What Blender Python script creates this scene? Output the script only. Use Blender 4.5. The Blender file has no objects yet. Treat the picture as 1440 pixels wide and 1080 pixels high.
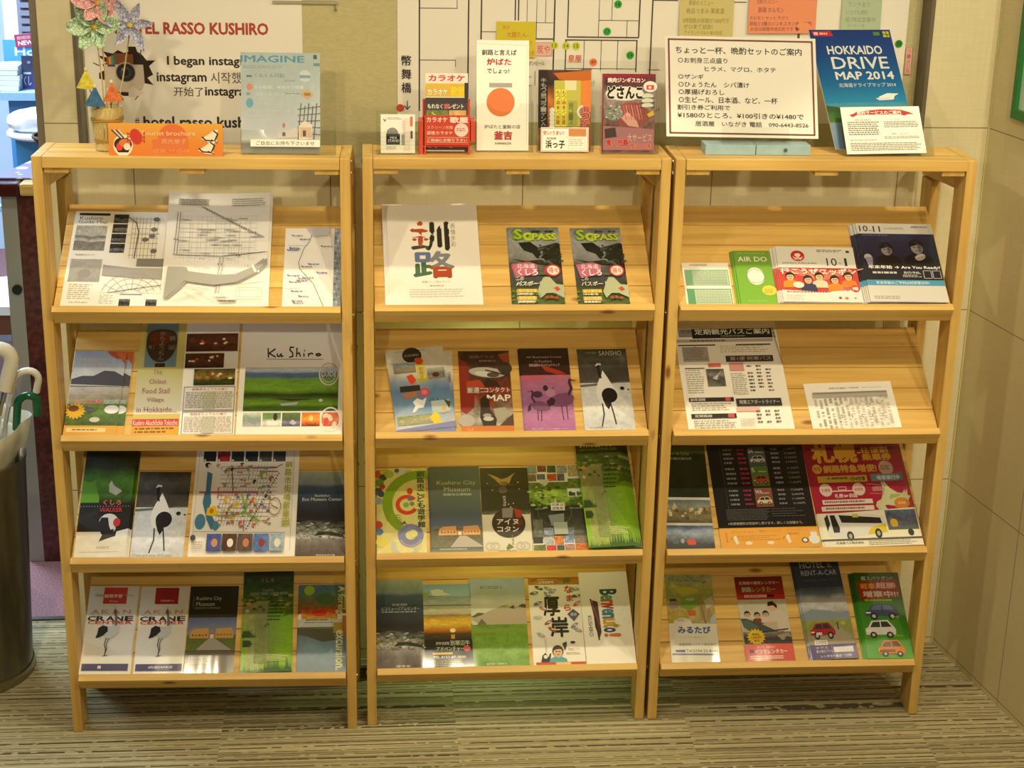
import bpy, bmesh, math, random
from mathutils import Matrix, Vector
S = bpy.context.scene
C = S.collection
R = math.radians
random.seed(7)

# ---------------------------------------------------------------- camera, light, exposure
cam = bpy.data.objects.new('camera', bpy.data.cameras.new('camera'))
C.objects.link(cam)
cam.data.sensor_width = 36.0
cam.data.lens = 36.0 * 2339.0 / 1440.0
cam.data.clip_start = 0.05
_yaw, _pitch, _roll = -0.0884, -0.3271, -0.0205
_B = Matrix.Rotation(_yaw, 3, 'Z') @ Matrix.Rotation(_pitch, 3, 'X') @ Matrix.Rotation(_roll, 3, 'Y')
_rt, _fw, _up = _B.col[0], _B.col[1], _B.col[2]
cam.matrix_world = Matrix(((_rt.x, _up.x, -_fw.x, -0.2837), (_rt.y, _up.y, -_fw.y, -3.1655), (_rt.z, _up.z, -_fw.z, 1.8527), (0, 0, 0, 1)))
S.camera = cam

W_ = bpy.data.worlds.new('world'); S.world = W_; W_.use_nodes = True
W_.node_tree.nodes['Background'].inputs[0].default_value = (1.0, 0.84, 0.58, 1)
W_.node_tree.nodes['Background'].inputs[1].default_value = 0.015
S.view_settings.view_transform = 'Standard'
S.view_settings.look = 'None'
S.view_settings.gamma = 1.0
S.view_settings.exposure = 0.32
S.cycles.transparent_max_bounces = 40

WARM = (1.0, 0.845, 0.56)
def lamp(name, loc, power, col=WARM, rad=0.045, kind='POINT', rot=None, **kw):
    l = bpy.data.lights.new(name, kind); l.energy = power; l.color = col
    if kind == 'AREA': l.size = rad
    else: l.shadow_soft_size = rad
    for k, v in kw.items(): setattr(l, k, v)
    o = bpy.data.objects.new(name, l); C.objects.link(o); o.location = loc
    if rot: o.rotation_euler = rot
    return o
# three rows of warm downlights set in the ceiling
SP = dict(kind='SPOT', rot=(0, 0, 0), spot_size=R(166), spot_blend=0.12)
for lx, pw in ((-0.95, 36), (0.0, 30), (0.92, 30)):
    lamp('downlight', (lx, -0.47, 2.46), pw, rad=0.03, kind='SPOT', rot=(0, 0, 0), spot_size=R(64), spot_blend=0.25)
for lx in (-0.95, 0.22, 1.3):
    lamp('downlight', (lx, -1.5, 2.44), 28, rad=0.035, **SP)
for lx in (-0.9, 0.3, 1.3):
    aim = math.atan2(3.9, 2.42 - 1.28)               # tilted towards the wall
    lamp('wall_spot', (lx, -3.9, 2.42), 92, rad=0.04, kind='SPOT', rot=(aim, 0, 0), spot_size=R(40), spot_blend=0.85)
# unseen greenish fill lights, added behind the middle rack for the glow there
lamp('green_fill_light', (-0.02, 0.292, 0.69), 0.45, (0.80, 1.0, 0.42), 0.012)
lamp('green_fill_light', (-0.02, 0.292, 0.44), 0.5, (0.80, 1.0, 0.42), 0.012)
lamp('green_fill_light', (-0.02, 0.292, 0.20), 0.4, (0.55, 1.0, 0.78), 0.012)
# cool lights of the shop beyond the pillar
lamp('shop_light', (-2.2, 2.1, 2.4), 80, (0.66, 0.84, 1.0), 1.0, 'AREA')
lamp('shop_light', (-1.7, 3.0, 2.3), 24, (0.66, 0.84, 1.0), 0.8, 'AREA')
lamp('shop_light', (-2.1, 0.6, 2.3), 22, (0.66, 0.82, 1.0), 0.4, 'AREA')

# ---------------------------------------------------------------- helpers
def lin(h):
    h = h.lstrip('#')
    if len(h) == 3: h = ''.join(c * 2 for c in h)
    o = []
    for i in (0, 2, 4):
        c = int(h[i:i + 2], 16) / 255.0
        o.append(c / 12.92 if c <= 0.04045 else ((c + 0.055) / 1.055) ** 2.4)
    return tuple(o)

def mat(name, col, rough=0.5, metal=0.0, spec=0.5, noise=0.0, nscale=20.0, stretch=(1, 1, 1), bump=0.0, col2=None):
    m = bpy.data.materials.new(name); m.use_nodes = True
    nt = m.node_tree; b = nt.nodes['Principled BSDF']
    c1 = lin(col) if isinstance(col, str) else col
    b.inputs['Base Color'].default_value = (*c1, 1)
    b.inputs['Roughness'].default_value = rough; b.inputs['Metallic'].default_value = metal
    b.inputs['Specular IOR Level'].default_value = spec
    if noise or col2 or bump:
        tc = nt.nodes.new('ShaderNodeTexCoord'); mp = nt.nodes.new('ShaderNodeMapping')
        mp.inputs['Scale'].default_value = stretch
        nt.links.new(tc.outputs['Object'], mp.inputs['Vector'])
        n = nt.nodes.new('ShaderNodeTexNoise'); n.inputs['Scale'].default_value = nscale; n.inputs['Detail'].default_value = 4
        nt.links.new(mp.outputs[0], n.inputs['Vector'])
        c2 = lin(col2) if col2 else tuple(x * (1 - noise) for x in c1)
        r = nt.nodes.new('ShaderNodeValToRGB')
        r.color_ramp.elements[0].position = 0.35; r.color_ramp.elements[1].position = 0.65
        r.color_ramp.elements[0].color = (*c2, 1); r.color_ramp.elements[1].color = (*c1, 1)
        nt.links.new(n.outputs['Fac'], r.inputs[0]); nt.links.new(r.outputs[0], b.inputs['Base Color'])
        if bump:
            bp = nt.nodes.new('ShaderNodeBump'); bp.inputs['Strength'].default_value = bump; bp.inputs['Distance'].default_value = 0.002
            nt.links.new(n.outputs['Fac'], bp.inputs['Height']); nt.links.new(bp.outputs[0], b.inputs['Normal'])
    return m

def wood(name, axis):
    m = bpy.data.materials.new(name); m.use_nodes = True
    nt = m.node_tree; N = nt.nodes.new; L = nt.links.new; b = nt.nodes['Principled BSDF']
    tc = N('ShaderNodeTexCoord'); oi = N('ShaderNodeObjectInfo'); geo = N('ShaderNodeNewGeometry')
    ad = N('ShaderNodeVectorMath'); ad.operation = 'ADD'
    sc = N('ShaderNodeVectorMath'); sc.operation = 'SCALE'; sc.inputs[0].default_value = (7.1, 3.3, 5.7)
    sm = N('ShaderNodeMath'); sm.operation = 'ADD'
    L(oi.outputs['Random'], sm.inputs[0]); L(geo.outputs['Random Per Island'], sm.inputs[1])
    L(sm.outputs[0], sc.inputs['Scale']); L(tc.outputs['Object'], ad.inputs[0]); L(sc.outputs[0], ad.inputs[1])
    mp = N('ShaderNodeMapping'); L(ad.outputs[0], mp.inputs['Vector'])
    s = [55.0, 55.0, 55.0]; s['xyz'.index(axis)] = 2.2; mp.inputs['Scale'].default_value = s
    n = N('ShaderNodeTexNoise'); n.inputs['Scale'].default_value = 1.0; n.inputs['Detail'].default_value = 5; n.inputs['Roughness'].default_value = 0.6
    L(mp.outputs[0], n.inputs['Vector'])
    r = N('ShaderNodeValToRGB'); e = r.color_ramp.elements
    e[0].position = 0.30; e[0].color = (0.60, 0.345, 0.085, 1); e[1].position = 0.62; e[1].color = (0.80, 0.525, 0.150, 1)
    L(n.outputs['Fac'], r.inputs[0])
    # knots
    mk = N('ShaderNodeMapping'); L(ad.outputs[0], mk.inputs['Vector'])
    ks = [13.0, 13.0, 13.0]; ks['xyz'.index(axis)] = 5.0; mk.inputs['Scale'].default_value = ks
    v = N('ShaderNodeTexVoronoi'); v.inputs['Scale'].default_value = 1.0; v.inputs['Randomness'].default_value = 1.0
    L(mk.outputs[0], v.inputs['Vector'])
    kr = N('ShaderNodeValToRGB'); kr.color_ramp.elements[0].position = 0.04; kr.color_ramp.elements[0].color = (1, 1, 1, 1)
    kr.color_ramp.elements[1].position = 0.10; kr.color_ramp.elements[1].color = (0, 0, 0, 1)
    L(v.outputs['Distance'], kr.inputs[0])
    mx = N('ShaderNodeMixRGB'); mx.inputs['Color2'].default_value = (0.30, 0.105, 0.022, 1)
    L(kr.outputs[0], mx.inputs['Fac']); L(r.outputs[0], mx.inputs['Color1'])
    # board to board variation
    hv = N('ShaderNodeHueSaturation'); mr = N('ShaderNodeMapRange')
    mr.inputs['To Min'].default_value = 0.84; mr.inputs['To Max'].default_value = 1.08
    L(geo.outputs['Random Per Island'], mr.inputs['Value']); L(mr.outputs[0], hv.inputs['Value']); L(mx.outputs[0], hv.inputs['Color'])
    L(hv.outputs[0], b.inputs['Base Color'])
    b.inputs['Roughness'].default_value = 0.42; b.inputs['Specular IOR Level'].default_value = 0.35
    bp = N('ShaderNodeBump'); bp.inputs['Strength'].default_value = 0.12; bp.inputs['Distance'].default_value = 0.001
    L(n.outputs['Fac'], bp.inputs['Height']); L(bp.outputs[0], b.inputs['Normal'])
    return m

def printmat(name, rough, coat):
    m = bpy.data.materials.new(name); m.use_nodes = True
    nt = m.node_tree; b = nt.nodes['Principled BSDF']
    a = nt.nodes.new('ShaderNodeVertexColor'); a.layer_name = 'Col'
    nt.links.new(a.outputs[0], b.inputs['Base Color'])
    b.inputs['Roughness'].default_value = rough; b.inputs['Coat Weight'].default_value = coat; b.inputs['Coat Roughness'].default_value = 0.07
    b.inputs['Specular IOR Level'].default_value = 0.35
    if coat:
        tc = nt.nodes.new('ShaderNodeTexCoord'); n = nt.nodes.new('ShaderNodeTexNoise'); n.inputs['Scale'].default_value = 9.0; n.inputs['Detail'].default_value = 1
        mp = nt.nodes.new('ShaderNodeMapping'); mp.inputs['Scale'].default_value = (1.6, 0.35, 1)
        oi = nt.nodes.new('ShaderNodeObjectInfo'); ad = nt.nodes.new('ShaderNodeVectorMath'); ad.operation = 'ADD'
        nt.links.new(tc.outputs['Object'], ad.inputs[0]); nt.links.new(oi.outputs['Location'], ad.inputs[1])
        nt.links.new(ad.outputs[0], mp.inputs['Vector']); nt.links.new(mp.outputs[0], n.inputs['Vector'])
        bp = nt.nodes.new('ShaderNodeBump'); bp.inputs['Strength'].default_value = 0.22; bp.inputs['Distance'].default_value = 0.012
        nt.links.new(n.outputs['Fac'], bp.inputs['Height'])
        nt.links.new(bp.outputs[0], b.inputs['Coat Normal'])
    return m

def clear(name, tint=(0.97, 0.98, 0.97), fac=0.9):
    m = bpy.data.materials.new(name); m.use_nodes = True
    nt = m.node_tree; nt.nodes.remove(nt.nodes['Principled BSDF'])
    out = nt.nodes['Material Output']
    t = nt.nodes.new('ShaderNodeBsdfTransparent'); t.inputs[0].default_value = (*tint, 1)
    g = nt.nodes.new('ShaderNodeBsdfGlossy'); g.inputs['Roughness'].default_value = 0.02
    lw = nt.nodes.new('ShaderNodeLayerWeight'); lw.inputs[0].default_value = 0.5
    pw = nt.nodes.new('ShaderNodeMath'); pw.operation = 'POWER'; pw.inputs[1].default_value = 5.0
    f = nt.nodes.new('ShaderNodeMath'); f.operation = 'MULTIPLY_ADD'; f.inputs[1].default_value = 0.5; f.inputs[2].default_value = 0.022
    nt.links.new(lw.outputs['Facing'], pw.inputs[0]); nt.links.new(pw.outputs[0], f.inputs[0])
    mx = nt.nodes.new('ShaderNodeMixShader')
    nt.links.new(f.outputs[0], mx.inputs[0]); nt.links.new(t.outputs[0], mx.inputs[1]); nt.links.new(g.outputs[0], mx.inputs[2])
    nt.links.new(mx.outputs[0], out.inputs['Surface'])
    return m

PINE_X, PINE_Y, PINE_Z = wood('pine_along_x', 'x'), wood('pine_along_y', 'y'), wood('pine_along_z', 'z')
GLOSS, MATT = printmat('print_gloss', 0.42, 1.0), printmat('print_matt', 0.75, 0.0)
SATIN = printmat('print_satin', 0.35, 0.0)
ACRYL = clear('clear_acrylic')
STEEL = mat('screw_steel', '#c8c4b8', 0.25, 1.0)

class MB:
    """collects boxes and surfaces for ONE mesh object"""
    def __init__(s): s.v, s.f = [], []
    def box(s, a, b, M=None):
        (x0, y0, z0), (x1, y1, z1) = a, b
        i = len(s.v)
        p = [(x0, y0, z0), (x1, y0, z0), (x1, y1, z0), (x0, y1, z0), (x0, y0, z1), (x1, y0, z1), (x1, y1, z1), (x0, y1, z1)]
        s.v += [tuple(M @ Vector(q)) if M else q for q in p]
        s.f += [tuple(i + k for k in q) for q in ((0, 3, 2, 1), (4, 5, 6, 7), (0, 1, 5, 4), (1, 2, 6, 5), (2, 3, 7, 6), (3, 0, 4, 7))]
        return s
    def prism(s, prof, x0, x1):            # yz profile extruded along x
        i = len(s.v); n = len(prof)
        s.v += [(x0, y, z) for y, z in prof] + [(x1, y, z) for y, z in prof]
        s.f += [tuple(i + k for k in range(n)), tuple(i + n + k for k in reversed(range(n)))]
        s.f += [(i + k, i + n + k, i + n + (k + 1) % n, i + (k + 1) % n) for k in range(n)]
        return s
    def lathe(s, prof, c=(0, 0, 0), n=32, M=None, caps=True):
        i = len(s.v)
        for r, z in prof:
            for k in range(n):
                t = 2 * math.pi * k / n
                q = Vector((c[0] + r * math.cos(t), c[1] + r * math.sin(t), c[2] + z))
                s.v.append(tuple(M @ q) if M else tuple(q))
        for j in range(len(prof) - 1):
            for k in range(n):
                s.f.append((i + j * n + k, i + j * n + (k + 1) % n, i + (j + 1) * n + (k + 1) % n, i + (j + 1) * n + k))
        if caps:
            s.f.append(tuple(i + k for k in reversed(range(n)))); s.f.append(tuple(i + (len(prof) - 1) * n + k for k in range(n)))
        return s
    def tube(s, pts, rad, n=10):
        pts = [Vector(p) for p in pts]; i = len(s.v); m = len(pts); a = None
        for j, p in enumerate(pts):
            d = (pts[min(j + 1, m - 1)] - pts[max(j - 1, 0)]).normalized()
            a = d.orthogonal().normalized() if a is None else (a - d * a.dot(d)).normalized()
            b = d.cross(a); r = rad[j] if isinstance(rad, (list, tuple)) else rad
            for k in range(n):
                t = 2 * math.pi * k / n; s.v.append(tuple(p + r * (math.cos(t) * a + math.sin(t) * b)))
        for j in range(m - 1):
            for k in range(n):
                s.f.append((i + j * n + k, i + j * n + (k + 1) % n, i + (j + 1) * n + (k + 1) % n, i + (j + 1) * n + k))
        s.f.append(tuple(i + k for k in reversed(range(n)))); s.f.append(tuple(i + (m - 1) * n + k for k in range(n)))
        return s
    def build(s, name, m, parent=None, smooth=False, bevel=0.0, col=None):
        me = bpy.data.meshes.new(name); me.from_pydata(s.v, [], s.f)
        bm = bmesh.new(); bm.from_mesh(me); bmesh.ops.recalc_face_normals(bm, faces=bm.faces)
        if bevel: bmesh.ops.bevel(bm, geom=bm.edges[:], offset=bevel, segments=2, affect='EDGES', profile=0.6)
        bm.to_mesh(me); bm.free()
        if col:
            at = me.color_attributes.new('Col', 'FLOAT_COLOR', 'CORNER')
            at.data.foreach_set('color', list((*lin(col), 1.0)) * len(me.loops))
        me.materials.append(m)
        if smooth:
            for p in me.polygons: p.use_smooth = True
            try: me.set_sharp_from_angle(angle=R(40))
            except Exception: pass
        o = bpy.data.objects.new(name, me); C.objects.link(o)
        if parent: o.parent = parent
        return o

def tag(o, label, cat, group=None, kind=None):
    if kind: o['kind'] = kind
    if label: o['label'] = label
    if cat: o['category'] = cat
    if group: o['group'] = group
    return o
def empty(name, loc=(0, 0, 0)):
    o = bpy.data.objects.new(name, None); C.objects.link(o); o.location = loc; o.empty_display_size = 0.05
    return o
def struct(mb, name, m, **kw):
    o = mb.build(name, m, **kw); o['kind'] = 'structure'; return o

# ---------------------------------------------------------------- printed artwork: one coloured mesh per printed face
_glyph = {}
def glyphs(s, bold):
    k = (s, bold)
    if k not in _glyph:
        cu = bpy.data.curves.new('lettering', 'FONT'); cu.body = s; cu.resolution_u = 2; cu.offset = bold; cu.fill_mode = 'FRONT'
        ob = bpy.data.objects.new('lettering', cu); C.objects.link(ob)
        me = bpy.data.meshes.new_from_object(ob.evaluated_get(bpy.context.evaluated_depsgraph_get()))
        vs = [(v.co.x, v.co.y) for v in me.vertices]; fs = [tuple(p.vertices) for p in me.polygons]
        bpy.data.objects.remove(ob); bpy.data.curves.remove(cu); bpy.data.meshes.remove(me)
        _glyph[k] = (vs, fs)
    return _glyph[k]
def hsh(i, j, s=0):
    n = (i * 374761393 + j * 668265263 + s * 1442695041) & 0xffffffff
    n = ((n ^ (n >> 13)) * 1274126177) & 0xffffffff
    return ((n ^ (n >> 16)) & 0xffff) / 65535.0
def vn(x, y, s=0):
    i, j = math.floor(x), math.floor(y); u, v = x - i, y - j
    u, v = u * u * (3 - 2 * u), v * v * (3 - 2 * v)
    a, b, c, d = hsh(i, j, s), hsh(i + 1, j, s), hsh(i, j + 1, s), hsh(i + 1, j + 1, s)
    return a + (b - a) * u + (c - a) * v + (a - b - c + d) * u * v
def fbm(x, y, s=0): return (vn(x, y, s) + 0.5 * vn(2 * x, 2 * y, s + 1) + 0.25 * vn(4 * x, 4 * y, s + 2)) / 1.75
def stops(v, st):
    if v <= st[0][0]: return lin(st[0][1])
    for (a, ca), (b, cb) in zip(st, st[1:]):
        if v <= b:
            t = (v - a) / max(b - a, 1e-6); A, B = lin(ca), lin(cb)
            return tuple(p + (q - p) * t for p, q in zip(A, B))
    return lin(st[-1][1])
def scene_fn(st, amp=0.4, sx=8, sy=14, warp=0.0, seed=0):
    """picture with horizontal bands, grain and wavy band edges"""
    def f(u, v):
        w = v + warp * (fbm(u * 4, v * 2, seed + 9) - 0.5)
        c = stops(w, st); g = 1 + amp * (fbm(u * sx, v * sy, seed) - 0.5) * 2 + amp * (vn(u * sx * 5, v * sy * 4, seed + 5) - 0.5) * 1.1
        return tuple(min(max(x * g, 0), 1) for x in c)
    return f

class Art:
    """printed face, fractions of its width and height, y downwards from the top edge"""
    def __init__(s, w, h, bg='#f4f0e6'):
        s.w, s.h, s.v, s.f, s.c, s.z = w, h, [], [], [], 0.0
        s.wp = None
        if bg: s.R(0, 0, 1, 1, bg)
    def pt(s, x, y):
        if s.wp:
            for (a, b), (c, d) in zip(s.wp, s.wp[1:]):
                if y <= c: y = b + (d - b) * (y - a) / (c - a); break
        return ((x - 0.5) * s.w, (1 - y) * s.h, s.z)
    def add(s, pts, cols):
        i = len(s.v); s.v += [s.pt(*p) for p in pts]; s.f.append(tuple(range(i, i + len(pts)))); s.c += cols
    def up(s): s.z += 0.00004
    def P(s, pts, col): s.up(); s.add(pts, [lin(col)] * len(pts))
    def R(s, x0, y0, x1, y1, col): s.P([(x0, y1), (x1, y1), (x1, y0), (x0, y0)], col)
    def G(s, x0, y0, x1, y1, *cols):
        s.up(); n = len(cols) - 1
        for k in range(n):
            a, b = y0 + (y1 - y0) * k / n, y0 + (y1 - y0) * (k + 1) / n
            A, B = lin(cols[k]), lin(cols[k + 1])
            s.add([(x0, b), (x1, b), (x1, a), (x0, a)], [B, B, A, A])
    def E(s, cx, cy, rx, ry, col, n=28, a0=0.0, rot=0.0):
        k = s.w / s.h; c, d = math.cos(R(rot)), math.sin(R(rot))
        s.P([(cx + rx * math.cos(t) * c - ry * math.sin(t) * d, cy - (rx * math.cos(t) * d + ry * math.sin(t) * c) * k)
             for t in [2 * math.pi * q / n for q in range(n)]], col)
    def O(s, cx, cy, r, wd, col, a0=0, a1=360, n=40):
        s.up(); k = s.w / s.h; cl = [lin(col)] * 4
        for q in range(n):
            t0, t1 = R(a0 + (a1 - a0) * q / n), R(a0 + (a1 - a0) * (q + 1) / n)
            s.add([(cx + (r - wd) * math.cos(t0), cy - (r - wd) * math.sin(t0) * k), (cx + r * math.cos(t0), cy - r * math.sin(t0) * k),
                   (cx + r * math.cos(t1), cy - r * math.sin(t1) * k), (cx + (r - wd) * math.cos(t1), cy - (r - wd) * math.sin(t1) * k)], cl)
    def L(s, pts, wd, col, closed=False):
        """line, width as a fraction of the width"""
        s.up(); cl = [lin(col)] * 4
        if closed: pts = list(pts) + [pts[0]]
        for (x0, y0), (x1, y1) in zip(pts, pts[1:]):
            ax, ay, bx, by = x0 * s.w, y0 * s.h, x1 * s.w, y1 * s.h
            d = math.hypot(bx - ax, by - ay) or 1e-9; e = wd * s.w * 0.5
            ux, uy = (bx - ax) / d, (by - ay) / d; nx, ny = -uy * e, ux * e; ax -= ux * e * .6; ay -= uy * e * .6; bx += ux * e * .6; by += uy * e * .6
            q = [(ax + nx, ay + ny), (bx + nx, by + ny), (bx - nx, by - ny), (ax - nx, ay - ny)]
            s.add([(x / s.w, y / s.h) for x, y in q][::-1], cl)
    def box(s, x0, y0, x1, y1, wd, col): s.L([(x0, y0), (x1, y0), (x1, y1), (x0, y1)], wd, col, True)
    def dots(s, pts, r, col):
        for x, y in pts: s.E(x, y, r, r, col, 8)
    def I(s, x0, y0, x1, y1, nx, ny, fn, quad=None):
        """picture: a grid of colour samples"""
        nx, ny = nx * 2, ny * 2
        s.up(); i = len(s.v); cs = []
        for b in range(ny + 1):
            for a in range(nx + 1):
                u, v = a / nx, b / ny
                if quad:
                    p = [(1 - u) * (1 - v), u * (1 - v), u * v, (1 - u) * v]
                    s.v.append(s.pt(sum(q[0] * k for q, k in zip(quad, p)), sum(q[1] * k for q, k in zip(quad, p))))
                else: s.v.append(s.pt(x0 + (x1 - x0) * u, y0 + (y1 - y0) * v))
                cs.append(fn(u, v))
        for b in range(ny):
            for a in range(nx):
                q = [b * (nx + 1) + a, b * (nx + 1) + a + 1, (b + 1) * (nx + 1) + a + 1, (b + 1) * (nx + 1) + a][::-1]
                s.f.append(tuple(i + k for k in q)); s.c += [cs[k] for k in q]
    def T(s, t, x0, y0, x1, y1, col, bold=0.0, rot=0, sh=0.0, out=None, ow=0.03):
        """lettering fitted to a box; rot 90 reads upwards, -90 downwards; out = outline colour; col may depend on the place in the box"""
        if out: s.T(t, x0, y0, x1, y1, out, bold + ow, rot, sh)
        vs, fs = glyphs(t, 0.0)
        if not vs: return
        X0, X1 = min(v[0] for v in vs), max(v[0] for v in vs); Y0, Y1 = min(v[1] for v in vs), max(v[1] for v in vs)
        W_, H_ = max(X1 - X0, 1e-6), max(Y1 - Y0, 1e-6)
        s.up(); fn = callable(col); cl = None if fn else lin(col)
        b = bold * .85; d = b * .7
        sh_ = [(0, 0)] if not bold else ([(b, 0), (-b, 0), (0, b), (0, -b)] if bold < .045 else [(b, 0), (-b, 0), (0, b), (0, -b), (d, d), (-d, d), (d, -d), (-d, -d), (0, 0)])
        for ex, ey in sh_:
            i = len(s.v)
            for x, y in vs:
                p, q = (x + ex - X0) / W_, (y + ey - Y0) / H_
                if rot == 0: a, c = x0 + (x1 - x0) * p + sh * (q - .5), y1 + (y0 - y1) * q
                elif rot == -90: a, c = x0 + (x1 - x0) * q, y0 + (y1 - y0) * p
                else: a, c = x1 + (x0 - x1) * q, y1 + (y0 - y1) * p
                s.v.append(s.pt(a, c))
            s.z += 0.0000045
            for f in fs:
                s.f.append(tuple(i + k for k in f))
                k_ = lin(col(sum(vs[k][0] - X0 for k in f) / len(f) / W_, sum(vs[k][1] - Y0 for k in f) / len(f) / H_)) if fn else cl
                s.c += [k_] * len(f)
    def V(s, t, x0, y0, x1, y1, col, bold=0.0, out=None):
        n = len(t)
        for k, ch in enumerate(t):
            if ch != ' ':
                a, b = y0 + (y1 - y0) * (k + .06) / n, y0 + (y1 - y0) * (k + .94) / n
                s.T(ch, x0, a, x1, b, col, bold, out=out)
    def B(s, x0, y0, x1, y1, n, col, fill=0.45, seg=0.06, ragged=0.25):
        """small print: rows of short word marks"""
        s.up(); cl = [lin(col)] * 4; rnd = random.Random(int((x0 * 977 + y0 * 131 + n) * 1000)); dy = (y1 - y0) / n
        for k in range(n):
            x = x0; xe = x1 - (x1 - x0) * ragged * rnd.random(); y = y0 + dy * k
            while x < xe:
                l = seg * (0.3 + rnd.random()); e = min(x + l, xe)
                s.add([(x, y + dy * fill), (e, y + dy * fill), (e, y), (x, y)], cl); x = e + seg * 0.22
    def mesh(s, name):
        me = bpy.data.meshes.new(name); me.from_pydata(s.v, [], s.f)
        at = me.color_attributes.new('Col', 'FLOAT_COLOR', 'CORNER')
        d = []
        for c in s.c: d += [c[0], c[1], c[2], 1.0]
        at.data.foreach_set('color', d)
        return me

# generic picture motifs ----------------------------------------------------------------------
def crane(a, cx, cy, s, flip=1, body='#e8e8e4', dark='#16161a', legs='#2a2a2a', front=True):
    """standing crane, s = height as a fraction of the width"""
    k = a.w / a.h
    def q(x, y): return (cx + flip * x * .82 * s, cy - y * s * k)
    a.P([q(-.02, .70), q(.03, .78), q(.06, .86), q(.13, .74), q(.19, .62), q(.21, .48), q(.17, .36), q(.06, .32), q(-.04, .36), q(-.08, .5), q(-.06, .6)], body)
    e = a.w / a.h; bx, by = q(.09, .47); a.E(bx + .03 * s * flip, by, .10 * s, .115 * s, dark, 22); a.P([q(.01, .42), q(.17, .42), q(.12, .30), q(.09, .25), q(.05, .31)], dark)
    a.P([q(.0, .74), q(.035, .73), q(.02, .86), q(.02, .95), q(-.03, .93), q(-.025, .86)], dark)
    a.P([q(-.05, .92), q(-.02, .975), q(.04, .97), q(.05, .94), q(.0, .945)], body)
    a.P([q(-.03, .93), q(-.10, .90), q(-.03, .905)], legs)
    a.L([q(.0, .34), q(.01, .18), q(-.04, .0)], .012 * s / .7, legs)
    a.L([q(.13, .34), q(.16, .17), q(.18, .03)], .012 * s / .7, legs)
def face(a, cx, cy, r, top, skin='#e6b896', hair='#241a14'):
    k = a.w / a.h
    a.P([(cx - 1.9 * r, cy + 3.2 * r * k), (cx + 1.9 * r, cy + 3.2 * r * k), (cx + 1.6 * r, cy + 1.5 * r * k), (cx + .6 * r, cy + 1.0 * r * k), (cx - .6 * r, cy + 1.0 * r * k), (cx - 1.6 * r, cy + 1.5 * r * k)], top)
    a.E(cx, cy - .15 * r * k, 1.08 * r, 1.22 * r, hair, 18)
    a.E(cx, cy + .12 * r * k, .86 * r, 1.08 * r, skin, 18)
    a.P([(cx - .95 * r, cy - .1 * r * k), (cx - .8 * r, cy - 1.0 * r * k), (cx + .8 * r, cy - 1.0 * r * k), (cx + .95 * r, cy - .1 * r * k), (cx + .5 * r, cy - .55 * r * k), (cx - .4 * r, cy - .45 * r * k)], hair)
    a.L([(cx - .45 * r, cy), (cx - .15 * r, cy)], .2 * r, hair); a.L([(cx + .15 * r, cy), (cx + .45 * r, cy)], .2 * r, hair)
    a.L([(cx - .25 * r, cy + .62 * r * k), (cx + .25 * r, cy + .62 * r * k)], .16 * r, '#a04838')
def car(a, x0, y0, x1, y1, col, glass='#2c3440', seed=0):
    def q(x, y): return (x0 + (x1 - x0) * x, y0 + (y1 - y0) * y)
    a.P([q(0, .85), q(.0, .5), q(.1, .42), q(.24, .05), q(.78, .0), q(.95, .4), q(1, .55), q(.98, .85)], col)
    a.P([q(.17, .42), q(.28, .12), q(.5, .1), q(.5, .42)], glass); a.P([q(.54, .42), q(.54, .1), q(.75, .09), q(.88, .4)], glass)
    a.R(*q(.02, .58), *q(.16, .66), '#f4eecc')
    r = .14 * (x1 - x0)
    for x in (.24, .78): a.E(*q(x, .86), r * .8, r * .8, '#161616', 16); a.E(*q(x, .86), r * .42, r * .42, '#b8b8b8', 12)
def trees(a, x0, x1, y, h, col, n=9, seed=1):
    rn = random.Random(seed); pts = [(x0, y)]
    for k in range(n):
        w = (x1 - x0) / n; x = x0 + w * k; t = h * (.4 + .6 * rn.random()); pts += [(x + w * .3, y - t * .35), (x + w * .5, y - t), (x + w * .7, y - t * .35)]
    pts.append((x1, y)); a.P(pts, col)

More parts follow.
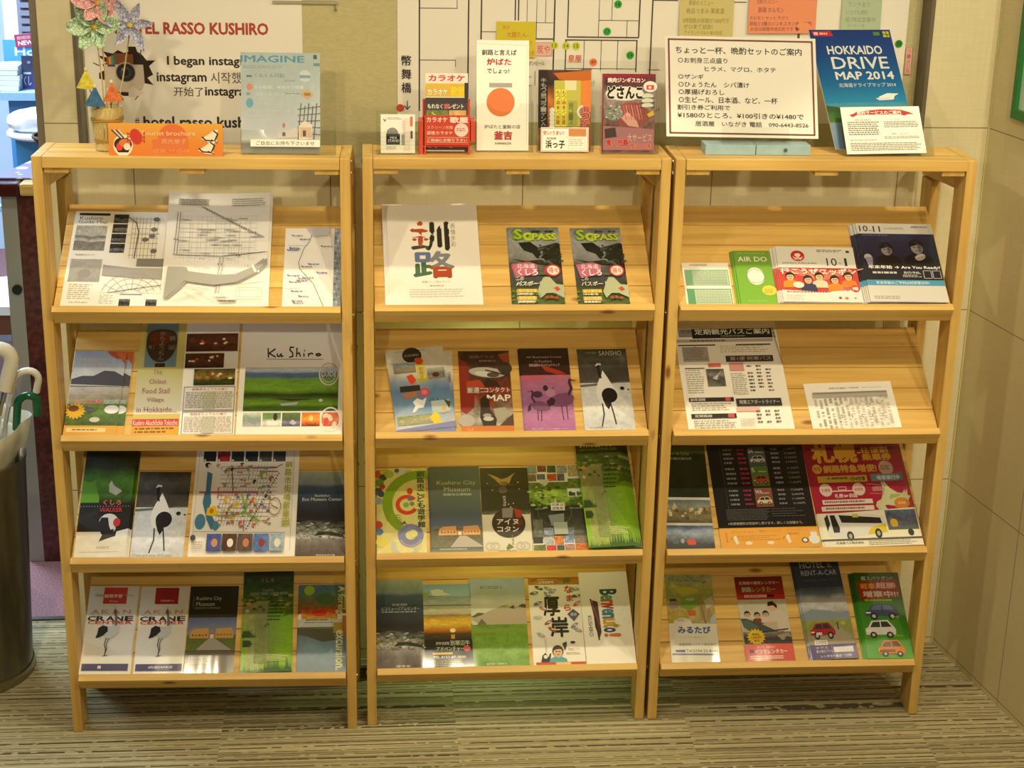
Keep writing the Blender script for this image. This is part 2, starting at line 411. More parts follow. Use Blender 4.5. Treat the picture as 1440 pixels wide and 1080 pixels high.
# ---------------------------------------------------------------- the room
def tile_mat(name, base, dark, x0, z0, axis_x=0, pitch=0.409):
    m = bpy.data.materials.new(name); m.use_nodes = True
    nt = m.node_tree; N = nt.nodes.new; L = nt.links.new; b = nt.nodes['Principled BSDF']
    tc = N('ShaderNodeTexCoord'); sp = N('ShaderNodeSeparateXYZ'); L(tc.outputs['Object'], sp.inputs[0])
    def mth(op, a, bb=None):
        n = N('ShaderNodeMath'); n.operation = op
        for k, q in enumerate((a, bb)):
            if q is None: continue
            if isinstance(q, (int, float)): n.inputs[k].default_value = q
            else: L(q, n.inputs[k])
        return n.outputs[0]
    def joint(c, o):
        t = mth('DIVIDE', mth('SUBTRACT', c, o), pitch)
        f = mth('ABSOLUTE', mth('SUBTRACT', mth('FRACT', mth('ADD', t, 100.5)), 0.5))
        return mth('LESS_THAN', f, 0.0011 / pitch)
    j = mth('MAXIMUM', joint(sp.outputs[axis_x], x0), joint(sp.outputs[2], z0))
    mp = N('ShaderNodeMapping'); mp.inputs['Scale'].default_value = (260, 260, 16); L(tc.outputs['Object'], mp.inputs[0])
    n1 = N('ShaderNodeTexNoise'); n1.inputs['Scale'].default_value = 1; n1.inputs['Detail'].default_value = 3; L(mp.outputs[0], n1.inputs[0])
    mp2 = N('ShaderNodeMapping'); mp2.inputs['Scale'].default_value = (20, 20, 200); L(tc.outputs['Object'], mp2.inputs[0])
    n2 = N('ShaderNodeTexNoise'); n2.inputs['Scale'].default_value = 1; L(mp2.outputs[0], n2.inputs[0])
    w = mth('ADD', mth('MULTIPLY', n1.outputs['Fac'], 0.5), mth('MULTIPLY', n2.outputs['Fac'], 0.5))
    r = N('ShaderNodeValToRGB'); r.color_ramp.elements[0].position = 0.30; r.color_ramp.elements[1].position = 0.72
    r.color_ramp.elements[0].color = (*lin(dark), 1); r.color_ramp.elements[1].color = (*lin(base), 1); L(w, r.inputs[0])
    mx = N('ShaderNodeMixRGB'); mx.inputs['Color2'].default_value = (*lin('#8d8262'), 1)
    L(j, mx.inputs[0]); L(r.outputs[0], mx.inputs[1]); L(mx.outputs[0], b.inputs['Base Color'])
    b.inputs['Roughness'].default_value = 0.5; b.inputs['Specular IOR Level'].default_value = 0.3
    bp = N('ShaderNodeBump'); bp.inputs['Strength'].default_value = 0.15; bp.inputs['Distance'].default_value = 0.001
    L(w, bp.inputs['Height']); L(bp.outputs[0], b.inputs['Normal'])
    return m

def carpet_mat():
    m = bpy.data.materials.new('striped_carpet_tiles'); m.use_nodes = True
    nt = m.node_tree; N = nt.nodes.new; L = nt.links.new; b = nt.nodes['Principled BSDF']
    tc = N('ShaderNodeTexCoord'); sp = N('ShaderNodeSeparateXYZ'); L(tc.outputs['Object'], sp.inputs[0])
    def mth(op, a, bb=None):
        n = N('ShaderNodeMath'); n.operation = op
        for k, q in enumerate((a, bb)):
            if q is None: continue
            if isinstance(q, (int, float)): n.inputs[k].default_value = q
            else: L(q, n.inputs[k])
        return n.outputs[0]
    ix = mth('FLOOR', mth('DIVIDE', mth('ADD', sp.outputs[0], 0.11), 0.5)); iy = mth('FLOOR', mth('DIVIDE', sp.outputs[1], 0.5))
    cb = N('ShaderNodeCombineXYZ'); L(ix, cb.inputs[0]); L(iy, cb.inputs[1])
    wn = N('ShaderNodeTexWhiteNoise'); wn.noise_dimensions = '2D'; L(cb.outputs[0], wn.inputs['Vector'])
    yo = mth('ADD', sp.outputs[1], mth('MULTIPLY', wn.outputs['Value'], 9.0))
    def stripe(sx, sy, det, off):
        c = N('ShaderNodeCombineXYZ'); L(mth('MULTIPLY', sp.outputs[0], sx), c.inputs[0]); L(mth('MULTIPLY', yo, sy), c.inputs[1]); c.inputs[2].default_value = off
        n = N('ShaderNodeTexNoise'); n.inputs['Scale'].default_value = 1; n.inputs['Detail'].default_value = det; L(c.outputs[0], n.inputs[0])
        return n.outputs['Fac']
    r = N('ShaderNodeValToRGB'); e = r.color_ramp.elements
    e[0].position = 0.34; e[0].color = (*lin('#857b5e'), 1); e[1].position = 0.60; e[1].color = (*lin('#bfb48c'), 1)
    L(mth('ADD', mth('MULTIPLY', stripe(.9, 95, 2, 0), .75), mth('MULTIPLY', stripe(60, 260, 2, 4.2), .25)), r.inputs[0])
    ph = mth('FRACT', mth('ADD', mth('DIVIDE', yo, .0185), mth('MULTIPLY', stripe(.25, 22, 1, 5.5), 3.0)))
    dash = mth('MULTIPLY', mth('LESS_THAN', ph, 0.17), mth('GREATER_THAN', stripe(42, 60, 1, 3.1), 0.42))
    thin = mth('MULTIPLY', mth('GREATER_THAN', stripe(.3, 190, 0, 1.7), 0.62), 0.35)
    mx = N('ShaderNodeMixRGB'); mx.inputs[2].default_value = (*lin('#4c4431'), 1)
    L(mth('MINIMUM', mth('ADD', mth('MULTIPLY', dash, .9), thin), 0.95), mx.inputs[0]); L(r.outputs[0], mx.inputs[1]); L(mx.outputs[0], b.inputs['Base Color'])
    b.inputs['Roughness'].default_value = 0.95; b.inputs['Specular IOR Level'].default_value = 0.1
    bp = N('ShaderNodeBump'); bp.inputs['Strength'].default_value = 0.5; bp.inputs['Distance'].default_value = 0.003
    L(stripe(60, 190, 3, 2.2), bp.inputs['Height']); L(bp.outputs[0], b.inputs['Normal'])
    return m

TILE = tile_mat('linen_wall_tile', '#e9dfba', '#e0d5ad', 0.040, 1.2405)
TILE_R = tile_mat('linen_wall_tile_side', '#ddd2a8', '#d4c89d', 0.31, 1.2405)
PAPER = mat('textured_wallpaper', '#c9c191', 0.8, noise=0.10, nscale=170, stretch=(0.5, 1, 1.4), bump=0.35)
JAMB_SHADE = mat('painted_jamb_shade', '#6b6250', 0.5)  # dark tone painted on the niche jamb strips in place of shade

struct(MB().box((-4.5, -5.4, -0.05), (1.6, 0.53, 0)), 'floor', carpet_mat())
struct(MB().box((-4.5, 0.545, -0.05), (-0.80, 5.0, 0)), 'floor_shop', mat('maroon_carpet', '#b08488', 0.95, noise=0.5, nscale=230, spec=0.1))
struct(MB().box((-4.5, 0.53, -0.05), (-0.80, 0.545, 0.004)), 'trim_threshold', mat('threshold_metal', '#55504a', 0.4, 0.6))
struct(MB().box((-4.5, -5.4, 2.5), (1.6, 5.0, 2.55)), 'ceiling', mat('ceiling_paint', '#5a5246', 0.9))
w = MB().box((-0.9545, 0.325, 0), (1.0503, 0.50, 1.155)).box((-0.9545, 0.325, 1.155), (-0.886, 0.50, 2.5)).box((0.9055, 0.325, 1.155), (1.0503, 0.50, 2.5))
struct(w, 'wall_back', TILE)
struct(MB().box((-0.886, 0.385, 1.161), (0.9055, 0.50, 2.5)), 'wall_niche', PAPER)
struct(MB().box((-0.886, 0.323, 1.155), (0.9055, 0.385, 1.161)), 'trim_ledge', mat('pale_ledge', '#dcd6c0', 0.35))
t = MB().box((-0.886, 0.3235, 1.161), (-0.878, 0.385, 2.5)).box((0.8975, 0.3235, 1.161), (0.9055, 0.385, 2.5))
struct(t, 'trim_niche_shade', JAMB_SHADE)
struct(MB().box((-0.970, 0.330, 0.0), (-0.9545, 0.50, 2.5)), 'trim_pillar', mat('grey_corner_trim', '#85796a', 0.5))
# right wall, a little off square
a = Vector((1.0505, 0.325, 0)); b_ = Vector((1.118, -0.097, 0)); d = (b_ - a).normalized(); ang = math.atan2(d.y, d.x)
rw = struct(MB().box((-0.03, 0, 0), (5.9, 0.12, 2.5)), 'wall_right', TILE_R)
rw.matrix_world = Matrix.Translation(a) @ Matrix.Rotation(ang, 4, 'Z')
struct(MB().box((-0.003, -0.003, 0), (0.003, 0.003, 2.5)), 'trim_corner', mat('pale_corner_grout', '#d9cf96', 0.6)).matrix_world = Matrix.Translation(a + Vector((0, -.0005, 0))) @ Matrix.Rotation(ang, 4, 'Z')
struct(MB().box((-4.5, -5.4, 0), (2.0, -5.3, 2.5)), 'wall_front', mat('plaster', '#4a4034', 0.9))
struct(MB().box((-4.6, -5.4, 0), (-4.5, 5.0, 2.5)), 'wall_left', mat('plaster_left', '#4a4438', 0.9))

# ---------------------------------------------------------------- the three pine racks
TH = R(36.0); CT, ST = math.cos(TH), math.sin(TH)
ZL = (0.9343, 0.6673, 0.3998, 0.1321); Y0 = -0.0195; ZT = 1.2347; DN = 0.010
POSE = [Matrix.Translation((-0.6227, -0.0035, 0)) @ Matrix.Rotation(-0.0245, 4, 'Z'), Matrix.Identity(4),
        Matrix.Translation((0.6081, -0.0054, 0)) @ Matrix.Rotation(-0.0118, 4, 'Z')]
def slope(row, u, n): return (Y0 + u * CT - n * ST, ZL[row] + u * ST + n * CT)
def make_rack():
    root = empty('magazine_rack')
    MB().box((-.2795, -.003, 1.2125), (.2795, .060, ZT)).box((-.2795, .0612, 1.2125), (.2795, .135, ZT)).build('top_board', PINE_X, root, bevel=.0015)
    for sx in (-1, 1):
        x0, x1 = sorted((sx * .28, sx * .30))
        MB().box((x0, 0, 0), (x1, .065, ZT)).build('front_post', PINE_Z, root, bevel=.0018)
        MB().box((x0, .205, 0), (x1, .27, 1.15)).build('rear_post', PINE_Z, root, bevel=.0018)
        MB().prism([(.0655, 1.166), (.272, 1.152), (.272, 1.188), (.14, ZT), (.0655, ZT)], x0, x1).build('top_rail', PINE_Y, root, bevel=.0012)
    for x in (-.255, 0.0, .255):
        MB().box((x - .023, .004, 1.202), (x + .023, .130, 1.212)).build('batten', PINE_Y, root, bevel=.001)
    for r in range(4):
        m = MB(); u = .0165
        for k in range(5):
            m.prism([slope(r, u, -DN - .012), slope(r, u + .0525, -DN - .012), slope(r, u + .0525, -DN), slope(r, u, -DN)], -.2785, .2785); u += .0540
        sh = m.build('shelf', PINE_X, root, bevel=.0012)
        MB().prism([slope(r, 0, -.036), slope(r, .016, -.036), slope(r, .016, 0), slope(r, 0, 0)], -.2785, .2785).build('lip', PINE_X, sh, bevel=.0015)
        for sx in (-1, 1):
            x0, x1 = sorted((sx * .262, sx * .279))
            MB().prism([slope(r, .017, -.046), slope(r, .282, -.046), slope(r, .282, -.0235), slope(r, .017, -.0235)], x0, x1).build('shelf_rail', PINE_Y, sh, bevel=.001)
            for y, z in ((.030, ZL[r] - .020), (.238, ZL[r] + .115)):
                MB().lathe([(.0045, 0), (.004, .0018), (.001, .0026)], n=12, M=Matrix.Translation((sx * .30, y, z)) @ Matrix.Rotation(sx * math.pi / 2, 4, 'Y')).build('screw', STEEL, root)
    for sx in (-1, 1):
        for y, z in ((.033, 1.222), (.030, 1.200)):
            MB().lathe([(.0045, 0), (.004, .0018), (.001, .0026)], n=12, M=Matrix.Translation((sx * .30, y, z)) @ Matrix.Rotation(sx * math.pi / 2, 4, 'Y')).build('screw', STEEL, root)
    return root
def copy_tree(o, parent=None):
    c = o.copy(); C.objects.link(c); c.parent = parent
    if parent: c.matrix_parent_inverse = o.matrix_parent_inverse.copy()
    for ch in list(o.children): copy_tree(ch, c)
    return c
rack0 = make_rack()
RL = ('left pine magazine rack holding city maps and crane leaflets, beside the umbrella bin',
      'middle pine magazine rack between the two others, small food flyers on its top',
      'right pine magazine rack in the corner, blue road map and menu card on its top')
for i in range(3):
    o = rack0 if i == 0 else copy_tree(rack0)
    o.matrix_world = POSE[i]
    tag(o, RL[i], 'rack', 'slanted pine magazine racks in a row')

def lay(o, rack, x, u, n, rot, row=None, y0=0, z0=0, th=None, yaw=0):
    """put a printed thing, origin at the middle of its lower edge, on a shelf or leaning on the top board"""
    t = TH if row is not None else R(th)
    if row is not None: y0, z0 = Y0, ZL[row]
    o.matrix_world = (POSE[rack] @ Matrix.Translation((x, y0 + u * math.cos(t) - n * math.sin(t), z0 + u * math.sin(t) + n * math.cos(t)))
                      @ Matrix.Rotation(R(yaw), 4, 'Z') @ Matrix.Rotation(t, 4, 'X') @ Matrix.Rotation(R(rot), 4, 'Z'))

def printed(name, w, h, t, art, gloss=True, edge='#efeade', part='cover', curl=0.0):
    """paper body with its printed face as a child"""
    o = MB().box((-w / 2, 0, 0), (w / 2, h, t)).build(name, gloss if isinstance(gloss, bpy.types.Material) else GLOSS if gloss else MATT, col=edge)
    a = Art(w, h); art(a)
    me = a.mesh(part); me.materials.append(gloss if isinstance(gloss, bpy.types.Material) else GLOSS if gloss else MATT)
    c = bpy.data.objects.new(part, me); C.objects.link(c); c.parent = o; c.location = (0, 0, t + .00012)
    if curl:
        for ob in (o, c):
            bm = bmesh.new(); bm.from_mesh(ob.data)
            for k in range(1, 12):
                bmesh.ops.bisect_plane(bm, geom=bm.verts[:] + bm.edges[:] + bm.faces[:], plane_co=(0, h * k / 12, 0), plane_no=(0, 1, 0))
            for k in range(1, 8):
                bmesh.ops.bisect_plane(bm, geom=bm.verts[:] + bm.edges[:] + bm.faces[:], plane_co=(-w / 2 + w * k / 8, 0, 0), plane_no=(1, 0, 0))
            for v in bm.verts:
                q = v.co.y / h; e = abs(v.co.x) / (w / 2)
                v.co.z += curl * (max(q - .55, 0) ** 2 * 3.0 + .35 * (1 - q) * q + .25 * e * e * q)
            bm.to_mesh(ob.data); bm.free()
            for p in ob.data.polygons: p.use_smooth = ob is o
    return o

# ---------------------------------------------------------------- printed faces, shelf by shelf
K = '#1c1a18'
def roads(a, x0, y0, x1, y1, n, m, col, wd=.003, skew=0.0, seed=1):
    rn = random.Random(seed)
    for k in range(n):
        x = x0 + (x1 - x0) * (k + rn.random() * .4) / n; a.L([(x, y0), (x + skew, y1)], wd, col)
    for k in range(m):
        y = y0 + (y1 - y0) * (k + rn.random() * .4) / m; a.L([(x0, y), (x1, y)], wd, col)

def art_guide_map(a):
    a.R(.04, .02, .325, .045, '#2a2826'); a.T('Kushiro', .05, .055, .26, .092, '#4a4844'); a.T('Guide Map', .04, .10, .31, .138, '#4a4844')
    a.I(.03, .155, .315, .42, 24, 20, scene_fn([(0, '#a9a7a0'), (.4, '#b4b2aa'), (.45, '#6a6862'), (.62, '#c0beb4'), (.66, '#77756e'), (1, '#8c8a80')], .35, 9, 9, .12))
    a.T('釧路観光ガイド', .06, .455, .24, .475, '#8a8880')
    a.I(.03, .51, .315, .745, 20, 16, scene_fn([(0, '#b0aea6'), (.5, '#a8a69e'), (1, '#9c9a92')], .15, 5, 5, .1, 3)); a.E(.17, .66, .06, .05, '#94928a')
    a.B(.05, .77, .27, .93, 8, '#a8a59a', .35, .05); a.T('City Of Kushiro', .07, .945, .24, .965, '#5a5852')
    for k in range(4):
        a.I(.365, .03 + .105 * k, .50, .125 + .105 * k, 16, 9, scene_fn([(0, '#3a3a3a'), (.4, '#222'), (.6, '#777'), (1, '#2c2c2c')], .7, 9, 6, .3, k))
    roads(a, .54, .06, .80, .50, 8, 8, '#8f8d86', .0035, .01, 4)
    a.L([(.50, .06), (.58, .12), (.61, .22), (.60, .5)], .009, '#5c5a56'); a.L([(.51, .25), (.80, .24)], .004, '#8f8d86')
    for x, y in ((.76, .08), (.75, .19), (.68, .30), (.74, .26), (.77, .42)): a.E(x, y, .03, .025, '#76746e')
    a.R(.63, .50, .95, .58, '#8d8b84'); a.P([(.33, .57), (.60, .60), (1, .60), (1, .72), (.62, .70), (.33, .68)], '#a4a29a')
    for r in (.10, .16, .22, .28): a.O(.62, .90, r, .004, '#97958d', 20, 165)
    for t in (30, 50, 70, 90, 110, 130, 150): a.L([(.62 + .08 * math.cos(R(t)), .90 - .07 * math.sin(R(t))), (.62 + .3 * math.cos(R(t)), .90 - .26 * math.sin(R(t)))], .003, '#97958d')
    a.L([(.40, .86), (.60, .82), (.95, .76)], .006, '#5c5a56'); a.R(.33, .86, .99, 1, '#f6f2e8'); a.L([(.33, .86), (.99, .86)], .003, '#888')
    a.B(.34, .88, .47, .98, 5, '#b5b2a6', .35, .05); a.R(.52, .87, .72, .878, '#3a3a3a')
    for x in (.52, .76): a.I(x, .92, x + .10, .995, 12, 8, scene_fn([(0, '#777'), (.5, '#222'), (1, '#555')], .9, 7, 5, .3, 6))

def art_street_map(a):
    roads(a, .09, .19, .90, .60, 17, 11, '#cbc8be', .0022, 0, 2); roads(a, .12, .25, .86, .56, 9, 7, '#bbb8ae', .0028, .005, 5)
    a.B(.10, .055, .38, .11, 4, '#8d8a82', .55, .03, .05); a.B(.62, .05, .95, .12, 4, '#a19d94', .4, .03, .1)
    for k in range(26):
        t = k / 26; a.L([(.33 + .60 * t, .12 + .27 * t), (.33 + .60 * (t + .022), .12 + .27 * (t + .022))], .008, '#77736c')
    a.L([(.10, .17), (.095, .55)], .007, '#8a867e'); a.L([(.095, .55), (.55, .56), (.97, .525)], .007, '#8a867e'); a.dots([(.09, .41), (.70, .555), (.535, .63), (.53, .79)], .011, '#8a867e')
    a.L([(.545, .56), (.52, .88)], .012, '#8d8a82'); a.L([(.545, .56), (.52, .88)], .005, '#f4f0e6')
    rn = random.Random(3)
    a.dots([(.12 + .8 * rn.random(), .58 + .14 * rn.random()) for _ in range(46)], .004, '#a19d94')
    for k in range(26): x, y = .12 + .75 * rn.random(), .22 + .33 * rn.random(); a.B(x, y, x + .08, y + .012, 1, '#b0ada4', .8, .02)
    a.P([(.035, .95), (.05, .665), (.20, .665), (.22, .70), (.52, .735), (.70, .73), (.86, .665), (.97, .59), (.975, .65), (.89, .72), (.72, .80), (.50, .825), (.22, .79), (.14, .87)], '#a9a7a1')
    a.L([(.855, .65), (.895, .71)], .022, '#f4f0e6')
    for x0, y0, x1, y1 in ((.2, .83, .45, .86), (.2, .88, .36, .96), (.3, .86, .5, .97), (.62, .83, .95, .80), (.66, .95, .95, .95), (.12, .96, .4, .88)): a.L([(x0, y0), (x1, y1)], .003, '#aaa79d')
    a.T('KUSHIRO', .5, .925, .62, .94, '#7a776e'); a.B(.55, .955, .72, .975, 1, '#7a776e', .7, .02)
    a.box(.72, .85, .93, .93, .003, '#b5b2a8')

def art_bus_map(a):
    a.R(.86, 0, 1, 1, '#8f98a0')
    for k in range(30): a.R(.87 + .04 * (k % 3), .02 + k * .032, .90 + .035 * (k % 3), .04 + k * .032, '#5a6a80' if k % 2 else '#c4c8cc')
    a.L([(.50, .02), (.42, .18), (.34, .25), (.25, .44), (.28, .52), (.52, .70), (.60, .82), (.72, 1)], .010, '#7c7a74')
    rn = random.Random(8)
    for k in range(18): x, y = .04 + .6 * rn.random(), .04 + .9 * rn.random(); a.B(x, y, x + .2, y + .02, 1, ('#7a86b4', '#9a978e')[k % 2], .7, .05); a.dots([(x, y)], .014, '#6a6fa0')
    a.L([(.05, .23), (.4, .23)], .006, '#8b8982'); a.L([(.04, .76), (.3, .76)], .01, '#8d98c8')
    a.P([(.35, .0), (.8, .0), (.75, .10), (.5, .12)], '#c8c6cc')

def art_lake(a, word=True):
    a.I(0, 0, 1, .58, 18, 20, scene_fn([(0, '#8d97ac'), (.35, '#b9bcc0'), (.62, '#d0cec8'), (.64, '#cfccc4'), (.9, '#a8a49a'), (1, '#9a978c')], .10, 4, 5, .05))
    a.P([(0, .34), (.2, .30), (.42, .30), (.62, .235), (.82, .245), (1, .30), (1, .42), (0, .40)], '#4b4c52'); a.L([(0, .425), (1, .43)], .02, '#3a3a40')
    a.I(0, .43, 1, .66, 14, 8, scene_fn([(0, '#b9b4a8'), (.5, '#a59c86'), (1, '#8c8a60')], .3, 4, 4, .2, 5))
    a.P([(.62, 0), (.98, 0), (1, .10), (.82, .09), (.7, .05)], '#b04a1c'); a.P([(.78, 0), (1, 0), (1, .16), (.92, .10)], '#c7622a')
    a.T('阿寒湖周辺ハイキング', .10, .085, .80, .125, '#e9d9a8'); a.T('まりもの里', .10, .155, .55, .185, '#d8c8c4')
    a.I(0, .64, 1, .89, 26, 14, scene_fn([(0, '#6c8038'), (.4, '#55742a'), (1, '#41581e')], .6, 9, 7, .2, 7))
    for t in range(0, 360, 24): a.E(.17 + .10 * math.cos(R(t)), .72 - .05 * math.sin(R(t)), .095, .032, '#e3b321', 10, rot=t)
    a.E(.13, .69, .10, .075, '#7c4a17')
    a.E(.86, .70, .14, .10, '#e4e6e0'); a.E(.45, .70, .10, .05, '#5a5a66'); a.E(.56, .82, .10, .06, '#c9cfc0')
    if word:
        a.T('ひがし', .13, .585, .36, .635, '#d3843a', .02, out='#f2e2c0'); a.T('北海', .38, .585, .66, .635, '#d2452f', .02, out='#f2e2d0'); a.T('道釧', .68, .585, .97, .635, '#8fae94', .02, out='#eef0e0')
    a.R(0, .89, 1, 1, '#e0a63a'); a.R(.05, .915, .80, .965, '#efd38e'); a.B(.16, .93, .74, .95, 1, '#9c7430', .8, .07)

def art_stall(a):
    a.wp = [(0, 0), (.345, .13), (.985, .988), (1, 1)]
    a.R(0, 0, .46, 1, '#cdbb62'); a.G(0, .30, .46, .86, '#d6cd6c', '#c4bd78', '#e8e2c8')
    a.R(.045, 0, .39, .585, '#cdbb62')
    a.R(.06, .0, .38, .57, '#6e8c92'); a.E(.22, .41, .155, .19, '#33241a'); a.R(.17, .31, .27, .33, '#221710'); a.R(.17, .545, .27, .57, '#221710')
    a.E(.20, .38, .11, .08, '#5c2418'); a.V('赤ちょうちん', .195, .34, .25, .53, '#8a8278'); a.T('BEER', .30, .375, .355, .40, '#a59a8c'); a.T('SAKE', .295, .43, .36, .46, '#8f877c'); a.T('くしろ', .10, .38, .165, .40, '#9a5040'); a.T('横丁', .09, .43, .16, .455, '#8f877c')
    y = .585
    for s, x0, x1 in (('The', .16, .25), ('Oldest', .13, .30), ('Food Stall', .07, .34), ('Village', .12, .29), ('in Hokkaido...', .03, .42)):
        a.T(s, x0, y, x1, y + .032, '#8a4a50', .004, out='#efe0d4', ow=.035); y += .0585
    a.R(.0, .892, .45, .935, '#c8402c'); a.T('Kushiro Akachōchin Yokocho', .01, .897, .44, .93, '#f4e4dc')
    a.R(.0, .935, .45, 1, '#e0a22c'); a.B(.03, .945, .42, .985, 2, '#7c5a1e', .5, .05)
    for k, (x0, y0, x1, y1, st) in enumerate(((.47, .36, .99, .475, [(0, '#4a2018'), (.5, '#5c2c1a'), (1, '#3a1812')]), (.47, .488, .86, .58, [(0, '#3c2018'), (.5, '#54301c'), (1, '#2a1410')]), (.57, .588, .98, .69, [(0, '#3a3c20'), (.5, '#8c7434'), (.7, '#3c4a20'), (1, '#26300f')]))):
        a.I(x0, y0, x1, y1, 26, 12, scene_fn(st, .8, 9, 6, .3, k)); rn = random.Random(k)
        for q in range(7): a.E(x0 + (x1 - x0) * (.1 + .8 * rn.random()), y0 + (y1 - y0) * (.2 + .4 * rn.random()), .012 + .012 * rn.random(), .010, ('#e8c890', '#c8502c', '#f0e0b8')[q % 3], 10)
    for y0, y1 in ((.70, .845), (.853, .99)):
        a.box(.485, y0, .985, y1, .005, '#5f6462'); a.T('釧路赤ちょうちん横丁', .56, y0 + .008, .92, y0 + .022, '#b05a58')
        a.R(.68, y0 + .03, .80, y1 - .008, '#c9cdb4'); a.B(.505, y0 + .032, .975, y1 - .01, 10, '#86847c' if y0 < .8 else '#a08a80', .35, .035, .03)

def art_kushiro_sheet(a):
    a.wp = [(0, 0), (.38, .13), (.973, .988), (1, 1)]
    pts = [[(.27, .475), (.275, .515), (.28, .53)], [(.345, .478), (.285, .505), (.35, .528)], [(.37, .508), (.372, .522), (.39, .526), (.41, .508), (.412, .526), (.43, .522)],
           [(.54, .468), (.505, .468), (.50, .485), (.53, .502), (.535, .525), (.50, .53)], [(.575, .473), (.573, .526)], [(.575, .51), (.60, .503), (.615, .525)], [(.65, .508), (.652, .525)], [(.655, .488), (.657, .491)],
           [(.70, .508), (.70, .525)], [(.70, .514), (.725, .506), (.745, .510)], [(.78, .512), (.81, .508), (.83, .516), (.80, .523), (.78, .517), (.79, .512)]]
    for p in pts: a.L([(.262 + (x - .27) * .92, y * .95 + .026) for x, y in p], .012, K)
    a.L([(.25, .541), (.80, .543)], .004, '#5a544c')
    a.I(.055, .59, .955, .842, 44, 26, scene_fn([(0, '#b8bcbe'), (.10, '#8d9aac'), (.13, '#4d6288'), (.22, '#4a5f80'), (.27, '#5d8a34'), (.5, '#6d9a2e'), (.58, '#4d7522'), (.62, '#2c3a16'), (.68, '#33461a'), (.76, '#54862a'), (.84, '#6f982e'), (.92, '#3a5c20'), (1, '#40651f')], .25, 9, 22, .05))
    a.P([(.40, .80), (.58, .79), (.56, .807), (.42, .812)], '#a9b4bc'); a.P([(.32, .77), (.72, .775), (.5, .785)], '#26341a'); a.E(.79, .782, .02, .012, '#c8d0d2')
    a.O(.86, .63, .095, .012, '#c4c2bc'); a.O(.86, .63, .07, .006, '#c4c2bc'); a.T('GUIDE', .79, .615, .93, .645, '#d8d6ce', rot=0)
    for k, st in enumerate(([(0, '#c9d0cc'), (.4, '#8a9c84'), (.6, '#8c98a0'), (1, '#b0b4ae')], [(0, '#5f8448'), (.5, '#7c9a5c'), (.7, '#e8eae4'), (1, '#c8ccc0')], [(0, '#5d7838'), (.5, '#4a5a38'), (.7, '#8480a8'), (1, '#4a5a66')], [(0, '#d8701c'), (.5, '#eca63a'), (.8, '#c8561c'), (1, '#5c2410')], [(0, '#d86a4c'), (.5, '#e08a64'), (1, '#c8523c')])):
        x = .06 + .185 * k; a.I(x, .852, x + .172, .928, 12, 8, scene_fn(st, .3, 6, 5, .25, k))
        if k == 1: a.E(x + .12, .875, .02, .03, '#1c1c1c'); a.P([(x + .04, .90), (x + .15, .905), (x + .14, .92), (x + .05, .92)], '#f0f0ea')
        if k == 2: a.P([(x + .07, .91), (x + .10, .89), (x + .14, .91), (x + .11, .922)], '#c9b8dc')
        if k == 3: a.E(x + .09, .885, .02, .02, '#f6dc80')
        if k == 4:
            for q in range(5): a.E(x + .045 + .04 * (q % 3), .872 + .03 * (q // 2 % 2) + .01 * q % .03, .03, .022, ('#f0d2b8', '#d84c38')[q % 2], 12, rot=30 * q)
            a.O(x + .086, .89, .098, .014, '#f4f0e6')

def art_walker_crane(a):
    a.I(0, 0, 1, .50, 22, 24, scene_fn([(0, '#1c2412'), (.35, '#20300f'), (.5, '#3c6b12'), (.62, '#568a16'), (.85, '#3c6a10'), (1, '#1a2410')], .35, 5, 6, .12))
    a.P([(0, .30), (.22, .27), (.36, .46), (.36, .52), (0, .52)], '#5d9a14'); a.E(.12, .27, .12, .09, '#42741a')
    a.P([(.52, .33), (.56, .29), (.62, .34), (.78, .385), (.78, .40), (.68, .43), (.54, .40)], '#c9cbb8')
    a.I(0, .50, 1, .80, 14, 12, scene_fn([(0, '#16180e'), (1, '#1c1c14')], .3, 4, 4))
    a.T('くしろ', .45, .475, .80, .52, '#e0702c', .03); a.dots([(.02 + .055 * k, .535) for k in range(18)], .008, '#c8c8b0')
    a.R(.38, .545, .82, .592, '#2a1210'); a.T('WALKER', .40, .55, .84, .588, '#d43c34', .01)
    a.I(0, .77, 1, 1, 14, 14, scene_fn([(0, '#e4e0d4'), (.4, '#dcd6c6'), (1, '#ece6d8')], .08, 4, 4))
    a.P([(0, .80), (.0, .77), (.3, .775), (.5, .80), (.75, .77), (1, .74), (1, .80)], '#eeeae0')
    a.E(.60, .68, .185, .19, '#dcdcd8', rot=20); a.P([(.40, .70), (.45, .64), (.58, .64), (.62, .72), (.66, .755), (.78, .745), (.76, .81), (.62, .83), (.45, .86), (.50, .80), (.44, .76)], '#1b1916')
    a.E(.76, .685, .07, .10, '#c93028'); a.P([(.70, .72), (.76, .74), (.72, .77)], '#c9c9c4')
    a.T('釧路散策', .42, .90, .66, .925, '#a8a48c'); a.L([(.1, .955), (.85, .95)], .006, '#8a8678')

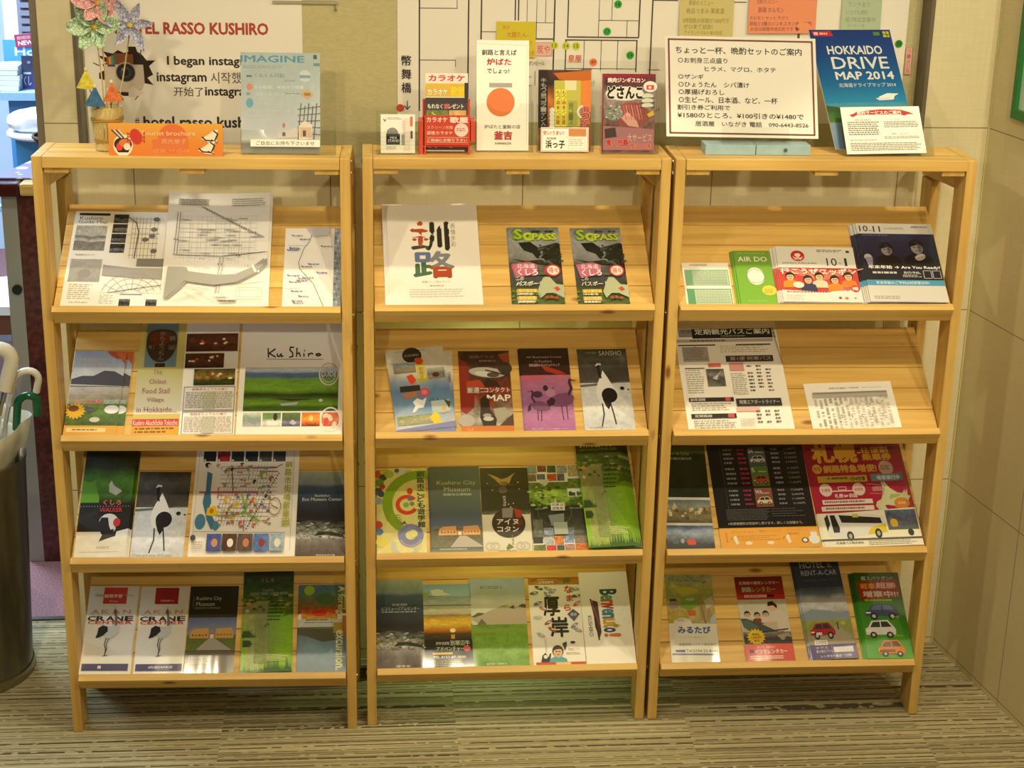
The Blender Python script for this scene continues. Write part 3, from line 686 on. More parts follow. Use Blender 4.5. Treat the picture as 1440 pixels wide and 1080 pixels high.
def art_snow_crane(a, title=None):
    a.I(0, 0, 1, .45, 20, 18, scene_fn([(0, '#31352f'), (.3, '#565a54'), (.6, '#3e3c38'), (.9, '#4e4844'), (1, '#5c5a56')], .35, 6, 5, .2))
    a.I(0, .42, 1, 1, 26, 24, scene_fn([(0, '#cfd3d6'), (.4, '#d8dadb'), (.5, '#e2e3e2'), (.85, '#c8ccd0'), (1, '#d6d8d8')], .16, 9, 12))
    a.P([(0, .47), (.4, .45), (.75, .42), (1, .42), (1, .40), (0, .44)], '#6a6864')
    crane(a, .40, .94, 1.56, 1)
    a.E(.83, .49, .045, .045, '#222'); a.E(.95, .505, .02, .02, '#333')
    if title:
        a.T('KUSHIRO', .18, .035, .40, .06, '#9a9c94'); a.T(title, .44, .025, .90, .085, '#c8ccb8')
        a.T('国立公園阿寒国際ツルセンター', .10, .945, .56, .968, '#8a8c90')
    else: a.T('Crane and snow of Kushiro', .04, .955, .80, .985, '#6c6e78')

def art_city_map(a):
    a.wp = [(0, 0), (.36, .13), (.535, .215), (.565, .245), (.89, .80), (.90, .825), (.985, .96), (1, 1)]
    a.R(.04, .0, .96, 1, '#f2ede6')
    for k, st in enumerate((['#20262a', '#1a1c20'], ['#8c2020', '#a83030'], ['#2a3028', '#20302c'], ['#1c2834', '#2a3438'], ['#3c4440', '#5a605c'], ['#2c3234', '#4c5454'])):
        a.I(.07 + .135 * k, .36, .07 + .135 * k + .12, .535, 10, 9, scene_fn([(0, st[0]), (1, st[1])], .6, 5, 6, 0, k)); a.R(.075 + .135 * k, .50, .075 + .135 * k + .02, .53, '#e8e4d8')
    a.L([(.03, .93), (.03, .36)], .003, '#aaa'); a.L([(.95, .36), (.95, .97)], .003, '#999'); a.L([(.03, .885), (.90, .89)], .003, '#999')
    rn = random.Random(5)
    for k in range(15): x = .26 + .030 * k; a.L([(x + .08, .565), (x - .04, .86)], .004, '#9d9ab0')
    for k in range(14): y = .575 + .02 * k; a.L([(.25, y), (.80 - .012 * max(0, k - 6), y)], .004, '#a8a49c')
    for p, c, wd in (([(.06, .700), (.62, .700)], '#c85a78', .012), ([(.46, .70), (.52, .80), (.64, .835)], '#8fb83a', .016), ([(.22, .81), (.36, .81), (.52, .80)], '#9cbc4c', .010), ([(.35, .57), (.38, .70)], '#8c4048', .010), ([(.3, .585), (.78, .58), (.84, .56)], '#8c4c4c', .008), ([(.62, .60), (.80, .60)], '#b04c58', .006)): a.L(p, wd, c)
    a.P([(.12, .60), (.17, .61), (.165, .70), (.12, .70)], '#4c7ca8'); a.P([(.11, .70), (.165, .70), (.18, .75), (.16, .78), (.24, .85), (.20, .88), (.15, .83), (.10, .75)], '#3f7898'); a.E(.09, .84, .05, .05, '#4f84a8'); a.E(.24, .86, .03, .03, '#4f84a8')
    a.P([(.15, .775), (.22, .765), (.25, .80), (.22, .815), (.14, .81)], '#e6c81e'); a.E(.19, .79, .02, .016, '#d8741c')
    for x, y, c, r in ((.12, .565, '#2a2220', .045), (.22, .57, '#c88c64', .03), (.45, .56, '#6a4038', .03), (.52, .585, '#8a8c60', .04), (.66, .615, '#98a05c', .06), (.74, .635, '#b05a50', .04), (.58, .65, '#3c3830', .03), (.53, .72, '#5c7ca4', .035), (.58, .735, '#d87a34', .03), (.33, .735, '#e0b45c', .05), (.42, .76, '#dcc45c', .05), (.56, .75, '#d8462c', .025), (.70, .72, '#4c4840', .025), (.30, .60, '#888070', .03), (.36, .59, '#3a3434', .025), (.36, .78, '#a08c4c', .03), (.34, .80, '#77503c', .02), (.47, .85, '#d85050', .03), (.60, .86, '#d86464', .03), (.40, .83, '#d8c84c', .025)): a.E(x, y, r * .62, r * .5, c, 14); a.E(x + .012, y + .006, r * .3, r * .3, '#e8dcc8', 8)
    for k in range(70):
        x, y = .24 + .5 * rn.random(), .57 + .29 * rn.random(); w = .008 + .016 * rn.random(); a.R(x, y, x + w * 1.5, y + w * .55, ('#b8645c', '#6c7c9c', '#c8b060', '#7c9c6c', '#a87c94', '#8c8478')[k % 6])
    for k in range(16): x, y = .24 + .46 * rn.random(), .57 + .28 * rn.random(); a.L([(x, y), (x + .05 * (k % 2), y + .05 * ((k + 1) % 2))], .008, ('#c89c4c', '#b46c8c', '#9cae5c')[k % 3])
    a.dots([(.81 - .012 * k, .615 + .0115 * k) for k in range(24)], .006, '#38342e'); a.O(.79, .775, .06, .008, '#a89078'); a.L([(.76, .77), (.82, .785)], .008, '#907860')
    a.V('釧路市街地散策図', .87, .55, .935, .87, '#b8b83c', .02)
    for k, c in enumerate(('#4858a0', '#54382c', '#5c4c48', '#5878b4', '#9cb0c4')):
        x = .17 + .147 * k; a.I(x, .90, x + .135, .985, 10, 8, scene_fn([(0, c), (1, c)], .4, 4, 4, 0, k)); a.E(x + .075, .945, .03, .03, ('#c89060', '#e8e0d4', '#c87c50', '#8c4038', '#e4dcc8')[k], 10)
    a.E(.04, .92, .025, .02, '#4a4a4a'); a.B(.03, .94, .14, .98, 4, '#9a968c', .4, .03)

def art_eco(a, l1, l2, l3=None, dx=0):
    a.I(0, 0, 1, .66, 14, 24, scene_fn([(0, '#9aa8a4'), (.14, '#84988c'), (.22, '#8494a0'), (.28, '#3c5a78'), (.40, '#33506e'), (.62, '#2c3648'), (.8, '#22242e'), (1, '#3a3a40')], .12, 4, 4, .05))
    a.I(0, .58, 1, .82, 30, 16, scene_fn([(0, '#2a2c34'), (.25, '#6a6e66'), (.5, '#9a9c92'), (.7, '#b4b6b2'), (1, '#7a7672')], 1.1, 9, 12, .45, 2)); rn = random.Random(2)
    for k in range(34): x, y = rn.random(), .60 + .18 * rn.random(); a.E(x, y, .02 + .05 * rn.random(), .006 + .012 * rn.random(), ('#c4c8c4', '#8c948c', '#55584e', '#dcdcd8')[k % 4], 8, rot=rn.uniform(-25, 25))
    a.P([(.36, .76), (.45, .71), (.7, .71), (.95, .745), (1, .78), (.9, .77), (.6, .745)], '#3a3c32')
    a.I(0, .80, 1, 1, 20, 14, scene_fn([(0, '#7a7470'), (.4, '#5c5048'), (1, '#4c4038')], .4, 14, 3, .2, 4))
    a.T(l1, .34, .275, .66, .305, '#c8ccc4', .008); a.T(l2, .10, .315, .92, .352, '#d8dcd4', .008)
    if l3: a.B(.11, .365, .90, .38, 1, '#9aa8b0', .8, .08); a.T('環境省', .40, .965, .70, .99, '#d8d8d0')
    else: a.T('環境省自然公園', .42, .968, .80, .988, '#d8d8d0')

def art_crane_center(a, red, guide):
    a.I(0, .0, 1, 1, 6, 10, scene_fn([(0, '#d8d6ce'), (.3, '#eceae2'), (.5, '#dcdad2'), (1, '#f0eee6')], .04))
    a.P([(.30, .015), (.78, .015), (.78, .205), (.30, .205)], red)
    if guide: a.B(.40, .07, .70, .12, 3, '#7a1c24', .3, .3); a.T('阿寒国際ツル', .42, .155, .70, .178, '#f0dcd4')
    else: a.T('阿寒国際', .12, .095, .30, .125, '#8a8078', .01); a.T('鶴類学習', .31, .095, .68, .135, '#f2e4dc', .02); a.T('中心', .72, .09, .92, .12, '#9a948a', .01); a.T('Free', .44, .165, .60, .185, '#f0dcd4')
    for ch, x in zip('AKAN', (.10, .30, .52, .74)): a.T(ch, x, .272, x + .15, .318, '#d8a87c', .035)
    a.B(.05, .332, .95, .340, 1, '#a8a49c', .8, .025, 0)
    for ch, x in zip('CRANE', (.04, .22, .42, .60, .80)): a.T(ch, x, .35, x + .15, .40, '#26242c', .045)
    for ch, x in zip('CENTER', (.05, .20, .35, .50, .66, .82)): a.T(ch, x, .405, x + .12, .438, '#c84034', .035)
    k = a.w / a.h
    a.P([(.40, .47), (.63, .46), (.62, .42), (.66, .42), (.70, .47), (.69, .54), (.62, .58), (.52, .61), (.44, .60), (.36, .52)], '#c2c8c8')
    a.P([(.60, .46), (.58, .34), (.55, .30), (.57, .265), (.60, .29), (.62, .33), (.66, .42), (.65, .45)], '#6c6c6e'); a.P([(.57, .27), (.575, .235), (.585, .27)], '#55534e'); a.E(.575, .285, .03, .02, '#9c4038', 10)
    a.P([(.28, .485), (.36, .455), (.46, .47), (.48, .52), (.40, .565), (.32, .59), (.24, .60), (.27, .55)], '#1a181a')
    a.L([(.46, .60), (.44, .67), (.48, .73), (.47, .79)], .018, '#3a3636'); a.L([(.52, .60), (.48, .66), (.50, .72), (.46, .80)], .014, '#3a3636'); a.L([(.43, .80), (.53, .79)], .012, '#3a3636')
    a.R(.04, .885, .97, .96, '#3c3468' if guide else '#44406c')
    if guide: a.T('GUIDANCE', .30, .91, .78, .932, '#e4e0ec', .03, sh=.02)
    else: a.T('鶴', .36, .905, .43, .94, '#e4e0ec', .03)

def building(a, x0, y0, x1, y1, col='#c89a54'):
    w, h = x1 - x0, y1 - y0
    a.P([(x0, y1), (x0 + .02 * w, y0 + .35 * h), (x0 + .12 * w, y0 + .1 * h), (x0 + .42 * w, y0 + .05 * h), (x0 + .44 * w, y1)], col)
    a.P([(x0 + .58 * w, y1), (x0 + .60 * w, y0 + .1 * h), (x0 + .95 * w, y0), (x1, y0 + .5 * h), (x1, y1)], col)
    a.R(x0 + .44 * w, y0 + .45 * h, x0 + .58 * w, y1, '#a8785c'); a.R(x0 + .47 * w, y0 + .65 * h, x0 + .55 * w, y1, '#e8d8c8')
    for k in range(5): a.R(x0 + (.06 + .075 * k) * w, y0 + (.62 + .05 * (k % 2)) * h, x0 + (.10 + .075 * k) * w, y0 + .8 * h, '#7c5428'); a.R(x0 + (.62 + .075 * k) * w, y0 + .6 * h, x0 + (.66 + .075 * k) * w, y0 + .75 * h, '#8c6434')
def art_museum_dark(a):
    a.G(0, 0, 1, .365, '#23241f', '#2a2c26')
    a.T('Kushiro City', .14, .12, .66, .175, '#c4c6b8'); a.T('Museum', .14, .185, .52, .23, '#c4c6b8'); a.L([(.09, .12), (.08, .245)], .008, '#8c8e80'); a.T('釧路市立博物館', .12, .245, .64, .265, '#9c9e90')
    a.I(0, .365, 1, .745, 22, 18, scene_fn([(0, '#58628a'), (.35, '#7c84a4'), (.5, '#8c8c94'), (.55, '#5c6a34'), (1, '#6c7c3a')], .14, 6, 6)); building(a, .05, .48, .95, .60)
    a.P([(.20, .735), (.46, .60), (.56, .60), (.93, .735)], '#a8a298'); a.L([(0, .745), (1, .745)], .016, '#55504a')
    a.G(0, .75, 1, 1, '#6a6258', '#77705f'); a.B(.06, .795, .56, .89, 6, '#c9c4b8', .45, .05, .3)
def art_museum_grey(a):
    a.G(0, 0, 1, .70, '#505e58', '#55645c', '#4f5f5e', '#3c4a6c'); a.T('Kushiro City', .14, .165, .92, .225, '#b8bc9a'); a.T('Museum', .28, .24, .80, .29, '#b8bc9a'); a.T('釧路市立博物館', .26, .315, .82, .342, '#c4c8b4', .01)
    a.G(0, .58, 1, .72, '#4c5a64', '#5b6c90'); a.I(0, .70, 1, .95, 18, 10, scene_fn([(0, '#7c7a70'), (.3, '#5c5a40'), (1, '#7a7a64')], .3, 6, 5)); building(a, .14, .69, .96, .80, '#dca468'); a.P([(.36, .94), (.55, .81), (.68, .81), (1, .93), (1, .95)], '#b8b0a4'); a.G(0, .94, 1, 1, '#5a6258', '#8a8e7e')
    a.B(.15, .955, .7, .97, 1, '#c8c8b8', .8, .04)
def art_green_walker(a, title):
    a.wp = [(0, 0), (.10, .02), (.165, .075), (.2, .11), (.215, .135), (.40, .36), (1, 1)] if title else None
    a.I(0, 0, 1, .40, 24, 22, scene_fn([(0, '#1d2c1a'), (.3, '#264022'), (.6, '#3a5626'), (.9, '#5b7034'), (1, '#6a8030')], .5, 9, 10, .25))
    if title:
        a.R(0, .0, 1, .215, '#12140e'); a.T(title, .10, .10, .86, .165, '#c9ccb4', .02); a.T('LAKE AKAN ILLUSTRATED GUIDE', .08, .178, .92, .20, '#8ca04c')
    else: a.T('くしろ', .36, .07, .62, .11, '#93a06a'); a.T('Kushiro', .40, .17, .62, .205, '#8c9480'); a.T('阿寒湖畔', .15, .21, .92, .24, '#9aa08c')
    a.I(0, .36, 1, 1, 12, 24, scene_fn([(0, '#6d9424'), (.4, '#7eb01e'), (.8, '#8cbc2a'), (1, '#93be3a')], .12, 3, 6, .2))
    a.I(0, .30, .62, .96, 14, 30, scene_fn([(0, '#a09a68'), (.3, '#8c9450'), (.7, '#a4ae66'), (1, '#a8bc52')], .25, 6, 22, .2, 4), quad=[(.0, .30), (.50, .30), (.55, .97), (.12, .97)])
    a.P([(1, .30), (1, .44), (.80, .46), (.90, .40)], '#4c7020'); rn = random.Random(4)
    for k in range(46): x = rn.random(); y = .24 + .16 * rn.random(); a.E(x, y, .03 + .03 * rn.random(), .018 + .02 * rn.random(), ('#3c5c24', '#55782c', '#6c8c34', '#2c4a1e', '#8c9c54', '#a89c60')[k % 6], 9)
    trees(a, .0, .30, .66, .10, '#3f6424', 8, 5); a.E(.12, .33, .06, .035, '#d89a3c'); a.E(.10, .40, .04, .04, '#d8d0b8'); a.B(.26, .32, .70, .92, 46, '#8a9870', .35, .05, .35); a.B(.56, .50, .9, .78, 20, '#a4bc6c', .35, .05, .5)
    for k in range(6): a.B(.55 - .01 * k, .31 + .035 * k, .88 - .02 * k, .325 + .035 * k, 1, '#2f4a1c', .9, .06, .1)
    for k in range(2): a.P([(.03, .60 + .09 * k), (.16, .60 + .09 * k), (.20, .63 + .09 * k), (.16, .66 + .09 * k), (.03, .66 + .09 * k)], '#33522a')
    a.L([(.45, .56), (.50, .53), (.54, .54)], .012, '#243a14'); a.B(.5, .83, .9, .90, 5, '#d4dc9c', .35, .06)
    trees(a, .45, 1, 1.0, .17, '#3c6418', 9, 3); trees(a, 0, .45, 1.0, .07, '#4f7820', 10, 8)
def art_excursion(a):
    a.I(0, 0, 1, .34, 20, 16, scene_fn([(0, '#48708c'), (.4, '#5a7a66'), (.7, '#7a6a3c'), (1, '#9c5c34')], .3, 6, 6, .35)); a.E(.20, .065, .11, .11, '#9cb83a')
    a.P([(.3, .14), (.6, .09), (.75, .16), (.72, .22), (.4, .22)], '#4a6a3c'); a.I(.05, .27, .80, .40, 18, 8, scene_fn([(0, '#b8482c'), (.5, '#d8742c'), (1, '#c8a83c')], .5, 8, 6, .3, 4)); a.E(.42, .33, .16, .08, '#d8381c')
    a.R(0, .40, 1, .50, '#c9cabc'); a.B(.15, .405, .72, .425, 1, '#333', .5, .05); a.B(.12, .435, .80, .445, 1, '#444', .7, .05)
    a.I(0, .49, 1, 1, 16, 22, scene_fn([(0, '#6c6c60'), (.15, '#5c5f4e'), (.22, '#6c8088'), (.5, '#7c98a8'), (.75, '#8ea4b4'), (1, '#8c9aa4')], .10, 4, 5)); a.P([(0, .50), (.7, .52), (.78, .64), (.5, .66), (.2, .60), (0, .57)], '#55553f')
    a.R(.72, .44, .98, .56, '#b09c3c'); a.R(.90, .36, 1, .60, '#b86a34'); a.R(.93, 0, 1, .30, '#b8b460')
    a.T('A foreign', .76, .02, .94, .38, '#dcdc9c', .035, rot=-90); a.T('excursion.', .78, .53, .96, .975, '#e4e4a8', .035, rot=-90)

def art_b5(a):
    a.T('釧', .26, .16, .67, .445, lambda p, q: '#b8502a' if p < .47 and q > .18 else ('#4a4a34' if p < .47 else '#2f2c22'), .03)
    a.T('路', .28, .46, .71, .725, lambda p, q: ('#6a7ca0' if q > .55 else '#4c6c4c') if p < .42 else ('#8a8d90' if q > .42 else '#a8481c'), .03); a.R(.525, .655, .635, .71, '#a8481c')
    a.V('表情多彩', .695, .175, .75, .42, '#8a8a6c'); a.T('釧路くしろ旅のガイド', .36, .755, .66, .778, '#a49e92'); a.B(.44, .80, .60, .815, 1, '#a49e92', .7, .03); a.B(.22, .84, .80, .93, 4, '#c0bbb0', .35, .03, .1)

def art_pass(a):
    a.I(0, 0, 1, 1, 28, 46, scene_fn([(0, '#6f7470'), (.16, '#a4a8a8'), (.30, '#9a9e9e'), (.42, '#8c9090'), (.50, '#5c5c58'), (.62, '#45484a'), (.75, '#3c4030'), (.88, '#4a5a30'), (1, '#5a6a40')], .30, 7, 14, .12))
    a.P([(.18, .20), (.42, .19), (.58, .27), (.62, .36), (.52, .40), (.45, .34), (.28, .30)], '#1f2420'); a.P([(.58, .26), (.95, .20), (1, .22), (1, .62), (.86, .48), (.74, .42), (.60, .40), (.68, .34)], '#242a20')
    a.P([(.0, .40), (.3, .44), (.6, .42), (.85, .50), (.6, .49), (.3, .47)], '#2c2f2e'); rn = random.Random(5)
    for k in range(40): x, y = .55 + .45 * rn.random(), .22 + .26 * rn.random(); a.E(x, y, .02 + .03 * rn.random(), .015 + .02 * rn.random(), ('#1a1f1a', '#2f3a26', '#3a4630', '#4c5450')[k % 4], 8)
    for k in range(40): x, y = rn.random(), .80 + .18 * rn.random(); a.E(x, y, .015 + .03 * rn.random(), .012 + .02 * rn.random(), ('#4c6c2c', '#6c8c3c', '#33491f', '#8c9c54')[k % 4], 8)
    a.T('So', .12, .04, .46, .165, '#a8c43c', .05, out='#3c5a1c'); a.O(.40, .135, .105, .045, '#c4d84c'); a.T('PASS', .47, .095, .94, .175, '#c8dc48', .05, out='#3c5a1c', ow=.03); a.T('釧路・根室', .48, .05, .90, .075, '#33421c', .03)
    a.P([(.03, .49), (.36, .46), (.52, .50), (.50, .62), (.10, .66)], '#c86c88'); a.T('北海道', .12, .485, .47, .545, '#f4e4e8', .02, out='#b83c64'); a.T('くしろ', .13, .555, .52, .635, '#f6eef0', .04, out='#c0305c'); a.R(.55, .60, .68, .63, '#5c6450')
    a.T('この', .11, .655, .24, .695, '#e8e8dc', .01); a.T('パスポート', .10, .71, .62, .765, '#eeeee4', .02, out='#3c3c34')
    a.P([(.58, .72), (.64, .66), (.74, .66), (.86, .75), (1, .76), (1, .92), (.8, .86), (.66, .86), (.55, .92), (.50, .84)], '#b9c09c')
    a.E(.82, .575, .145, .145, '#f2e6e0'); a.O(.82, .575, .145, .03, '#cf4038'); a.T('得々', .73, .54, .91, .61, '#cf6058', .02)
    a.R(.10, .81, .48, .855, '#d8b838'); a.R(.10, .90, .46, .95, '#d8b838'); a.B(.11, .862, .47, .885, 1, '#e8e8d8', .8, .05); a.B(.11, .955, .47, .985, 1, '#e8e8d8', .8, .05); a.T('全て使える', .12, .815, .46, .85, '#f4f0c8'); a.T('割引特典', .12, .905, .44, .945, '#f4f0c8')
    for x, y in ((.66, .92), (.75, .915), (.84, .925)): a.E(x, y, .045, .035, '#8c5a2c', 10); a.E(x, y - .01, .03, .02, '#c84a2c', 8)
    a.P([(.80, .80), (.88, .78), (.93, .82), (.86, .84)], '#c8503c')

def art_tilted(a):
    a.I(0, 0, 1, 1, 16, 30, scene_fn([(0, '#cfcabc'), (.30, '#d6d2c4'), (.42, '#8c9cb0'), (.55, '#5a7ba0'), (.72, '#6f94b8'), (.84, '#a8b8c8'), (1, '#d6d4cc')], .08, 4, 6, .12))
    a.R(.16, .02, .7, .035, '#b5ada0'); a.E(.45, .085, .165, .165, '#1e1c1e', 24); a.E(.45, .085, .165, .075, '#1e1c1e'); a.T('KUSHIRO', .33, .07, .57, .10, '#a89c90', .01)
    a.I(.10, .17, .48, .30, 14, 8, scene_fn([(0, '#9ab0a8'), (.5, '#7c9088'), (.7, '#a88a70'), (1, '#74806c')], .3, 5, 4, .3)); a.I(.66, .265, .96, .40, 12, 8, scene_fn([(0, '#aab0a8'), (.5, '#7a7a70'), (1, '#8c8468')], .4, 5, 4, .3, 5)); a.E(.80, .35, .06, .05, '#4c2c24')
    a.R(.49, .13, .64, .40, '#d6c864'); a.P([(.48, .15), (.53, .12), (.60, .13), (.63, .17), (.58, .21), (.50, .20)], '#d8401c'); a.V('釧路浜', .53, .24, .60, .38, '#8a6a18'); a.P([(.48, .39), (.64, .36), (.66, .41), (.50, .43)], '#b0b03c'); a.E(.61, .37, .03, .03, '#e8c070')
    a.P([(.30, .34), (.40, .32), (.46, .40), (.38, .45), (.34, .42)], '#d8461c'); a.L([(.42, .44), (.46, .50)], .02, '#e0701c')
    a.R(.16, .46, .50, .53, '#2c2a28'); a.P([(.18, .55), (.42, .53), (.44, .60), (.22, .62)], '#a8744c'); a.E(.56, .555, .085, .085, '#c84c5c'); a.E(.56, .555, .05, .05, '#d87888')
    a.P([(.34, .66), (.42, .62), (.50, .65), (.58, .62), (.54, .69), (.50, .74), (.42, .74), (.34, .79), (.30, .78), (.37, .71)], '#e4e6e4'); a.P([(.60, .66), (.68, .62), (.74, .67), (.68, .72)], '#4c7c98'); a.L([(.76, .64), (.78, .72), (.75, .80)], .02, '#3c5a70')
    a.R(.64, .67, .95, .82, '#b8c8c4'); a.P([(.86, .66), (.97, .70), (.93, .78)], '#4c4c34'); a.E(.84, .77, .03, .05, '#d8b03c')
    a.I(.03, .82, .62, .93, 20, 6, scene_fn([(0, '#8c9c6c'), (.5, '#b0a880'), (1, '#9aa88c')], .4, 8, 4)); a.P([(.58, .86), (.68, .80), (.74, .83), (.76, .95), (.64, .955)], '#e6cc3a'); a.L([(.8, .83), (.95, .80)], .015, '#c8a888')
    a.P([(0, .975), (.6, .95), (1, .93), (1, 1), (0, 1)], '#8488bc')

def art_gourmet(a):
    a.I(0, 0, 1, 1, 24, 44, scene_fn([(0, '#2c1a16'), (.2, '#52302a'), (.3, '#4c3c34'), (.45, '#6a3020'), (.6, '#8a3a24'), (.75, '#8a7c6c'), (.9, '#b4b0a4'), (1, '#8a7c68')], .6, 7, 10, .3))
    a.P([(.0, .10), (.16, .14), (.20, .35), (.30, .42), (.26, .70), (.10, .78), (0, .74)], '#8c2c20'); a.P([(.14, .38), (.4, .36), (.5, .46), (.3, .52), (.12, .48)], '#b8442c')
    a.E(.55, .27, .36, .12, '#b4b4a8', rot=-6); a.E(.50, .29, .2, .06, '#d4d2c6', rot=-10); a.L([(.38, .19), (.9, .17)], .03, '#3a2a26'); a.E(.66, .30, .12, .06, '#5c4a40'); a.L([(.52, .24), (.95, .31)], .03, '#2a2624'); a.E(.90, .22, .14, .14, '#3c342c')
    a.P([(.46, .40), (.56, .35), (.72, .38), (.8, .45), (.5, .45)], '#38241c'); a.P([(.78, .05), (1, .02), (1, .16), (.88, .14)], '#a04434')
    a.T('釧路グルメ', .22, .055, .70, .095, '#8c6a60', .01); a.T('釧路観光', .40, .115, .74, .14, '#a88c84', .01)
    a.T('厳選コンタクト', .14, .455, .96, .525, '#c8c8b8', .03, out='#3a1c18'); a.R(.46, .455, .98, .525, '#8a3a34'); a.T('コンタクト', .47, .46, .97, .52, '#e6dcd0', .02)
    a.T('MAP', .52, .55, .97, .625, '#f0ece4', .035, out='#2a1a16')
    a.P([(.38, .60), (.46, .56), (.55, .60), (.56, .72), (.68, .84), (.66, .92), (.42, .92), (.36, .82), (.38, .70)], '#33261e'); a.E(.50, .80, .08, .05, '#a89c90'); a.E(.52, .84, .10, .05, '#c8c4ba')
    a.P([(.62, .72), (.86, .70), (.94, .78), (.82, .86), (.70, .90)], '#a8a48c'); a.P([(.84, .86), (1, .78), (1, .93), (.72, .93)], '#54382a'); a.E(.10, .86, .16, .14, '#b8b4a8')
    a.R(0, .925, 1, 1, '#d87a30'); a.T('くしろ', .10, .945, .22, .98, '#f4e0c8')

def art_pink_crane(a):
    a.I(0, 0, 1, .34, 16, 16, scene_fn([(0, '#1d0f14'), (.6, '#2c1418'), (1, '#3c1a1c')], .3, 4, 4)); a.P([(.42, .21), (.55, .23), (.80, .28), (.92, .32), (.75, .33), (.5, .28)], '#a8301c')
    a.I(0, .33, 1, 1, 20, 30, scene_fn([(0, '#b86a88'), (.3, '#a46a98'), (.55, '#9c6494'), (.75, '#c07aac'), (1, '#a864a0')], .14, 5, 12))
    a.P([(.0, .34), (.4, .33), (.52, .36), (.3, .40), (.05, .40)], '#c0607c')
    a.T('All Illustrated Cranes', .14, .095, .85, .12, '#c8a8ac'); a.T('in Kushiro', .30, .145, .65, .175, '#c8a8ac'); a.T('釧路湿原のタンチョウマップ', .18, .19, .80, .225, '#d8c0b8', .01)
    for cx, cy, s, f in ((.34, .88, .78, -1), (.78, .87, 1.05, 1)):
        def q(x, y): return (cx + f * x * s, cy - y * s * a.w / a.h)
        a.P([q(-.26, .36), q(-.14, .30), q(.05, .30), q(.20, .38), q(.24, .52), q(.14, .62), q(-.05, .60), q(-.22, .50)], '#7a4a70'); a.P([q(-.30, .42), q(-.20, .52), q(-.12, .46), q(-.16, .34), q(-.26, .30)] if f > 0 else [q(.24, .54), q(.32, .44), q(.34, .28), q(.24, .34)], '#3c2238')
        a.L([q(.14, .58), q(.20, .72), q(.17, .86), q(.19, .93)], .05 * s, '#402838'); a.L([q(-.02, .32), q(.0, .0)], .018, '#3a2434'); a.L([q(.08, .32), q(.08, .02)], .018, '#3a2434'); a.L([q(.18, .93), q(.30, .90)], .012, '#3a2434')
    a.E(.30, .565, .10, .08, '#4a2c44'); a.E(.56, .55, .10, .10, '#b880a0'); a.E(.47, .49, .05, .07, '#33202c'); a.L([(.60, .50), (.66, .48)], .014, '#3a2434'); a.L([(.05, .80), (.9, .82)], .006, '#d89ac4'); a.T('国立公園タンチョウ国際センター', .14, .965, .84, .985, '#e0c8dc')

def art_kids(a):
    a.I(0, 0, 1, 1, 12, 24, scene_fn([(0, '#d8d48c'), (.3, '#d2cc78'), (.7, '#d8d288'), (1, '#e4de9c')], .08))
    for x, y, r, c in ((.05, .06, .10, '#c8502c'), (.16, .03, .09, '#d8b83c'), (.14, .10, .08, '#44464c'), (.06, .16, .09, '#6a9a3a'), (.26, .06, .1, '#9cb44c'), (.12, .21, .06, '#c83c2c'), (.03, .27, .09, '#54545c'), (.10, .30, .07, '#3c444c'), (.04, .38, .08, '#8c9aa8'), (.03, .66, .09, '#b84c3c'), (.05, .74, .08, '#5c84b0'), (.55, .03, .10, '#c4c8b4'), (.68, .06, .09, '#b8a868'), (.42, .02, .05, '#5c5c54'), (.10, .86, .12, '#e8dc5c'), (.25, .93, .12, '#e4d47c'), (.8, .90, .10, '#d8d098')): a.E(x, y, r, r, c, 18)
    a.O(.92, .42, .80, .20, '#7ca01e', 78, 232, 50); a.O(.62, .43, .235, .085, '#cc3a20', 40, 330, 40); a.E(.68, .27, .06, .08, '#cc3a20')
    a.E(.60, .43, .06, .06, '#7cac4c'); a.E(.68, .36, .05, .05, '#5c6c8c'); a.E(.72, .42, .05, .05, '#7c8450')
    a.O(.68, .785, .26, .155, '#7c80a4', 0, 360, 40); a.O(.68, .80, .25, .06, '#9c98b8', 200, 340, 20); a.O(.58, .90, .30, .10, '#c4c8b8', 160, 330, 24); a.E(.73, .77, .09, .09, '#dcd488')
    a.V('釧路市こども遊学館', .83, .03, .98, .70, '#3f4a3c', .03); a.B(.38, .55, .52, .68, 5, '#8a8c4c', .35, .06); a.P([(.50, .66), (.56, .62), (.62, .67), (.57, .65)], '#4c4c34')

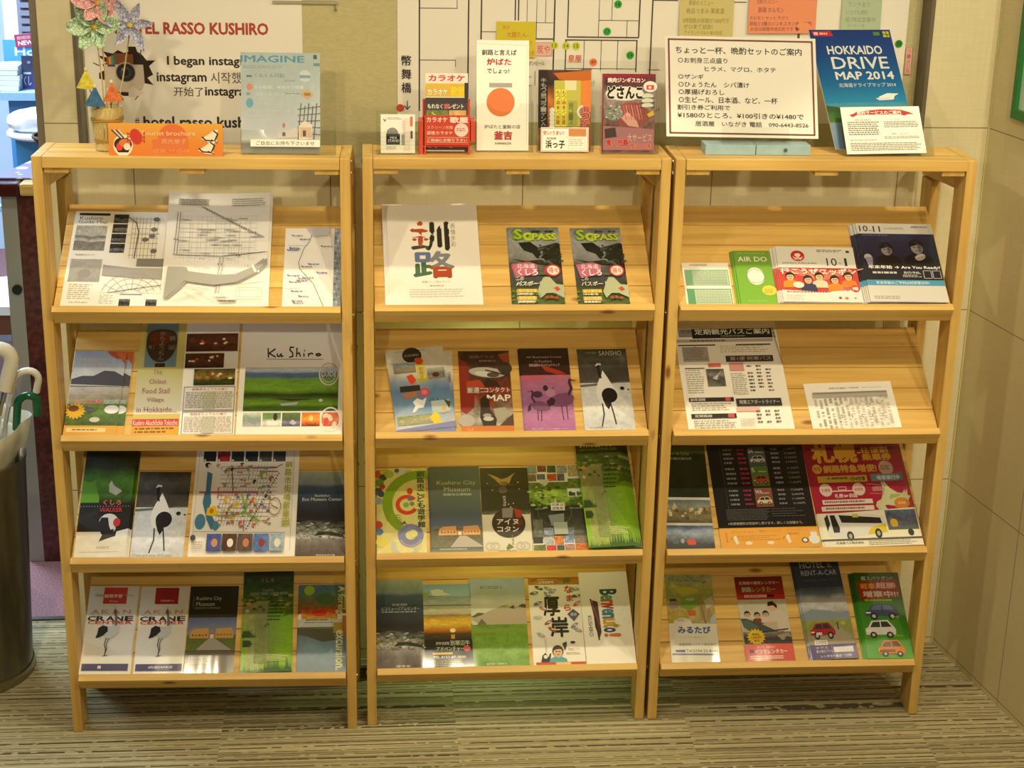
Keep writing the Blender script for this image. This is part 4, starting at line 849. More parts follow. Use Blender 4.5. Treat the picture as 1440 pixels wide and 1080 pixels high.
def art_kotan(a):
    a.I(0, 0, 1, .54, 14, 18, scene_fn([(0, '#2c2a22'), (.6, '#25241e'), (1, '#33362a')], .2, 5, 6)); a.I(0, .50, 1, .56, 14, 4, scene_fn([(0, '#2c3020'), (1, '#6a6c48')], .8, 14, 4))
    a.R(0, .55, 1, 1, '#dad6c0'); trees(a, 0, 1, .56, .04, '#55583c', 12, 2)
    a.P([(.14, .07), (.30, .10), (.44, .14), (.56, .12), (.74, .06), (.66, .11), (.60, .19), (.50, .20), (.44, .21), (.38, .19), (.30, .14)], '#b89a4c'); a.P([(.40, .17), (.58, .17), (.52, .22), (.46, .22)], '#8a6a30'); a.L([(.26, .215), (.70, .205)], .01, '#7c6a48')
    a.dots([(.14, .19), (.24, .27), (.78, .18), (.80, .26), (.56, .44), (.66, .43), (.60, .475)], .014, '#d8d8c8'); a.E(.46, .27, .09, .09, '#5c5048'); a.V('阿寒湖畔', .45, .34, .51, .47, '#d8d4c4')
    a.E(.54, .665, .345, .345, '#3a2e26', 36); a.P([(.42, .49), (.65, .485), (.62, .60), (.42, .60)], '#8a8480'); a.P([(.66, .485), (.82, .52), (.80, .60), (.70, .60)], '#a83428'); a.E(.74, .66, .10, .07, '#5c3024')
    a.T('アイヌ', .30, .615, .74, .68, '#eeeade', .02); a.T('コタン', .30, .70, .74, .765, '#eeeade', .02); a.V('北海道', .58, .80, .63, .92, '#8a8674')
    for x in (.14, .86, .24, .76): a.O(x, .93, .10, .03, '#c4c0a8', 0, 360, 24)
    a.P([(.46, .955), (.52, .90), (.57, .92), (.62, .945), (.56, .955), (.50, .975)], '#6c7c4c'); a.B(.3, .98, .7, .992, 1, '#8a8674', .8, .04)

def art_collage(a):
    a.I(0, .20, 1, .86, 26, 26, scene_fn([(0, '#5a7c30'), (.25, '#7c9c38'), (.4, '#547428'), (.5, '#2c3818'), (.65, '#3a3a30'), (.85, '#4a4c40'), (1, '#6c6c58')], .5, 7, 9, .25))
    a.E(.42, .38, .30, .16, '#86a838'); a.E(.38, .34, .14, .08, '#a0bc4c'); a.I(.05, .48, .95, .80, 18, 12, scene_fn([(0, '#25281c'), (.6, '#3a3c38'), (1, '#5a6250')], .5, 6, 8, .3, 3))
    rn = random.Random(12)
    cells = [(0, 0, .18, .10, '#8c9484'), (.18, .0, .35, .08, '#7a4438'), (.35, 0, .52, .09, '#445a30'), (.52, .0, .72, .10, '#94988c'), (.72, 0, 1, .14, '#b0a070'), (0, .10, .16, .19, '#7c6a54'), (.16, .10, .32, .17, '#5c7080'), (.34, .10, .52, .19, '#c8502c'), (.52, .10, .66, .19, '#54606c'), (.70, .16, 1, .27, '#6c8c3a'),
             (.02, .63, .20, .80, '#6a6e60'), (.20, .73, .38, .82, '#8c98b0'), (.38, .72, .56, .82, '#4c7030'), (.56, .73, .74, .82, '#70808c'), (.0, .83, .18, .91, '#2e302e'), (.18, .83, .37, .93, '#b0b8bc'), (.37, .82, .54, .93, '#c87c34'), (.54, .82, .72, .91, '#8498c0'), (.72, .83, 1, .92, '#8a7c64'), (0, .92, .22, 1, '#6c7c38'), (.22, .93, .40, 1, '#c8382c'), (.40, .93, .54, 1, '#4a5858'), (.54, .92, .72, 1, '#b08474'), (.72, .92, 1, 1, '#d07028')]
    for x0, y0, x1, y1, c in cells: a.I(x0 + .006, y0 + .003, x1 - .006, y1 - .003, 6, 5, scene_fn([(0, c), (1, c)], .6, 5, 5, 0, rn.randint(0, 99)))
    a.P([(.18, .17), (.38, .17), (.36, .21), (.30, .25), (.20, .21)], '#d4d6c8'); a.R(.68, .28, .98, .38, '#ccd0d0'); a.R(.70, .33, .82, .37, '#445038'); a.R(.84, .32, .96, .37, '#4c5a40')
    for k in range(70): x, y = rn.random(), .24 + .28 * rn.random(); a.E(x, y, .015 + .035 * rn.random(), .01 + .02 * rn.random(), ('#4c6c28', '#7c9c38', '#94b048', '#33501e', '#a8b86c')[k % 5], 8)
    a.O(.42, .55, .30, .008, '#6c7450'); a.L([(.45, .41), (.45, .47)], .012, '#e8e8e0'); a.R(.36, .455, .60, .545, '#e0e0d8'); a.T('阿寒湖', .38, .462, .58, .495, '#3c4438', .01); a.T('遊覧船', .38, .502, .58, .538, '#3c4438', .01); a.T('LAKE AKAN', .08, .515, .24, .53, '#a8aca0'); a.T('PARADISE', .68, .515, .92, .53, '#a8aca0')
    a.P([(.30, .60), (.58, .58), (.56, .72), (.34, .72)], '#848c8c'); a.R(.38, .68, .62, .82, '#a8b0a0')

def art_sunset(a):
    a.G(0, 0, 1, .15, '#7aa2bc', '#9cbccc'); a.P([(.16, .07), (.30, .06), (.42, .07), (.44, .10), (.58, .13), (.20, .15)], '#d8dcd4'); a.L([(.12, .145), (.75, .165)], .025, '#4c5c5c'); a.I(0, .15, 1, .25, 14, 6, scene_fn([(0, '#8ca4a8'), (1, '#b4bcb4')], .3, 5, 4)); a.R(0, .10, .12, .17, '#8c9c58')
    a.I(0, .25, 1, .38, 14, 8, scene_fn([(0, '#a4aca8'), (.3, '#c8c4a8'), (1, '#b0b098')], .25, 6, 5)); a.L([(0, .255), (1, .26)], .02, '#5c6c74'); a.T('厚岸', .88, .27, .92, .30, '#e8e0d0'); a.B(.28, .36, .88, .375, 1, '#c88c88', .8, .05)
    a.I(0, .37, 1, .62, 20, 14, scene_fn([(0, '#8c7838'), (.2, '#d8a838'), (.45, '#ecc848'), (.7, '#c87c1c'), (.9, '#6c3c14'), (1, '#3c2414')], .3, 5, 8)); a.E(.60, .56, .06, .05, '#fff2b0'); a.I(0, .60, 1, .68, 14, 6, scene_fn([(0, '#4c3c28'), (1, '#24241c')], .4, 4, 6)); a.R(.56, .61, .64, .66, '#d8a040')
    a.R(0, .67, 1, 1, '#1c1e1a'); a.T('厚岸湖遊覧', .24, .695, .52, .73, '#d4d4c8', .01); a.T('別寒辺牛', .54, .68, .94, .74, '#c4c8b4', .02, out='#5a5c50'); a.T('アドベンチャー', .25, .755, .82, .80, '#e4e0d4', .02, out='#4c4c44'); a.E(.88, .775, .07, .07, '#d85c5c'); a.R(.17, .82, .58, .845, '#d8b43c')
    a.T('TEL.0153-87-3830', .18, .862, .85, .892, '#f0ece0', .02); a.B(.18, .905, .80, .985, 4, '#b8b8ac', .5, .05, .1)

def art_cliff(a):
    a.I(0, 0, 1, .55, 16, 18, scene_fn([(0, '#94a8c0'), (.35, '#a8b4bc'), (.5, '#d4d4cc'), (1, '#e0dcd0')], .06, 4, 4, .06)); a.R(.20, .09, .58, .12, '#5a7484'); a.T('北海道立自然公園', .22, .094, .56, .116, '#dce4dc'); a.T('厚岸道立公園', .12, .135, .70, .185, '#a8ac84', .02); a.T('Ｇ', .78, .135, .86, .18, '#9ca49c')
    a.P([(0, .44), (.14, .39), (.25, .40), (.2, .46)], '#566a3c'); a.P([(0, .46), (.2, .42), (.35, .37), (.55, .325), (.72, .33), (.95, .335), (1, .36), (1, .58), (.3, .58)], '#bcae9c'); a.P([(.52, .33), (.62, .315), (.70, .32)], '#4c5a38'); a.P([(.70, .345), (.78, .31), (.80, .36), (.74, .35)], '#5c5c4c'); a.P([(.86, .33), (.94, .30), (1, .31), (1, .35)], '#54563c'); a.P([(.07, .56), (.2, .46), (.30, .54), (.34, .57), (.2, .60)], '#7c6c60')
    a.I(0, .53, 1, 1, 22, 24, scene_fn([(0, '#6c9434'), (.3, '#74a038'), (.7, '#80a848'), (1, '#6c9a3c')], .28, 8, 9, .15, 6)); a.P([(0, .50), (.05, .54), (.3, .585), (.7, .565), (1, .58), (1, .62), (0, .62)], '#7ca03c'); a.T('霧多布岬・湯沸岬灯台', .24, .955, .60, .98, '#e4e8d4')

def art_akkeshi(a):
    a.R(0, 0, 1, .085, '#a8742c'); a.I(0, 0, 1, .085, 14, 4, scene_fn([(0, '#9c5c24'), (1, '#b8842c')], .4, 6, 3)); a.T('厚岸観光パンフレット', .18, .015, .58, .035, '#f0dcb0'); a.T('北海道厚岸', .20, .04, .50, .07, '#f0e4c8', .01); a.P([(.66, .02), (.80, .01), (.84, .05), (.70, .07)], '#5c6c2c')
    a.T('厚', .27, .23, .58, .44, '#23241e', .035); a.T('岸', .38, .46, .72, .68, '#23241e', .035)
    for ch, x, y, s in (('な', .70, .10, .16), ('ま', .73, .21, .13), ('ら', .67, .32, .13)): a.T(ch, x, y, x + s, y + s * .52, '#c44434', .04)
    rn = random.Random(21)
    for x, y, c in ((.20, .12, '#4c5c54'), (.10, .18, '#5c6c48'), (.38, .13, '#9ca0a0'), (.46, .16, '#a0a4a4'), (.90, .14, '#8c9078'), (.36, .20, '#8c9490'), (.92, .22, '#4c5c44'), (.16, .30, '#6c7c7c'), (.26, .36, '#c08c80'), (.92, .31, '#d06c34'), (.34, .52, '#a06048'), (.40, .60, '#a85434'), (.14, .46, '#c0c8bc'), (.84, .56, '#8c9490'), (.90, .61, '#a4a8a0'), (.18, .66, '#b0b4a8')):
        a.E(x, y, .09, .035, c, 14, rot=rn.uniform(-40, 40)); a.E(x + .02, y - .004, .04, .016, '#dcdcd0', 10, rot=rn.uniform(-40, 40))
    a.P([(.72, .43), (.84, .37), (.96, .43), (.84, .51)], '#5c5a78'); a.T('厚岸', .78, .415, .90, .455, '#d8d8dc', .01)
    face(a, .48, .85, .10, '#5aa6b8', '#dcb494'); a.P([(.14, .98), (.18, .89), (.24, .86), (.30, .91), (.32, .87), (.35, .87), (.31, .96), (.28, .99)], '#26282a'); a.E(.24, .905, .04, .04, '#e8e8e0')
    a.R(.05, .965, 1, 1, '#cc5030'); a.R(.42, .965, .72, 1, '#e0b030'); a.T('味覚満載', .45, .972, .70, .996, '#f4ecc8'); a.V('いただきます', .24, .70, .28, .86, '#b09c94'); a.T('厚岸味覚ターミナル', .68, .81, .90, .84, '#c88c80'); a.B(.64, .86, .94, .885, 2, '#b09c94', .5, .05); a.E(.78, .75, .05, .025, '#2a2a28'); a.P([(.58, .76), (.66, .74), (.66, .78), (.62, .84), (.60, .82)], '#3a3c38')

def art_benvenuto(a):
    for ch, y0, y1, c in (('B', .195, .255, '#3c5a54'), ('e', .26, .305, '#5c9c7c'), ('n', .31, .36, '#c8683c'), ('v', .36, .405, '#c03c34'), ('e', .41, .455, '#548cac'), ('n', .46, .51, '#4c7c9c'), ('u', .515, .57, '#d8a83c'), ('t', .575, .61, '#b0a03c'), ('o', .615, .66, '#3c4c84'), ('!', .68, .705, '#d07840')): a.T(ch, .42 if ch in 'Bt!' else .42, y0, .74 if ch in 'Bt!' else .64, y1, c, .045, rot=-90)
    a.P([(.23, .31), (.34, .33), (.36, .66), (.31, .72), (.24, .60)], '#5c3c38'); a.L([(.20, .30), (.26, .52), (.30, .74)], .03, '#4a3030'); a.L([(.22, .35), (.34, .58)], .035, '#7c5450'); a.T('KUSHIRO', .11, .48, .19, .70, '#5c5048', rot=-90, sh=0); a.T('のりもの', .42, .48, .475, .56, '#b88c7c', rot=-90)
    a.dots([(.80, .34), (.84, .42), (.78, .47), (.86, .52), (.76, .60), (.68, .22), (.75, .30), (.88, .38)], .008, '#a8a8a0')

def art_jr(a):
    a.T('JR釧路駅時刻表', .16, .03, .54, .075, '#6c7068', .01); a.R(.04, .16, .98, .53, '#7cac84'); a.R(.20, .18, .96, .52, '#c4d4bc'); a.R(.04, .60, .98, .965, '#5f9a70'); a.R(.20, .615, .96, .95, '#cfdcc4')
    for k in range(9): a.B(.21, .19 + .037 * k, .95, .21 + .037 * k, 1, '#7c9c84', .7, .03, .02); a.B(.21, .62 + .037 * k, .95, .64 + .037 * k, 1, '#7c9c84', .7, .03, .02)
    for k in range(12): a.L([(.20 + .063 * k, .18), (.20 + .063 * k, .52)], .004, '#8cb494'); a.L([(.20 + .063 * k, .615), (.20 + .063 * k, .95)], .004, '#8cb494')
def art_airdo(a):
    a.G(0, 0, 1, 1, '#6f9a3c', '#78b03c', '#7cb83c'); a.T('The Timetable of', .10, .035, .86, .06, '#a8c47c'); a.T('AIR DO', .10, .115, .90, .205, '#e8ecd8', .012)
    a.E(.83, .74, .20, .17, '#e0d448', 16); a.B(.70, .72, .96, .80, 3, '#a8843c', .4, .08); a.B(.2, .92, .8, .955, 2, '#9cc86c', .5, .08)
    a.E(.52, .48, .24, .30, '#e9ebdf', 30); a.O(.52, .48, .245, .012, '#3c4c34')   # plain white oval where the picture stood
def art_jal(a):
    a.R(0, 0, 1, .385, '#dcdcd6'); a.E(.27, .165, .088, .088, '#c0282c', 32); a.E(.27, .15, .04, .03, '#ecdcd4', 14); a.P([(.20, .17), (.24, .20), (.27, .175), (.30, .20), (.34, .17), (.31, .235), (.23, .235)], '#e8d0c8'); a.T('JAL', .248, .205, .292, .232, '#c0282c', .03)
    a.T('JAPAN AIRLINES', .06, .285, .50, .315, '#3c3a38', .008); a.B(.52, .05, .86, .10, 2, '#5c5c58', .5, .05); a.E(.92, .08, .025, .02, '#444'); a.T('10', .63, .20, .76, .34, '#33312f', .002); a.T('1', .86, .20, .89, .34, '#33312f', .002); a.T('月', .78, .28, .81, .31, '#555')
    a.R(0, .385, 1, .80, '#c8443c')
    for k in range(15): a.P([(.52, .62), (-.05 + .08 * k, .385), (-.015 + .08 * k, .385)], '#e4a890')
    a.P([(0, .385), (1, .385), (1, .43), (0, .40)], '#b83434'); a.T('行こうぜニッポン', .02, .395, .98, .50, '#f2e8e0', .04, out='#b83c34', ow=.03)
    for x, c in ((.12, '#e08c2c'), (.88, '#e0812c'), (.24, '#d8d4cc'), (.70, '#e0882c'), (.36, '#3a3c58'), (.52, '#e8d8c0')): pass
    for x, y, c in ((.13, .545, '#e0902c'), (.87, .535, '#dc8030'), (.50, .545, '#e4d0b4'), (.69, .60, '#e0882c'), (.35, .605, '#34385c')): face(a, x, y, .055, c, '#e8b894')
    a.E(.22, .70, .07, .05, '#e8e0d4'); a.P([(0, .79), (.5, .82), (1, .77), (1, .88), (0, .88)], '#e8e4de'); a.B(.06, .815, .70, .84, 1, '#8c3c44', .7, .03); a.T('先', .76, .72, .85, .80, '#d0303c', .03, out='#f4e8e0'); a.E(.93, .76, .055, .055, '#c8303c'); a.T('得', .89, .73, .97, .79, '#f4e8e0', .03)
    a.R(0, .865, 1, 1, '#e4e2dc'); a.B(.05, .885, .28, .975, 4, '#b4b0a8', .4, .03); a.dots([(.72, .925), (.80, .93)], .022, '#b8343c'); a.E(.80, .93, .022, .022, '#d86c64'); a.P([(.90, .91), (.93, .925), (.90, .94)], '#b83c3c')
def art_ana(a):
    a.R(0, 0, 1, .135, '#d4d4d0'); a.T('10', .04, .03, .15, .105, '#2c2c34', .012); a.T('11', .22, .035, .31, .11, '#2c2c34', .012); a.B(.16, .09, .20, .10, 1, '#444', .8, .02); a.T('ANA国内線時刻表', .36, .05, .62, .078, '#8c8c88'); a.T('ANA', .72, .03, .80, .055, '#3c3c60', .03, sh=.02); a.B(.80, .035, .98, .055, 1, '#77777a', .7, .03)
    a.I(0, .135, 1, .73, 20, 24, scene_fn([(0, '#262850'), (.4, '#1f2140'), (.8, '#17182c'), (1, '#14141f')], .14, 4, 4)); a.B(.06, .15, .5, .165, 1, '#6c7098', .6, .04)
    for cx, cy, r in ((.34, .34, .085), (.74, .31, .095)):
        k = a.w / a.h
        a.P([(cx - 2.3 * r, cy + 3.6 * r * k), (cx + 2.2 * r, cy + 3.6 * r * k), (cx + 1.9 * r, cy + 1.7 * r * k), (cx + .6 * r, cy + 1.0 * r * k), (cx - .6 * r, cy + 1.0 * r * k), (cx - 1.9 * r, cy + 1.7 * r * k)], '#101018')
        a.E(cx, cy - .3 * r * k, 1.05 * r, 1.15 * r, '#15131a', 20); a.E(cx, cy + .1 * r * k, .82 * r, 1.05 * r, '#8c8688', 20); a.P([(cx - .9 * r, cy - .1 * r * k), (cx - .6 * r, cy - .9 * r * k), (cx + .7 * r, cy - .9 * r * k), (cx + .9 * r, cy - .1 * r * k), (cx + .3 * r, cy - .5 * r * k)], '#15131a')
        a.P([(cx + .1 * r, cy - .7 * r * k), (cx + .8 * r, cy - .1 * r * k), (cx + .5 * r, cy + .9 * r * k), (cx + .2 * r, cy + .9 * r * k)], '#5a5660')
        a.L([(cx - .5 * r, cy - .05 * r * k), (cx - .12 * r, cy)], .13 * r, '#2a2628'); a.L([(cx + .12 * r, cy), (cx + .5 * r, cy - .05 * r * k)], .13 * r, '#2a2628'); a.L([(cx - .2 * r, cy + .6 * r * k), (cx + .25 * r, cy + .6 * r * k)], .10 * r, '#4a3c3c')
    a.E(.76, .435, .075, .05, '#a09a9a', 14, rot=30); a.L([(.70, .44), (.80, .40)], .025, '#b4aeac'); a.L([(.70, .46), (.82, .43)], .02, '#8c8686'); a.E(.08, .44, .05, .05, '#b8b4b8'); a.P([(.04, .44), (.14, .44), (.12, .56), (.06, .54)], '#8c88a0')
    a.T('年末年始 → Are You Ready?', .06, .545, .985, .595, '#f0eeea', .03); a.B(.10, .625, .42, .655, 1, '#c8c8cc', .8, .05); a.T('先行!予約。', .50, .62, .72, .655, '#e4e4e4', .01); a.B(.48, .665, .74, .70, 2, '#c4c4c8', .5, .04)
    a.box(.755, .61, .855, .705, .008, '#c8c8cc'); a.box(.875, .61, .975, .705, .008, '#c8c8cc')
    a.R(0, .73, 1, .80, '#4c9cc4'); a.T('年末年始のご予約は好評受付中!', .12, .745, .80, .785, '#e4f0f4', .01); a.R(0, .80, 1, 1, '#d9d7d0'); a.B(.06, .93, .40, .975, 2, '#8c8c8c', .5, .04)

def art_bus_news(a):
    a.wp = [(0, 0), (.36, .13), (1, 1)]
    a.R(.04, .355, .36, .41, '#8c8a86'); a.T('定期観光', .06, .362, .30, .382, '#333'); a.R(.17, .35, .955, .42, '#20241e'); a.T('定期観光バスご案内', .20, .358, .93, .395, '#d8dcd0', .02); a.B(.45, .402, .70, .412, 1, '#7c9474', .8, .03); a.R(.0, .425, .95, .445, '#b8aca8')
    a.B(.14, .43, .5, .442, 1, '#6c5c58', .8, .03)
    for x0, y0, x1 in ((.02, .46, .38), (.58, .46, .92)): a.R(x0, y0, x1, y0 + .008, '#3c3c3a')
    a.R(.05, .475, .30, .57, '#aaa59e'); a.B(.06, .48, .29, .565, 7, '#77736e', .4, .03); a.B(.42, .47, .9, .52, 4, '#c0b8b0', .4, .05); a.E(.18, .51, .06, .05, '#96918b')
    def table(x0, y0, x1, y1, seed):
        rn = random.Random(seed)
        for c in range(5):
            for r in range(int((y1 - y0) / .022)):
                if rn.random() < .8: a.B(x0 + (x1 - x0) * (.38 + .2 * (c % 3)), y0 + .022 * r, x0 + (x1 - x0) * (.50 + .2 * (c % 3)), y0 + .022 * r + .012, 1, '#6a6762', .8, .03)
        a.B(x0, y0 + .05, x0 + (x1 - x0) * .35, y1, 12, '#9c9892', .35, .03)
    a.R(.46, .535, .92, .575, '#3a3a36'); a.T('第1便 阿寒バス', .50, .542, .90, .567, '#c8a8a0', .01); a.R(.48, .58, .62, .635, '#d89890'); table(.48, .60, .92, .79, 2)
    a.I(.25, .62, .42, .73, 14, 10, scene_fn([(0, '#54524e'), (.4, '#8a8884'), (.6, '#4c4a46'), (1, '#77756f')], .5, 5, 5, .5)); a.P([(.30, .68), (.40, .635), (.36, .66), (.34, .69)], '#c8c8c4'); a.R(.28, .585, .40, .608, '#d8685c'); a.R(.05, .612, .24, .618, '#444'); a.B(.05, .625, .23, .78, 11, '#a4a09a', .3, .04)
    a.R(.045, .80, .47, .825, '#33312e'); a.T('摩周湖線', .055, .804, .20, .821, '#d8d4cc', .01); a.R(.39, .802, .44, .822, '#d0585c'); a.B(.06, .835, .46, .885, 4, '#a4a09a', .35, .04)
    a.R(.045, .90, .47, .928, '#33312e'); a.T('定期路線', .075, .905, .24, .922, '#d8d4cc', .01); a.R(.39, .902, .45, .925, '#d0585c'); a.B(.06, .94, .46, .995, 4, '#a4a09a', .35, .04)
    a.R(.49, .81, .92, .858, '#3a3a36'); a.T('阿寒エアポートライナー', .52, .82, .90, .846, '#d8d4cc', .01); a.R(.48, .865, .70, .89, '#e0b0a8'); table(.50, .885, .93, .985, 4); a.L([(.96, .36), (1, .6)], .006, '#888')
    a.V('釧路発', .955, .36, .985, .43, '#44423e')
def art_bus_table(a):
    a.T('釧路空港連絡バス時刻表', .28, .10, .62, .14, '#77746c', .01); a.B(.66, .115, .92, .13, 1, '#a8a49a', .7, .03); a.R(.08, .20, .93, .24, '#8c8a82'); a.R(.07, .24, .93, .33, '#b4b0a6')
    rn = random.Random(4)
    for c in range(15):
        for r in range(24):
            if rn.random() < .72: x, y = .08 + .057 * c, .35 + .027 * r; a.R(x, y, x + .03, y + .014, '#9a968e')
    for c in range(5):
        for y in (.54, .76, .80): a.E(.34 + .115 * c, y, .007, .009, '#44423e', 8)

def art_city_photo(a):
    a.wp = [(0, 0), (.235, .07), (.325, .145), (.49, .51), (1, 1)]
    a.I(0, 0, 1, .50, 18, 26, scene_fn([(0, '#54682c'), (.25, '#5a6c34'), (.45, '#4c5c2c'), (.55, '#25301c'), (.8, '#1f2e1a'), (1, '#223018')], .35, 5, 9, .1)); a.T('Hotel & City', .10, .235, .66, .27, '#93a06c'); a.T('くしろ観光案内所', .10, .295, .70, .325, '#a8b07c', .01)
    a.R(0, .49, 1, .515, '#d8d8d0'); a.I(0, .515, 1, .745, 24, 14, scene_fn([(0, '#6c7c88'), (.3, '#8c948c'), (.5, '#7c7450'), (.7, '#8a8060'), (1, '#5c5434')], .4, 9, 7, .15)); rn = random.Random(9)
    for k in range(22): x = rn.random() * .92; y = .60 + .11 * rn.random(); a.R(x, y - .03 * rn.random(), x + .06, y + .015, ('#c8b888', '#a88c54', '#70503c', '#d8d0bc')[k % 4])
    a.P([(.18, .60), (.24, .545), (.30, .60)], '#c8c49c'); a.R(0, .745, 1, .77, '#dcdcd4'); a.I(0, .77, 1, 1, 20, 12, scene_fn([(0, '#54688c'), (.3, '#8c9cac'), (.5, '#5c6874'), (.7, '#2c343c'), (1, '#22262a')], .4, 5, 6, .3, 8)); a.P([(.42, .92), (.48, .90), (.60, .905), (.62, .955), (.46, .96)], '#c8402c'); a.E(.2, .93, .07, .06, '#4a5460'); a.E(.34, .92, .04, .06, '#8c98a0')
def art_rental(a):
    a.wp = [(0, 0), (.36, .147), (.495, .306), (.635, .486), (.665, .502), (.80, .662), (.807, .785), (.826, .812), (.835, .833), (1, 1)]
    a.R(0, 0, 1, .835, '#1c1d1f')
    rn = random.Random(7)
    for k, y in enumerate((.36, .50, .665)):
        cols = (('#4f5e62', '#c8c8c0'), ('#5c7c34', '#c84834'), ('#8c5448', '#dccfa0'))[k]; y1 = y + .135
        a.R(.42, y, .60, y1, cols[0]); car(a, .435, y + .062, .59, y + .118, cols[1]); a.T(('SA', 'S', 'WA')[k], .43, y + .015, .43 + (.05, .03, .07)[k], y + .042, '#d8dcd8', .02); a.B(.50, y + .035, .59, y + .045, 1, '#c8c8c0', .7, .02)
        for j in range(4):
            a.B(.16, y + .012 + .032 * j, .27, y + .028 + .032 * j, 1, '#8c8c8c', .8, .03); a.B(.31, y + .012 + .032 * j, .40, y + .028 + .032 * j, 1, '#a83454', .8, .03); a.B(.66, y + .012 + .032 * j, .75, y + .028 + .032 * j, 1, '#8c8c8c', .8, .03); a.T(('11,500円', '21,500円', '17,500円', '2,000円')[(j + k) % 4], .80, y + .012 + .032 * j, .92, y + .026 + .032 * j, '#9c9c98' if k < 2 else '#c8c4bc')
        a.L([(.13, y + .005), (.13, y1)], .004, '#55565a')
    a.B(.10, .801, .55, .8065, 8, '#77777a', .35, .02, .1); a.B(.56, .801, .96, .8055, 4, '#6c6c70', .25, .03, .4); a.T('※免責補償料は別途申し受けます。詳しくは店舗まで。', .10, .808, .86, .824, '#c8c4b8', .01)
    a.R(0, .835, 1, 1, '#e09c24'); a.T('オプションサービス', .12, .858, .34, .878, '#b86c1c', .01); a.T('充実のラインナップ', .40, .855, .62, .875, '#b86c1c', .01); a.T('チャイルドシート', .68, .855, .90, .87, '#c85c1c', .01); a.T('無料貸出', .69, .882, .80, .898, '#c04c1c', .01); a.V('格安料金', .055, .87, .075, .95, '#a86418')
    for x in (.13, .66): a.P([(x, .91), (x + .03, .895), (x + .05, .96), (x + .02, .97)], '#e0d8b8'); a.O(x - .0, .93, .03, .008, '#9c7c3c', 90, 200)
    for x in (.28, .50): a.E(x, .96, .035, .02, '#e4d8b0')
    a.B(.17, .90, .62, .945, 3, '#bc8424', .3, .04); a.E(.85, .945, .035, .03, '#3a2a1c'); a.E(.85, .945, .022, .02, '#e8e0d0'); a.E(.945, .94, .055, .055, '#dcdcd0'); a.E(.945, .895, .035, .028, '#dcdcd0'); a.R(.92, .875, .97, .888, '#c8c8bc')
